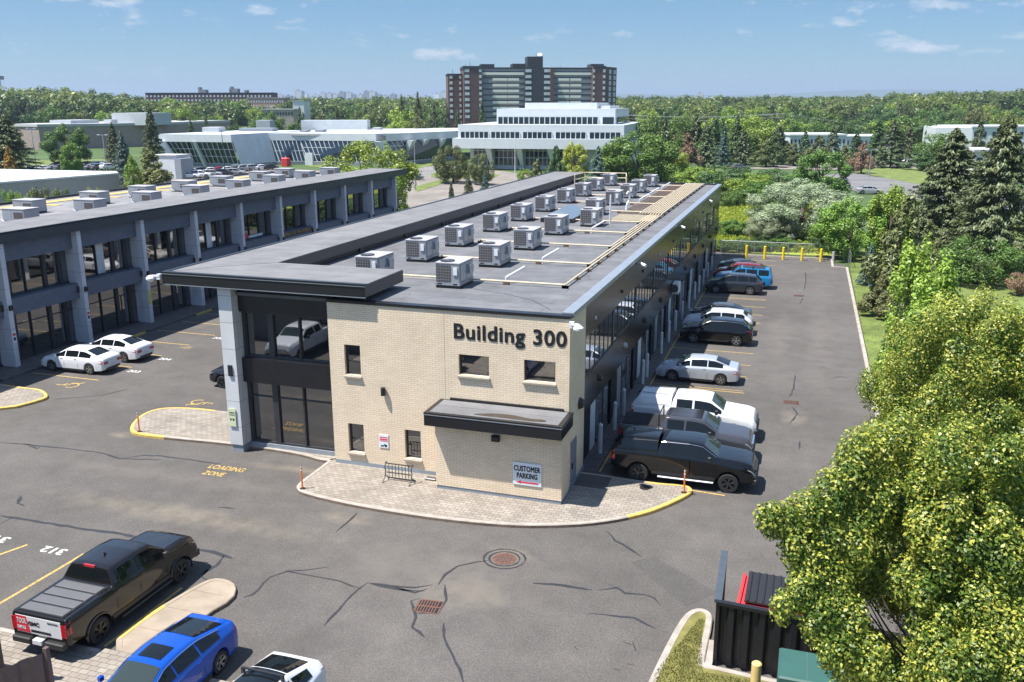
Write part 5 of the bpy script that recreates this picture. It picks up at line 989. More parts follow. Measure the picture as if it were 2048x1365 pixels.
# --- tiered white office
D0=212.
A=V(905,300,D0+8); Bq=V(1262,300,D0-2); A=Vector((A.x,A.y,0)); Bq=Vector((Bq.x,Bq.y,0)); d=(Bq-A).normalized(); n=Vector((-d.y,d.x,0)); W=(Bq-A).length; s_=W/357.
H=lambda py,D: float(V(1000,py,D)[2])
e=empty('white_office',(A.x,A.y,0),'tiered white three-storey office with ribbon windows in front of the apartment tower','building')
U=lambda px:(px-905)*s_
z1a,z1b=H(300,D0),H(279,D0); z2a,z2b=H(281,D0),H(251,D0); z3a,z3b=H(250,D0+8),H(218,D0+8)
mb=MB(); obox(mb,A,d,n,0,W-1,0,46,z1a,z1b); mb.build('lower_band',m_wb,e)
mb=MB(); obox(mb,A,d,n,U(912),W-2,2,44,H(281.5,D0),z2b); mb.build('middle_tier_core',m_wb,e)
mb=MB(); obox(mb,A,d,n,U(978),U(1221),9,38,z2b-.2,z3b); mb.build('upper_tier_core',m_wb,e)
mb=MB(); obox(mb,A,d,n,U(1028),U(1178),14,36,z3b,H(206,D0+14)); obox(mb,A,d,n,U(1178),U(1200),18,36,z3b,H(212,D0+16)); mb.build('rooftop_plant_screen',m_wbr,e)
mb=MB(); obox(mb,A,d,n,U(1222),U(1223),12,36,H(247,D0+8),H(236,D0+8)); mb.build('side_window_band',m_glassb,e)
for (p0,p1) in ((918,976),(981,1040),(1046,1105),(1112,1172),(1179,1240)):
    mb=MB(); obox(mb,A,d,n,U(p0),U(p1),1.86,2,H(280,D0),H(266,D0)); wv=mb.build('window',m_glassb,e); fr=MB()
    for k in range(7): obox(fr,A,d,n,U(p0)+(U(p1)-U(p0))*k/6-.08,U(p0)+(U(p1)-U(p0))*k/6+.08,1.7,1.87,H(280,D0),H(266,D0))
    fr.build('mullion',m_wb,wv)
mb=MB(); obox(mb,A,d,n,U(981),U(1187),8.86,9,H(249,D0+8),H(235,D0+8)); wv=mb.build('window',m_glassb,e); fr=MB()
for k in range(20): obox(fr,A,d,n,U(981)+(U(1187)-U(981))*k/19-.09,U(981)+(U(1187)-U(981))*k/19+.09,8.7,8.87,H(249,D0+8),H(235,D0+8))
fr.build('mullion',m_wb,wv)
mb=MB(); obox(mb,A,d,n,U(1196),U(1218),8.86,9,H(249,D0+8),H(235,D0+8)); mb.build('window',m_glassb,e)
mb=MB(); obox(mb,A,d,n,U(930),W,5,50,0,z1a); mb.build('ground_floor_core',m_wb,e)
for p0,p1 in ((938,976),(982,1038),(1046,1100),(1106,1160)):
    mb=MB(); obox(mb,A,d,n,U(p0),U(p1),4.8,5,1.0,z1a-.1); wv=mb.build('window',m_glassb,e); fr=MB(); kk=int((p1-p0)/9)
    for k in range(kk+1): obox(fr,A,d,n,U(p0)+(U(p1)-U(p0))*k/kk-.09,U(p0)+(U(p1)-U(p0))*k/kk+.09,4.6,4.81,1.0,z1a-.1)
    for zz in (2.7,4.4): obox(fr,A,d,n,U(p0),U(p1),4.62,4.8,zz,zz+.2)
    fr.build('mullion',m_wb,wv)
for p0 in (975,1038,1101):
    mb=MB(); P=lambda u,v,z:(A.x+d.x*u+n.x*v,A.y+d.y*u+n.y*v,z); mb.hexa([P(U(p0+3),3.4,0),P(U(p0+8),3.4,0),P(U(p0+8),5,0),P(U(p0+3),5,0)],[P(U(p0-4),.6,z1a),P(U(p0+8),.6,z1a),P(U(p0+8),5,z1a),P(U(p0-4),5,z1a)]); mb.build('raking_fin',m_wb,e)
# --- showroom with slanted glass
def slanted(name_root,b0,b1,t0,t1,zt,par,fas,cols,rows,back):
    """leaning glazed bay: b0,b1 foot points, t0,t1 head points (outward), fas fascia height"""
    b0=Vector((*b0,.8));b1=Vector((*b1,.8)); t0=Vector((*t0,zt-fas));t1=Vector((*t1,zt-fas))
    mb=MB(); mb.quad(b0,b1,t1,t0); gl_=mb.build('window',m_glassb,par)
    fr=MB(); off=Vector((0,-.12,.02))
    for k in range(cols+1): fr.beam(b0.lerp(b1,k/cols)+off,t0.lerp(t1,k/cols)+off,.16,.16)
    for j in range(rows+1): fr.beam(b0.lerp(t0,j/rows)+off,b1.lerp(t1,j/rows)+off,.14,.14)
    fr.build('mullion',m_wb,gl_)
    mb=MB(); a=t0-Vector((0,.25,0)); b=t1-Vector((0,.25,0)); mb.hexa([a,b,b+Vector((0,back,0)),a+Vector((0,back,0))],[a+Vector((0,0,fas)),b+Vector((0,0,fas)),b+Vector((0,back,fas)),a+Vector((0,back,fas))]); mb.build('fascia',m_wb,par)
    mb=MB(); mb.hexa([(b0.x,b0.y-.3,-.1),(b1.x,b1.y-.3,-.1),(b1.x,b1.y+2,-.1),(b0.x,b0.y+2,-.1)],[(b0.x,b0.y-.3,.8),(b1.x,b1.y-.3,.8),(b1.x,b1.y+2,.8),(b0.x,b0.y+2,.8)]); mb.build('plinth',m_bluegrey,par)
def XY(v): return (v.x,v.y)
Ds=231.
e=empty('glass_fronted_showroom',(*gp(479,336),0),'long white flat-roofed building with slanted glazing and leaning fins','building')
zt=H(268,Ds)
slanted('w',XY(V(352,322,Ds+8)),XY(V(405,325,Ds+4)),XY(V(318,270,Ds+3)),XY(V(392,270,Ds)),zt,e,1.9,7,3,40)
slanted('w',XY(V(411,326,Ds+4)),XY(V(478,331,Ds)),XY(V(392,270,Ds)),XY(V(463,270,Ds-3)),zt,e,1.9,7,3,40)
# leaning white fins
for px0,px1 in ((318,348),(392,408)):
    a=V(px0,300,Ds+2); b=V(px1,300,Ds+3); mb=MB(); mb.hexa([(b.x,b.y-.8,0),(b.x+.8,b.y-.8,0),(b.x+.8,b.y+2,0),(b.x,b.y+2,0)],[(a.x,a.y-1.4,zt-1.8),(a.x+.9,a.y-1.4,zt-1.8),(a.x+.9,a.y+2,zt-1.8),(a.x,a.y+2,zt-1.8)]); mb.build('leaning_fin',m_wb,e)
# white end wall block
a0=V(463,300,Ds-4);a1=V(534,300,Ds+10);b0=V(479,300,Ds-4);b1=V(546,300,Ds+8)
mb=MB(); mb.hexa([(b0.x,b0.y,.8),(b1.x,b1.y,.8),(b1.x-2,b1.y+25,.8),(b0.x-2,b0.y+25,.8)],[(a0.x,a0.y,zt+.1),(a1.x,a1.y,zt+.1),(a1.x-2,a1.y+25,zt+.1),(a0.x-2,a0.y+25,zt+.1)]); mb.build('end_wall',m_wbr,e)
mb=MB(); mb.hexa([(b0.x,b0.y-.2,-.1),(b1.x,b1.y-.2,-.1),(b1.x-2,b1.y+25,-.1),(b0.x-2,b0.y+25,-.1)],[(b0.x,b0.y-.2,.8),(b1.x,b1.y-.2,.8),(b1.x-2,b1.y+25,.8),(b0.x-2,b0.y+25,.8)]); mb.build('base',m_bluegrey,e)
# entrance and eastern glazing
De=Ds+10
slanted('w',XY(V(552,322,De)),XY(V(612,322,De+1)),XY(V(536,270,De)),XY(V(600,270,De)),H(266,De),e,1.9,8,2,35)
slanted('w',XY(V(618,325,De)),XY(V(760,328,De-4)),XY(V(600,270,De)),XY(V(752,270,De-6)),H(266,De),e,1.9,16,3,35)
slanted('w',XY(V(800,318,De-2)),XY(V(905,312,De+20)),XY(V(772,270,De-6)),XY(V(910,270,De+18)),H(266,De),e,1.9,15,4,35)
for p0,p1,D in ((752,775,De-6),(820,800,De+2),(846,828,De+8),(880,866,De+14)):
    a=V(p0,300,D);b=V(p1,300,D+1); mb=MB(); mb.hexa([(b.x,b.y-1.2,0),(b.x+1,b.y-1.2,0),(b.x+1,b.y+1,0),(b.x,b.y+1,0)],[(a.x,a.y-1.5,H(281,De)),(a.x+1.6,a.y-1.5,H(281,De)),(a.x+1.6,a.y+1,H(281,De)),(a.x,a.y+1,H(281,De))]); mb.build('leaning_fin',m_wb,e)
a=V(318,270,Ds+3); b=V(910,270,De+18); c=V(463,270,Ds); 
mb=MB(); zr=H(266,De)-.1; mb.prism([(a.x+1,a.y+1),(c.x,c.y+1),(V(536,270,De).x,V(536,270,De).y+1),(V(752,270,De-6).x,V(752,270,De-6).y+1),(b.x,b.y+1),(b.x+5,b.y+55),(a.x+20,a.y+60)],zr-.5,zr); mb.build('roof',m_rooflt,e)
for (p0,p1,y0_,y1_,D,mt) in ((603,735,262,241,Ds+45,m_wbr),(405,438,268,255,Ds+20,m_ltgrey),(512,540,252,241,Ds+60,m_ltgrey),(478,545,262,257,Ds+25,m_bluegrey),(745,760,262,256,Ds+45,m_ltgrey),(600,612,266,261,Ds+18,m_bluegrey),(630,645,265,260,Ds+18,m_bluegrey)):
    a=V(p0,y0_,D);b=V(p1,y0_,D); mb=MB(); dd=(Vector((b.x,b.y,0))-Vector((a.x,a.y,0))).normalized(); nn=Vector((-dd.y,dd.x,0)); obox(mb,Vector((a.x,a.y,0)),dd,nn,0,(b-a).length,0,6,zr,float(V(p0,y1_,D).z)); mb.build('rooftop_plant',mt,e)
for p0,p1 in ((575,582),(612,630)):
    a=V(p0,325,De-2); b=V(p1,325,De-2); mb=MB(); mb.box(a.x,b.x,a.y-.5,a.y+.2,0,3.2); mb.build('entrance_door',m_wbr if p0>600 else m_glassb,e)
a=V(566,325,De-6); b=V(582,325,De-6); mb=MB(); mb.bbox(a.x,b.x,a.y-1,a.y+.5,0,2.2,.2); mb.build('red_kiosk',m_red,label='red display stand by the entrance of the glass-fronted building',cat='display stand')
# --- silver outbuilding
a=V(306,345,197); b=V(354,345,195); e=empty('storage_building',(a.x,a.y,0),'small pale metal shed beside the car park behind the pine','building'); mb=MB(); mb.box(a.x,b.x,a.y,a.y+5,0,H(311,195)); mb.build('wall',m_wbr,e); mb=MB(); mb.box(b.x,b.x+1.6,a.y-.6,a.y+3.6,0,H(316,195)); mb.build('annex',m_bluegrey,e); mb=MB(); mb.box(a.x-.2,b.x+.2,a.y-.2,a.y+5.2,H(311,195),H(311,195)+.2); mb.build('roof',m_rooflt,e)
# --- flat white-roofed building on the left
e=empty('flat_roofed_building',(-115,105,0),'low building with broad white roof beyond the left building','building'); zf=4.6
q=[gp(-400,336,zf),gp(237,347,zf),gp(237,341,zf)]
P0=gp(0,365.5,zf);P1=gp(236,347,zf); dvec=Vector((P1[0]-P0[0],P1[1]-P0[1],0)).normalized(); S0=Vector((P0[0],P0[1],0))-dvec*40; P1v=Vector((*P1,0)); Bk0=Vector((*gp(0,340,zf),0)); 
mb=MB(); mb.prism([(S0.x,S0.y),(P1v.x,P1v.y),gp(231,344.5,zf),(Bk0.x,Bk0.y),(Bk0.x-60,Bk0.y+2)],0,zf-.15); mb.build('wall',M('pale_green_grey_wall',(.30,.33,.31),.8,var=.08,scale=.4),e)
mb=MB(); mb.prism([(S0.x,S0.y-.2),(P1v.x+.2,P1v.y-.1),gp(232,344.3,zf),(Bk0.x,Bk0.y+.4),(Bk0.x-60,Bk0.y+2.4)],zf-.15,zf+.1); mb.build('roof',M('white_roof_membrane',(.56,.60,.62),.6,var=.08,scale=.1),e)
mb=MB(); a=V(228,372,125); mb.cyl((a.x,a.y,.6),(a.x+1.6,a.y,.6),.9,12); mb.cyl((a.x+.8,a.y,.6),(a.x+.8,a.y,2.6),.5,10); mb.build('exhaust_duct',m_gal,e)
# --- brick school
Db=325.; e=empty('brick_school',(*gp(240,297),0),'low brown brick school with white roof edge and a grey block on top','building')
a=V(34,280,Db-3);b=V(80,280,Db-12);c=V(318,280,Db+14); zt=H(247,Db)
mb=MB(); mb.prism([(a.x,a.y),(b.x,b.y),(c.x,c.y),(c.x-10,c.y+60),(a.x-5,a.y+60)],ter(a.x,a.y)-1,zt-.7); mb.build('wall',m_sbrick,e)
mb=MB(); mb.prism([(a.x-.3,a.y-.3),(b.x,b.y-.4),(c.x+.3,c.y-.3),(c.x-10,c.y+60),(a.x-5,a.y+60)],zt-.7,zt+.2); mb.build('roof',m_rooflt,e)
for p0,p1,ya,D in ((225,312,225,Db+10),(100,155,239,Db+2),(208,228,238,Db+8)):
    a=V(p0,250,D);b=V(p1,250,D); mb=MB(); mb.box(a.x,b.x,a.y,a.y+14,zt-.6,H(ya,D)); mb.build('roof_block',m_ltgrey,e)
for p0,p1 in ((82,97),(245,262)):
    a=V(p0,280,Db-9+ (p0-80)*.11);b=V(p1,280,Db-9+(p1-80)*.11); mb=MB(); mb.hexa([(a.x,a.y-.4,0),(b.x,b.y-.4,0),(b.x,b.y+.5,0),(a.x,a.y+.5,0)],[(a.x,a.y-.4,zt-2),(b.x,b.y-.4,zt-2),(b.x,b.y+.5,zt-2),(a.x,a.y+.5,zt-2)]); mb.build('window_strip',m_dkint,e)
# --- apartment tower
Dt=436.; e=empty('apartment_tower',(*XY(V(1070,210,Dt)),0),'tall brown brick apartment block with cream balconies and rooftop antennas','building')
A=V(926,200,Dt-4);Bq=V(1207,200,Dt+4); A=Vector((A.x,A.y,0));Bq=Vector((Bq.x,Bq.y,0)); d=(Bq-A).normalized(); n=Vector((-d.y,d.x,0)); W=(Bq-A).length; U=lambda px:(px-926)/(281.)*W
Ht=lambda py:float(V(1070,py,Dt)[2]); zg=ter(A.x,A.y)-3; fl=Ht(146)-Ht(157.3)
def tb(name,p0,p1,v0,v1,y0_,y1_,mt): mb=MB(); obox(mb,A,d,n,U(p0),U(p1),v0,v1,zg if y0_ is None else Ht(y0_),Ht(y1_)); return mb.build(name,mt,e)
tb('wing',927,963,-3,20,None,138,m_tbrick); tb('recessed_centre',963,1102,0,20,None,139,m_tgrey); tb('centre_stack',1047,1100,-2.5,0,None,140,m_tdark); tb('right_centre',1102,1182,0,20,None,138,m_tgrey); tb('wing',1182,1207,-3,20,None,135,m_tbrick)
tb('left_low_wing',898,926,4,24,None,149,m_tbrick); tb('brick_pier',1097,1104,-3,0,None,139,m_tbrick)
mb=MB(); P=lambda u,v,z:(A.x+d.x*u+n.x*v,A.y+d.y*u+n.y*v,z); u0,u1=U(1207),U(1240)
mb.hexa([P(u0,-3,zg),P(u1,8,zg),P(u1,20,zg),P(u0,20,zg)],[P(u0,-3,Ht(134.5)),P(u1,8,Ht(134.5)),P(u1,20,Ht(134.5)),P(u0,20,Ht(134.5))]); mb.build('end_wing',m_tbrick,e)
mb=MB()
for k in range(9):
    for (uu,vv) in ((.35,.35),(.75,.75)):
        x=u0+(u1-u0)*uu; v=-3+11*uu-.25; z=Ht(140)-k*fl
        mb.add([P(x-1,v-.3,z-2),P(x+1,v+.3,z-2),P(x+1,v+.3,z),P(x-1,v-.3,z)],[(0,1,2,3)])
mb.build('side_window',m_pane,e)
for y0_,y1_,p0,p1,v0,v1 in ((139,134,926,964,-3.2,20),(139,136,963,1183,-.3,20),(136,133,1182,1208,-3.2,20),(150,148,897,927,3.8,24),(137,129,963,990,4,14),(137,128,1026,1052,4,14),(134,128,1184,1210,4,14)): tb('roof_edge',p0,p1,v0,v1,y0_,y1_,m_tdark)
tb('lift_tower',1055,1086,3,12,137,114,m_tdark)
for p0,p1,ys in ((963,1046,(0,)),(1104,1180,(0,))):
    mb=MB(); obox(mb,A,d,n,U(p0),U(p1),-1.6,-1.4,Ht(151),Ht(146)); mb.build('top_balcony',m_balc,e)
for p0,p1 in ((984,1013),(1014,1036),(1114,1136),(1138,1160)):
    for k in range(1,8):
        z=Ht(151)-k*fl; mb=MB(); obox(mb,A,d,n,U(p0),U(p1),-1.6,-1.4,z-0,z+1.15); mb.build('balcony',m_balc,e)
mb=MB()
for k in range(0,9): obox(mb,A,d,n,U(964),U(1181),-.06,-.02,Ht(152)-k*fl+1.3,Ht(152)-k*fl+2.0)
mb.build('dark_window_band',m_glassb,e)
for p0,p1,v in ((929,938,-3.06),(957,962,-3.06),(1048,1060,-2.56),(1085,1097,-2.56),(1182,1186,-3.06),(1202,1207,-3.06),(901,907,3.94),(920,924,3.94)):
    for k in range(9 if p0>915 else 8):
        z=Ht(145 if p0>925 else 157)-k*fl; mb=MB(); obox(mb,A,d,n,U(p0),U(p1),v-.06,v,z-.2,z+1.2); mb.build('window',m_pane,e)
mb=MB()
for p0,h in ((940,122),(931,127),(905,138),(1072,108),(1077,106),(1121,130)):
    q=V(p0,135,Dt+8); mb.cyl((q.x,q.y,Ht(150)),(q.x,q.y,Ht(h)),.18,5)
mb.build('antenna_mast',m_gal,e)
mb=MB(); q=V(1080,111,Dt+6); mb.cyl((q.x,q.y,q.z-.8),(q.x+.2,q.y-1,q.z+.3),1.2,12); mb.build('satellite_dish',m_white,e)
# --- slab blocks and long low buildings at middle distance
def block(name,label,px0,px1,ytop,D,mt,back=15,ybase=None,windows=None,roof=None):
    a=V(px0,200,D);b=V(px1,200,D); g=min(ter(a.x,a.y),ter(b.x,b.y))-2; z=float(V((px0+px1)/2,ytop,D).z); a=Vector((a.x,a.y,0));b=Vector((b.x,b.y,0)); dd=(b-a).normalized(); nn=Vector((-dd.y,dd.x,0)); L=(b-a).length
    ee=empty(name,(a.x,a.y,g),label,'building'); mb=MB(); obox(mb,a,dd,nn,0,L,0,back,g,z); mb.build('wall',mt,ee)
    mb=MB(); obox(mb,a,dd,nn,-.3,L+.3,-.3,back+.3,z,z+.4); mb.build('roof_edge',roof or m_rooflt,ee)
    if windows:
        nf,fh,wm_,nc,fr_=windows
        mb=MB()
        for f in range(nf):
            for c in range(nc): obox(mb,a,dd,nn,L*(c+.2)/nc,L*(c+.2+fr_)/nc,-.12,-.05,z-1.2-f*fh-1.4,z-1.2-f*fh)
        mb.build('window_rows',wm_,ee)['kind']='stuff'
    return ee,a,dd,nn,L,z
r_=block('slab_apartments','long brown apartment slab on the left horizon with roof stacks',292,545,187,620,m_tbrick,windows=(4,2.8,m_pane,34,.5),roof=m_tdark)
ee,a,dd,nn,L,z=r_
for p0,p1,h in ((398,410,180),(457,474,178),(395,398,175),(459,462,174),(487,492,181)):
    mb=MB(); obox(mb,a,dd,nn,L*(p0-292)/253,L*(p1-292)/253,3,9,z,float(V(400,h,625).z)); mb.build('roof_stack',m_tgrey,ee)
block('pale_brick_apartments','low orange-brown flats right of the brown slab on the left horizon',495,568,197,560,M('tan_wall',(.42,.27,.19),.8,var=.1),windows=(2,3,m_pane,14,.5))
block('office_slab','grey block with vertical fins above the trees behind the showroom',522,585,220,430,M('beige_fins',(.36,.31,.27),.8,var=.1),windows=(1,9,m_glassb,11,.55))
block('small_white_block','small white box building just above the trees left of centre',585,607,203,470,m_white)
block('brick_terrace','low white industrial hall with metal walls beyond the right-hand pines',1586,1700,272,285,m_wbr,back=18,windows=(1,3,m_glassb,14,.4),roof=m_white)
block('brick_terrace','long white roofed hall right of the low industrial hall among pines',1700,1792,275,300,m_wbr,back=18,windows=(1,3,m_glassb,10,.4),roof=m_white)
ee,a,dd,nn,L,z=block('low_rise_flats','three-storey white and red brick apartment building at the right edge',1953,2120,256,262,m_white,back=22,windows=(2,3.1,m_glassb,9,.35),roof=m_ltgrey)
q=a; mb=MB(); bb=V(1922,200,285); bb=Vector((bb.x,bb.y,0)); d3=(bb-a).normalized(); n3=Vector((d3.y,-d3.x,0)); obox(mb,a,d3,n3,0,(bb-a).length,-10,0,-1,z-.02); mb.build('side_wing',m_white,ee)
mb=MB()
for k in range(3): obox(mb,a,d3,n3,2+k*7,5+k*7,0.05,.2,z-9,z-3.5)
mb.build('brick_panel',m_tbrick,ee); mb=MB(); obox(mb,a,dd,nn,.3,3,-.2,-.06,z-10,z-4); obox(mb,a,dd,nn,9,12,-.2,-.06,z-10,z-4); mb.build('brick_panel',m_tbrick,ee)
for k in range(2):
    for j in range(2): mb=MB(); obox(mb,a,d3,n3,6+k*7,9.5+k*7,0,1.4,z-6.4+j*3-3,z-6.2+j*3-3+.9); mb.build('balcony',m_fascia,ee)
block('pale_stone_house','small cream building half hidden at the right edge behind the spruces',1963,2075,305,175,M('cream_wall',(.55,.52,.45),.8,var=.05),back=10,windows=(1,3,m_glassb,4,.4))
block('distant_white_hall','long white hall on the far right horizon',1965,2035,192,1500,m_white,back=30)
block('distant_hall','flat pale building above the woods right of centre',1780,1815,195.5,1300,m_ltgrey,back=30)
def words(n):
    o='one two three four five six seven eight nine ten eleven twelve thirteen fourteen fifteen sixteen seventeen eighteen nineteen'.split(); tn='twenty thirty forty fifty sixty seventy'.split()
    return o[n-1] if n<20 else tn[n//10-2]+('' if n%10==0 else '-'+o[n%10-1])
# --- skyline far away
random.seed(11)
sk=sorted([(540,552,187),(556,566,190),(590,606,182),(606,616,188),(624,640,190),(640,652,186),(654,664,187),(664,676,189),(678,690,184),(692,704,186),(706,712,190),(716,726,189),(728,738,183),(738,752,184),(752,756,188),(757,765,190),(766,776,192),(780,792,189),(812,822,192),(826,836,190),(845,860,193),(868,880,189),(880,897,184),(1255,1268,194),(1300,1308,192),(1366,1378,193),(1380,1392,193),(1393,1406,187),(1410,1430,195),(1450,1470,195),(1545,1557,191),(570,584,192),(470,486,189),(500,512,190),(0,5,160)])
for i,(p0,p1,yt) in enumerate(sk):
    D=random.uniform(4300,5600) if p0>0 else 1500
    a=V(p0,200,D);b=V(p1,200,D); z=float(V(p0,yt,D).z); g=ter(a.x,a.y)-5
    e=empty('distant_tower',(a.x,a.y,g),('dark tower cut by the left edge of the picture' if p0==0 else 'hazy distant high-rise, number %s from the left along the city skyline'%words(i+1)),'building',None if p0==0 else 'hazy high-rises of the distant city skyline')
    mb=MB(); mb.box(a.x,b.x,a.y,a.y+(b.x-a.x)*.8,g,z); mt=random.choice([m_city,m_city,m_cityd,m_white]); mb.build('block',mt,e)
    mb=MB(); mb.box(a.x+(b.x-a.x)*.3,a.x+(b.x-a.x)*.6,a.y+3,a.y+12,z,z+6); mb.build('roof_plant',m_cityd,e)
# ================================================================ TREES
def quads_mesh(name,P,Nn,size,aspect=1.0,droop=None,mat=None,fold=0.0,rot=None):
    """many small leaf faces: P centres, Nn normals"""
    n=len(P); ref=rng.normal(size=(n,3)) if rot is None else rot
    t=np.cross(Nn,ref); t/=np.linalg.norm(t,axis=1)[:,None]+1e-9; b=np.cross(Nn,t); b/=np.linalg.norm(b,axis=1)[:,None]+1e-9
    s=np.asarray(size).reshape(-1,1)*np.ones((n,1)); t=t*s*.5; b=b*s*.5*aspect
    k=rng.uniform(.55,1,size=(n,1))
    v=np.stack([P-t*1.0,P-b*k,P+t,P+b*(1.55-k)],1).reshape(-1,3)   # irregular rhomb
    me=bpy.data.meshes.new(name); me.vertices.add(4*n); me.vertices.foreach_set('co',v.astype(np.float32).ravel()); me.loops.add(4*n); me.loops.foreach_set('vertex_index',np.arange(4*n,dtype=np.int32)); me.polygons.add(n); me.polygons.foreach_set('loop_start',np.arange(0,4*n,4,dtype=np.int32)); me.polygons.foreach_set('loop_total',np.full(n,4,dtype=np.int32)); me.update(calc_edges=True)
    at_=me.attributes.new('rnd','FLOAT','FACE'); at_.data.foreach_set('value',rng.uniform(0,1,n).astype(np.float32))
    if mat: me.materials.append(mat)
    return me
def sph(n):
    v=rng.normal(size=(n,3)); return v/np.linalg.norm(v,axis=1)[:,None]
def crown_points(nleaf,nclump,rc=(.16,.30),shape='round',nz=.42,extra=()):
    """unit crown: radius 1 in x,y ; z 0..1 ; returns points and normals"""
    P=[];Nn=[]; cs=[]
    for i in range(nclump):
        if shape=='cone':
            z=rng.uniform(.06,.97)**1.15; a_=rng.uniform(0,6.283); q_=(1-z)**.85*.92+.03; ra=q_*rng.uniform(.35,.9); c=np.array([math.cos(a_)*ra,math.sin(a_)*ra,z]); cs.append((c,rng.uniform(*rc)*(1.15-.85*z))); continue
        for _ in range(60):
            d=sph(1)[0]; rad=rng.uniform(.45,.88)**.7
            c=np.array([d[0]*rad,d[1]*rad,.5+d[2]*rad*.5])
            z=c[2]
            if shape=='round': env=math.sqrt(max(0,1-((z-.45)/.58)**2))
            elif shape=='tall': env=.75*math.sqrt(max(0,1-((z-.42)/.6)**2))
            elif shape=='cone': env=max(.05,(1-z)*1.05) if z>.12 else .8
            elif shape=='broad': env=math.sqrt(max(0,1-((z-.5)/.55)**4))
            if math.hypot(c[0],c[1])<env*.88: break
        r=rng.uniform(*rc)*(1.1-.4*z); cs.append((c,r))
    for ex in extra: cs.append((np.array(ex[:3]),ex[3]))
    w=np.array([r*r for c,r in cs]); w/=w.sum()
    for (c,r),k in zip(cs,rng.multinomial(nleaf,w)):
        d=sph(k); rr=r*(rng.uniform(.55,1.12,size=(k,1)))
        p=c+d*rr*np.array([1,1,.62]); q=d+rng.normal(scale=nz,size=(k,3)); q[:,2]+=.35; q/=np.linalg.norm(q,axis=1)[:,None]
        P.append(p);Nn.append(q)
    return np.concatenate(P),np.concatenate(Nn),cs
def make_trunk_mesh(cs,h,rad,width,thick,base=.0,n=10):
    mb=MB(); top=Vector((0,0,h*.62)); mb.cyl((0,0,-.3),(0,0,h*.22),thick,8,r2=thick*.75); mb.cyl((0,0,h*.22),top,thick*.75,7,r2=thick*.35)
    for c,r in cs[:n]:
        q=Vector((c[0]*width*.85,c[1]*width*.85,base+c[2]*(h-base)*.95)); s_=Vector((0,0,max(base*.9,h*random.uniform(.18,.5)))); mid=s_.lerp(q,.5)+Vector((0,0,-.04*h)); mb.cyl(s_,mid,thick*.35,5,r2=thick*.22,caps=False); mb.cyl(mid,q,thick*.22,5,r2=thick*.08,caps=False)
    me=bpy.data.meshes.new('trunk'); me.from_pydata(mb.v,[],mb.f); me.materials.append(m_bark); me.shade_smooth(); return me
def decid_proto(nleaf,nclump,leaf,shape='round',rc=(.16,.3),mat=None,base=.16,aspect=.8):
    P,Q,cs=crown_points(nleaf,nclump,rc,shape); P=P*np.array([.5,.5,1-base])+np.array([0,0,base])   # width 1, height 1
    me=quads_mesh('crown',P*10,Q,leaf*10*rng.uniform(.6,1.3,size=len(P)),aspect,mat=mat or m_leaf)   # built 10 m tall and wide
    return me,make_trunk_mesh(cs,10,1,5,.28,base*10)
def conifer_proto(nb,per,leaf,spread=1.0,droop=.25,mat=None,gap=1.0,base=.04):
    P=[];Q=[];Rt=[]
    for i in range(nb):
        t=(i+rng.uniform(0,1))/nb; z=base+(1-base)*t**.85; Rr=.5*spread*(1-z)**.8*rng.uniform(.72,1.12)+.012; a=rng.uniform(0,2*PI)
        k=max(4,int(per*(Rr/.5)**.7)); u=rng.uniform(.12,1,size=k)**.7; w_=rng.normal(scale=.07*Rr/.5+.012,size=k)*(1.1-u)
        x=math.cos(a)*u*Rr-math.sin(a)*w_; y=math.sin(a)*u*Rr+math.cos(a)*w_; zz=z-droop*Rr*u+.06*u**3*Rr/.5+rng.normal(scale=.006,size=k)-abs(w_)*.3
        P.append(np.stack([x,y,zz],1)); q=np.stack([math.cos(a)*.35+rng.normal(scale=.4,size=k),math.sin(a)*.35+rng.normal(scale=.4,size=k),np.full(k,.8)],1); Q.append(q/np.linalg.norm(q,axis=1)[:,None])
        ra=np.stack([np.full(k,-math.sin(a)),np.full(k,math.cos(a)),np.zeros(k)],1)+rng.normal(scale=.35,size=(k,3)); Rt.append(ra)
    P=np.concatenate(P);Q=np.concatenate(Q);Rt=np.concatenate(Rt)
    me=quads_mesh('crown',P*10,Q,leaf*10*rng.uniform(.6,1.3,size=len(P)),.42,mat=mat or m_needle,rot=Rt)
    mb=MB(); mb.cyl((0,0,-.3),(0,0,9.7),.2,7,r2=.03); tm=bpy.data.meshes.new('trunk'); tm.from_pydata(mb.v,[],mb.f); tm.materials.append(m_bark)
    return me,tm
DEC=[decid_proto(5200,34,.040),decid_proto(5200,42,.038,'broad'),decid_proto(4600,30,.042,'tall'),decid_proto(5200,26,.040,'round',(.2,.36))]
DECT=[]
for _i in range(3):
    _P,_Q,_cs=crown_points(20000,90,(.13,.24),'tall'); _me=quads_mesh('crown',_P*np.array([2.4,2.4,9.7])+np.array([0,0,.3]),_Q,.2*rng.uniform(.6,1.3,size=len(_P)),.8,mat=m_leaf); DECT.append((_me,make_trunk_mesh(_cs,10,1,2.2,.2,.5)))
DECN=[decid_proto(22000,75,.028,'round',(.13,.24),base=.05),decid_proto(20000,80,.028,'tall',(.12,.22),base=.04),decid_proto(22000,75,.027,'broad',(.13,.25),base=.02)]
WIL=[decid_proto(44000,120,.029,'round',(.09,.2),aspect=.36,base=.02)]
CON=[conifer_proto(190,80,.055),conifer_proto(170,80,.058,.95,.4)]
CONN=[conifer_proto(430,170,.032,1.05),conifer_proto(400,170,.033,1.1,.38)]
PINE=[decid_proto(9000,38,.052,'cone',(.14,.26),m_needle,.06,.45)]
SHR=[decid_proto(9000,44,.036,'broad',(.16,.30),base=.0)]
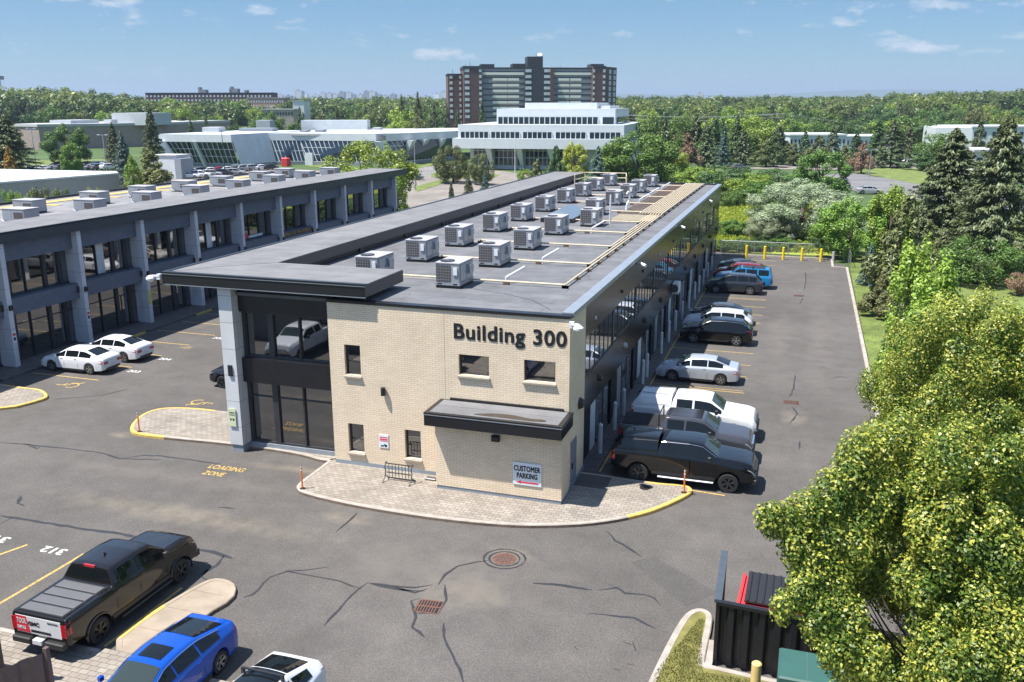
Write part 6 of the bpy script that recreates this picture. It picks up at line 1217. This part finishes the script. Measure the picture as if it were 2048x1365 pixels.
KINDS=dict(dect=DECT,dec=DEC,decn=DECN,wil=WIL,con=CON,conn=CONN,pine=PINE,shr=SHR)
NAMES=dict(dect='deciduous_tree',dec='deciduous_tree',decn='deciduous_tree',wil='willow_tree',con='spruce_tree',conn='spruce_tree',pine='pine_tree',shr='shrub')
GREEN=dict(mid=(.075,.135,.028),dark=(.055,.10,.03),light=(.17,.24,.035),yel=(.26,.27,.04),olive=(.10,.115,.04),spruce=(.085,.105,.046),blue=(.10,.15,.125),brown=(.16,.11,.065),gold=(.30,.20,.04),silver=(.215,.255,.155),bright=(.12,.21,.032),cedar=(.12,.125,.045),rust=(.20,.12,.075))
def tree(kind,x,y,z0,h,wd,col,label,cat='tree',group=None,var=None):
    pm,tm=KINDS[kind][(rng.integers(len(KINDS[kind])) if var is None else var)]
    e=empty(NAMES[kind] if cat!='shrub' else 'shrub',(x,y,z0),label,cat,group,rng.uniform(0,6.28)); w0=4.6 if kind=='dect' else 10; e.scale=(wd/w0,wd/w0*rng.uniform(.92,1.08),h/10)
    c=bpy.data.objects.new('crown',pm); COL.objects.link(c); c.parent=e; f=rng.uniform(.85,1.2)*1.35; cc=GREEN[col]; c.color=(cc[0]*f*rng.uniform(.9,1.12),cc[1]*f,cc[2]*f,1)
    t=bpy.data.objects.new('trunk',tm); COL.objects.link(t); t.parent=e
    return e
def ptree(kind,px,D,ty,wpx,col,label,cat='tree',group=None,zb=None,var=None):
    p=V(px,ty,D); g=ter(p.x,p.y) if zb is None else zb
    return tree(kind,p.x,p.y,g,p.z-g,wpx*D/FPX,col,label,cat,group,var)
# linden trees near the camera
def linden(x,y,h,wd,n,label,zb=0,seed=3,base=.2,reach=()):
    ex=[((q[0]-x)/(wd*.5),(q[1]-y)/(wd*.5),(q[2]-h*base)/(h*(1-base)),q[3]) for q in reach]
    P,Q,cs=crown_points(n,170,(.085,.17),'round',.5,ex)
    # hanging outward tips
    P=P*np.array([wd*.5,wd*.5,h*(1-base)])+np.array([0,0,h*base])
    me=quads_mesh('crown',P,Q,rng.uniform(.045,.10,size=len(P)),.75,mat=m_linden)
    e=empty('linden_tree',(x,y,zb),label,'tree','flowering linden trees'); c=bpy.data.objects.new('crown',me); COL.objects.link(c); c.parent=e; c.color=(.135,.21,.028,1)
    X_=P*np.array([1.0,1.0,1.0]); cl=np.sin(X_[:,0]*3.1+X_[:,2]*1.7)*np.sin(X_[:,1]*2.9+1.3)*np.sin(X_[:,2]*3.7+X_[:,0]); rv=np.clip(rng.uniform(0,1,len(P))*.74+.13+.28*cl,0,1); me.attributes['rnd'].data.foreach_set('value',rv.astype(np.float32))
    mb=MB(); mb.cyl((0,0,-.2),(0,0,h*.3),.24,10,r2=.17); mb.cyl((0,0,h*.3),(0,0,h*.85),.17,8,r2=.03)
    for cc_,r in cs[:60]:
        q=Vector((cc_[0]*wd*.45,cc_[1]*wd*.45,h*base+cc_[2]*h*(1-base)*.95)); s_=Vector((0,0,max(h*.15,q.z*.62))); mid=s_.lerp(q,.5)+Vector((0,0,-.02*h)); mb.cyl(s_,mid,.035,5,r2=.02,caps=False); mb.cyl(mid,q,.02,5,r2=.008,caps=False)
    mb.build('trunk',m_bark,e,rel=False,smooth=60)
p=V(1945,840,16.5); rch=[]
for bx,by,bd,k in ((1760,905,16.3,.13),(1715,915,16,.12),(1700,960,16,.13),(1655,1000,15.8,.12),(1610,1035,15.6,.11),(1575,1045,15.5,.09),(1545,1040,15.4,.075),(1527,1036,15.4,.055),(1590,1085,15.5,.10),(1640,1085,15.8,.13),(1620,1140,15.6,.12),(1660,1180,15.7,.13),(1600,1190,15.4,.09),(1565,1215,15.3,.07),(1640,1240,15.4,.11),(1690,1250,15.5,.13),(1680,1310,15.2,.10),(1740,1330,15.2,.12),(1655,1310,15.1,.06),(1985,1130,15.5,.15),(2030,1180,15.5,.15),(1960,1220,15.3,.14),(2010,1270,15.2,.15),(1960,1320,15,.13),(2040,1350,15,.14),(1900,1350,15,.13),(1990,1060,15.8,.14),(1700,1090,16,.15),(1740,1010,16.2,.15),(1800,880,16.6,.12)):
    q=V(bx,by,bd); rch.append((q.x,q.y,q.z,k*.95))
for bx in range(1850,2080,48):
    for by in range(930,1400,52):
        q=V(bx+random.uniform(-14,14),by+random.uniform(-14,14),15.6+random.uniform(-.5,.5)); rch.append((q.x,q.y,q.z,random.uniform(.06,.12)))
linden(p.x,p.y,p.z,6.2,360000,'large yellow flowering linden nearest the camera, beside the green utility cabinet',reach=rch)
p=V(1985,578,23.0); rch=[]
for bx in range(1850,2090,50):
    for by in range(650,900,46):
        q=V(bx+random.uniform(-14,14),by+random.uniform(-14,14),22.3+random.uniform(-.6,.6)); rch.append((q.x,q.y,q.z,random.uniform(.07,.13)))
linden(p.x,p.y,p.z,6.8,230000,'yellow flowering linden behind the nearest one at the right edge',reach=rch)
p=V(1690,1180,19.0)
# right-hand rows, near to far
ptree('dect',1846,42,478,165,'light','tall yellow-green young tree just beyond the lindens',var=0)
ptree('dect',1885,36,520,190,'light','bright yellow-green tree between the lindens and the tall young tree',var=1)
ptree('conn',1800,50,610,100,'dark','small dark spruce by the lot kerb, nearest to the lindens')
ptree('pine',1768,66,548,125,'cedar','olive brown conifer leaning over the lot kerb')
ptree('conn',1744,78,487,52,'blue','narrow blue spruce beside the lot kerb')
ptree('pine',1822,68,388,190,'cedar','tall brownish conifer between the golden tree and the yellow-green tree')
ptree('dect',1790,88,368,120,'light','slim light green tree behind the brownish conifer',var=2)
ptree('decn',1710,91,395,170,'bright','rounded bright green tree right of the lot fence',var=0)
ptree('wil',1610,103,358,255,'silver','large silvery willow-like tree behind the yellow bollards',zb=0)
ptree('wil',1545,101,425,120,'silver','smaller silvery shrub tree left of the large silvery one')
ptree('decn',1468,108,440,90,'mid','small green tree by the end corner of the black wall',var=0)
for i,(px,ty,c_) in enumerate(((1455,478,'mid'),(1492,474,'dark'),(1522,480,'mid'),(1568,474,'mid'),(1600,480,'light'),(1650,474,'dark'),(1678,478,'mid'))): ptree('shr',px,97.5,ty,62,c_,'bush close behind the chain-link fence, %s from the left'%nth[i],'shrub','bushes close behind the fence')
ptree('shr',1548,100,462,80,'dark','dark bush behind the left yellow bollards','shrub')
ptree('shr',1628,100,458,95,'mid','mid green bush behind the right yellow bollards','shrub')
ptree('shr',1510,112,465,70,'bright','low bright green bush behind the fence','shrub')
ptree('shr',1600,108,478,90,'light','low yellow-green bush behind the middle bollards','shrub')
ptree('shr',1672,106,470,80,'bright','low bright bush behind the right end of the fence','shrub')
ptree('conn',1915,95,258,235,'spruce','tall grey-green spruce right of the access road')
ptree('conn',2020,84,234,250,'spruce','tall spruce with golden top at the right edge',var=0)
ptree('shr',1965,78,468,170,'mid','broad dark green shrub on the lawn at the right','shrub')
ptree('shr',2048,74,540,60,'rust','reddish shrub at the right edge of the lawn','shrub')
ptree('decn',1900,110,420,120,'mid','green tree between the two tall spruces at the right')
ptree('pine',1860,90,440,100,'cedar','brownish conifer in front of the tall grey-green spruce')
# beyond the meadow
sh=[(1455,330,140,155),(1500,345,120,150),(1560,335,130,160),(1400,332,110,165),(1620,345,120,170),(1480,375,90,140),(1538,360,120,140),(1360,335,90,170),(1445,385,60,138),(1580,380,90,132)]
for i,(px,ty,wp,D) in enumerate(sorted(sh)): ptree('shr',px,D,ty,wp,['mid','light','mid','dark'][i%4],'dense green bush beyond the bright meadow, %s from the left in the thicket'%nth[i],'shrub','bushes of the thicket beyond the meadow')
mt_=[('con',1312,240,232,60,'dark','tall dark conifer just right of the white office'),('dec',1352,250,225,100,'mid','broad green tree behind the dark conifer right of the office'),('con',1395,245,228,58,'spruce','tall spruce among the trees right of the office'),('pine',1432,238,236,80,'dark','wide dark pine left of the pale blue-green spruce'),('con',1475,245,232,60,'dark','tall dark spruce right of the pale blue-green spruce'),('dec',1520,255,228,110,'light','light green tree above the olive pines'),('pine',1560,236,250,90,'olive','third olive pine left of the low white hall'),('dec',1620,318,238,100,'mid','green tree rising behind the olive pines'),('pine',1552,226,262,70,'dark','small dark pine among the olive pines'),('con',1760,236,240,64,'dark','second slim dark spruce behind the rusty one'),('dec',1885,228,262,100,'mid','green tree left of the low-rise flats'),('dec',1945,222,278,90,'mid','green tree before the corner of the low-rise flats'),('dec',1838,312,238,100,'mid','green tree behind the umbrella-shaped pine'),('con',1965,205,232,50,'spruce','thin tall spruce before the low-rise flats'),('decn',1650,146,298,150,'mid','leafy green tree before the low white hall'),('pine',1728,205,285,62,'rust','rusty brown dying spruce by the access road'),('con',1790,222,240,95,'spruce','broad dark spruce on the roadside lawn'),('pine',1852,215,300,100,'dark','dark umbrella-shaped pine on the roadside lawn'),('con',1755,240,262,60,'spruce','slim dark spruce behind the rusty one'),
('pine',1690,215,290,70,'olive','olive pine between the leafy tree and the rusty spruce'),('pine',1640,225,270,80,'olive','olive pine before the low white hall'),('con',1450,230,250,42,'blue','pale blue-green spruce among dark ones right of centre'),('con',1415,225,245,70,'spruce','dark spruce left of the pale one'),('pine',1375,220,265,80,'rust','reddish brown pine right of the big maple'),('con',1490,235,255,60,'spruce','dark spruce right of the pale blue-green one'),
('pine',1535,228,280,90,'olive','olive pine beyond the thicket'),('con',1330,235,235,70,'spruce','dark spruce right of the white office'),('pine',1590,232,285,70,'olive','second olive pine beyond the thicket'),
('decn',1278,172,262,190,'mid','large round maple behind the roof end'),('decn',1152,178,284,80,'yel','small yellow-green tree before the white office'),('conn',1197,165,292,60,'blue','blue spruce between the maple and the yellow tree'),('pine',1112,170,290,60,'dark','dark pine before the white office'),('pine',1075,172,318,55,'olive','short olive pine before the white office windows'),('decn',1325,180,285,110,'light','light green tree on the right flank of the large maple'),
('decn',1222,176,292,80,'light','small light tree left of the large maple'),('shr',1048,175,335,35,'light','small light bush by the flagpole'),
('decn',905,182,290,92,'olive','round maple with reddish tips on the traffic island'),('decn',962,178,306,62,'olive','smaller maple beside the round one'),
('conn',902,128,362,26,'spruce','tiny spruce showing over the long canopy'),('conn',936,132,348,42,'spruce','small spruce second above the long canopy'),('conn',970,136,340,38,'blue','small bluish spruce above the long canopy'),
('decn',725,126,281,215,'light','wide light green tree behind the left building'),('dect',790,116,342,75,'light','green branch-rich small tree at the end of the left building'),
('conn',8,185,230,150,'spruce','tall dark spruce at the left edge'),('con',14,170,290,60,'gold','small golden conifer before the left-edge spruce'),('decn',128,232,248,100,'mid','grey-green tree before the brick school'),('decn',138,205,284,56,'bright','bright yellow-green tree by the left car park'),
('conn',222,225,245,50,'spruce','slim dark spruce right of the school trees'),('conn',240,168,262,66,'blue','blue-grey spruce by the left car park'),('conn',298,210,215,62,'spruce','dark spruce before the grey school block'),('pine',294,148,296,150,'olive','olive pine beside the metal shed'),('dect',262,142,312,44,'light','slim yellow-green tree beside the olive pine'),
('con',802,345,188,36,'spruce','pointed spruce, first of the row left of the apartment tower'),('con',835,348,184,38,'spruce','tallest pointed spruce of the row left of the apartment tower'),('con',867,350,202,34,'spruce','third pointed spruce of the row'),('con',893,352,205,34,'spruce','pointed spruce before the left wing of the apartment tower'),('con',963,345,200,36,'spruce','spruce at the foot of the apartment tower brick wing'),('con',915,350,215,28,'spruce','short spruce between the tower spruces')]
for k_,px,D,ty,wp,c_,l_ in mt_: ptree(k_,px,D,ty,wp,c_,l_,'shrub' if k_=='shr' else 'tree')
for i,(x,y) in enumerate(((-15,106),(-21,103.5),(-27,105),(-33,104),(-39,105.5))): tree('shr',x,y,0,4.0,7.5,'dark','dark bush behind the far roof end, mirrored in the left windows, %s from the left'%nth[4-i],'shrub','bushes behind the far roof end')
for i,(px,ty,wp) in enumerate(((18,378,60),(75,372,70),(118,374,60),(45,385,50),(100,390,50),(190,374,55),(232,378,40))): ptree('decn',px,98,ty,wp,['light','olive','olive','light','light','yel','light'][i],'feathery light green shrub between the left roof and the white roof, %s from the left'%nth[i],'shrub',None,var=2)
# the wooded middle distance, tree by tree
for i,(px,ty) in enumerate(((300,199),(338,196),(372,199),(412,195),(448,199),(486,196),(520,200),(548,202))): ptree('dec',px,575,ty,62,['mid','light','mid','dark'][i%4],'leafy tree rising before the brown apartment slab, %s from the left'%nth[i])
for i,(px,ty,D,c_) in enumerate(((1578,232,322,'mid'),(1612,240,330,'light'),(1655,230,335,'mid'),(1692,238,326,'dark'),(1730,230,338,'mid'),(1772,236,330,'light'),(1812,232,318,'mid'),(1868,238,310,'dark'),(1905,246,305,'mid'),(1940,232,330,'mid'),(1985,228,335,'light'))): ptree('dec',px,D,ty,105,c_,'leafy tree behind the long low white halls, %s from the left'%nth[i],'tree','leafy trees behind the low white halls')
for i,(px,ty,D,c_) in enumerate(((1612,262,245,'dark'),(1668,250,250,'spruce'),(1715,266,240,'dark'),(1822,252,250,'spruce'),(1885,268,235,'dark'))): ptree('con',px,D,ty,58,c_,'dark conifer before the low white halls, %s from the left'%nth[i],'tree','dark conifers before the low white halls')
placed=0; random.seed(5); WT=[]
def clear(px,D):
    if 885<px<1250 and D<470: return False
    if 285<px<925 and D<290: return False
    if px<330 and D<365: return False
    if px<285 and D<360: return False
    if 1560<px<1810 and D<325: return False
    if px>1905 and D<300: return False
    if px>1250 and D<205: return False
    if 495<px<590 and 380<D<450: return False
    if 1690<px<2048 and D<235: return False
    return True
zn=[(-30,330,370,640,38),(330,900,300,560,46),(1240,1560,240,560,48),(1560,2080,235,620,66),(560,900,262,300,4)]
for (a,b,d0,d1,cnt) in zn:
    k=0; tries=0
    while k<cnt and tries<2000:
        tries+=1; px=random.uniform(a,b); D=d0+(d1-d0)*random.random()**1.3
        if not clear(px,D): continue
        h=random.uniform(9,14.5); p=V(px,300,D); g=ter(p.x,p.y); top=g+h
        con=random.random()<.2
        wd=h*random.uniform(.75,1.1)*(0.55 if con else 1)
        if not clear(px-wd*.5*FPX/D,D) or not clear(px+wd*.5*FPX/D,D): continue
        c_=random.choice(['spruce','dark']) if con else random.choice(['mid','mid','mid','light','dark','olive','light'])
        zone='on the left' if px<330 else 'behind the showroom' if px<900 else 'right of the white office' if px<1560 else 'on the right'
        wt=tree('con' if con else 'dec',p.x,p.y,g-.5,h*(1.1 if con else 1),wd,c_,('pointed dark conifer' if con else 'round leafy tree')+' in the mid-distance woods '+zone,'tree',('conifers' if con else 'leafy trees')+' of the mid-distance woods '+zone); WT.append((px,wt,con,zone,c_)); k+=1
cnts={}
for px,wt,con,zone,c_ in sorted(WT,key=lambda q:q[0]):
    k=(con,zone); cnts[k]=cnts.get(k,0)+1
    wt['label']='%s %s, number %s from left in the woods %s'%({'mid':'green','light':'light green','dark':'dark green','olive':'olive green','spruce':'dark'}[c_],'conifer' if con else 'leafy tree',words(cnts[k]),zone)
# distant woods as one mass
def woods():
    base=[]
    for s in range(4):
        P,Q,cs=crown_points(340,14,(.26,.4),'round',.3); base.append((P*np.array([.5,.5,1]),Q))
    PP=[];QQ=[];SS=[]; r=np.random.default_rng(9); cnt=0
    while cnt<5600:
        px=r.uniform(-120,2160); u=r.uniform(0,1); D=520+ (3300-520)*u**1.7
        if 885<px<1250 and D<800 and px>930: pass
        p=V(px,300,D); g=ter(p.x,p.y); h=r.uniform(8,13.5)*(1+D/9000)*(1.0+.55*max(0,min(1,(330-px)/200))*min(1,D/900)+.25*max(0,min(1,(px-1700)/200))); wd=h*r.uniform(.9,1.3)*(1+D/2500); P,Q=base[r.integers(4)]; a=r.uniform(0,6.28); ca,sa=math.cos(a),math.sin(a); M_=np.array([[ca,-sa,0],[sa,ca,0],[0,0,1]])
        PP.append(P@M_.T*np.array([wd,wd,h])+np.array([p.x,p.y,g-1])); QQ.append(Q@M_.T); SS.append(np.full(len(P),wd*.095)); cnt+=1
    P=np.concatenate(PP);Q=np.concatenate(QQ);S_=np.concatenate(SS)
    me=quads_mesh('distant_woods',P,Q,S_*rng.uniform(.7,1.3,size=len(S_)),.8,mat=m_leafw); o=bpy.data.objects.new('distant_woods',me); COL.objects.link(o); o.color=(.07,.12,.03,1); tag(o,'continuous green woods stretching to the horizon','woods',kind='stuff')
woods()
# ================================================================ SMALL FAR THINGS
def pole(px,D,ty,label,arms=True,mat=m_gal,lamp=True,r0=.12):
    p=V(px,ty,D); e=empty('street_lamp' if lamp else 'utility_pole',(p.x,p.y,0),label,'street lamp' if lamp else 'utility pole'); mb=MB(); mb.cyl((p.x,p.y,ter(p.x,p.y)-.2),(p.x,p.y,p.z),r0,8,r2=r0*.6); mb.build('pole',mat,e)
    if arms:
        mb=MB()
        if lamp:
            for s_ in(-1,1): mb.beam((p.x,p.y,p.z-.1),(p.x+s_*1.0,p.y,p.z),.08,.08); mb.bbox(p.x+s_*1.0-.35,p.x+s_*1.0+.35,p.y-.2,p.y+.2,p.z-.12,p.z+.05,.03)
        else:
            for dz in (0,-1.3): mb.beam((p.x-1.4,p.y,p.z+dz-.4),(p.x+1.4,p.y,p.z+dz-.4),.14,.14)
        mb.build('lamp_head' if lamp else 'crossarm',mat,e)
    return p
pole(62,200,257,'double-headed car park lamp before the brick school',True); pole(205,190,270,'car park lamp left of the blue-grey spruce',True); pole(828,165,270,'tall thin lamp pole by the traffic island',False)
pole(1030,168,276,'white flagpole before the white office',False,m_white,True,.09); pole(443,190,262,'tall thin pole before the showroom glazing',False,m_black,True,.1)
pole(1743,195,300,'pale street pole beside the rusty brown spruce',True,m_gal,True)
wood=M('weathered_pole_wood',(.20,.15,.11),.9)
up=[pole(1563,330,226,'wooden utility pole above the pines right of centre',True,wood,False),pole(1830,330,248,'wooden utility pole before the right-hand woods',True,wood,False),pole(137,420,190,'utility pole above the woods at the left',True,wood,False)]
u0=V(1240,228,340); u3=V(2100,262,330); lw=MB()
for A_,B_ in ((u0,up[0]),(up[0],up[1]),(up[1],u3)):
    for dx,dz in ((-1.2,-.3),(1.2,-.3),(0,-1.6)):
        pts=[]
        for i in range(9):
            t=i/8; q=A_.lerp(B_,t); pts.append(Vector((q.x+dx,q.y,q.z+dz-2.2*4*t*(1-t)*.5)))
        lw.tube(pts,.035,4)
lw.build('power_line',m_gal,label='power lines sagging between the utility poles before the woods',cat='power line')
# far parked cars: low detail copies made from one proto of each kind
fs_=make_vehicle('sedan',small=True,name='parked_car'); fu_=make_vehicle('suv',small=True,name='parked_car'); used={'a':False,'b':False}
def farcar(px,py,ang,c,label,k=0,z=0):
    x,y=gp(px,py,z); key='ab'[k]; src=(fs_,fu_)[k]
    if used[key]: src=copy_tree(src)
    used[key]=True; place(src,x,y,ang,c,label,'cars parked in the far lots'); src['category']='car'
cols=[((.68,.69,.7),'white'),((.03,.03,.035),'black'),((.3,.31,.33),'silver'),((.09,.10,.11),'grey'),((.35,.02,.03),'red'),((.03,.07,.18),'blue')]
random.seed(21)
def row(x0,y0,x1,y1,n,where,ang,ks=None,cs=None):
    for i in range(n):
        t=i/max(1,n-1); ci=cs[i] if cs else random.choice([0,0,1,2,3,1,3]); farcar(x0+(x1-x0)*t,y0+(y1-y0)*t,ang,cols[ci][0],'%s parked car, %s from left %s'%(cols[ci][1],nth[i],where),random.choice([0,1]) if ks is None else ks[i])
row(378,357,470,351,5,'beside the pale metal shed',.5,cs=[0,0,2,1,2]); row(388,349,540,340,10,'along the showroom glazing',1.2,cs=[0,3,0,4,0,3,2,2,0,1])
row(72,343,218,340,9,'behind the white roof at the left',1.4,cs=[1,0,2,3,1,0,2,3,0]); row(120,335,215,333,6,'farthest behind the white roof at the left',1.4)
farcar(812,357,.3,cols[2][0],'silver parked car beyond the end of the left building',0); farcar(826,360,.3,cols[3][0],'grey parked car beside the silver one past the left building',0)
farcar(1738,388,.2,cols[2][0],'silver car on the access road above the bright green tree',0); farcar(1752,331,.1,cols[0][0],'white car behind the roadside lawn spruces',1); farcar(1822,331,.1,cols[0][0],'white car right of the broad roadside spruce',1); farcar(1480,340,.3,cols[3][0],'grey car glimpsed between the dark spruces',0)
# meadow and lawn blades
def tufts(name,fn,n,size,col,label):
    P=np.array([fn() for _ in range(n)]); Q=rng.normal(size=(n,3)); Q[:,2]*=.25; Q/=np.linalg.norm(Q,axis=1)[:,None]
    me=quads_mesh(name,P,Q,size*rng.uniform(.6,1.4,size=n),.6,mat=m_leaf); o=bpy.data.objects.new(name,me); COL.objects.link(o); o.color=(*col,1); tag(o,label,'grass',kind='stuff')
tufts('meadow_grass',lambda:(random.uniform(-14,4),random.uniform(100,158),random.uniform(0,.5)),40000,.3,(.32,.37,.05),'tall yellow-green meadow grass beyond the fence')
tufts('verge_grass',lambda:(random.uniform(4.5,12),random.uniform(26,95),random.uniform(.03,.06)),40000,.06,(.12,.21,.03),'green verge grass right of the lot kerb')
def tri():
    while True:
        x,y=random.uniform(-3,3),random.uniform(17.5,25.2)
        if x< -1.95+max(0,24.2-y)*.12 and (y>22.45 or x<9) and x>-2.95+max(0,(y-22.0))*.28 and y<25.0: return (x,y,random.uniform(.14,.19))
        if y<22.35 and x>-2.7: return (x,y,random.uniform(.14,.19))
tufts('island_grass',tri,40000,.045,(.13,.15,.03),'patchy dry grass on the kerbed island at the bottom right')
# ---------------------------------------------------------------- air
mh_=bpy.data.materials.new('haze'); mh_.use_nodes=True; t=mh_.node_tree; t.nodes.clear(); o=t.nodes.new('ShaderNodeOutputMaterial'); v=t.nodes.new('ShaderNodeVolumePrincipled'); v.inputs['Color'].default_value=(.50,.62,.80,1); v.inputs['Density'].default_value=.00012; v.inputs['Anisotropy'].default_value=.1; t.links.new(v.outputs[0],o.inputs['Volume'])
mb=MB(); mb.box(-18000,18000,-18000,18000,-10,290); hzo=mb.build('haze',mh_,kind='stuff')
hzo['label']='thin blue summer haze over the far city and hills'
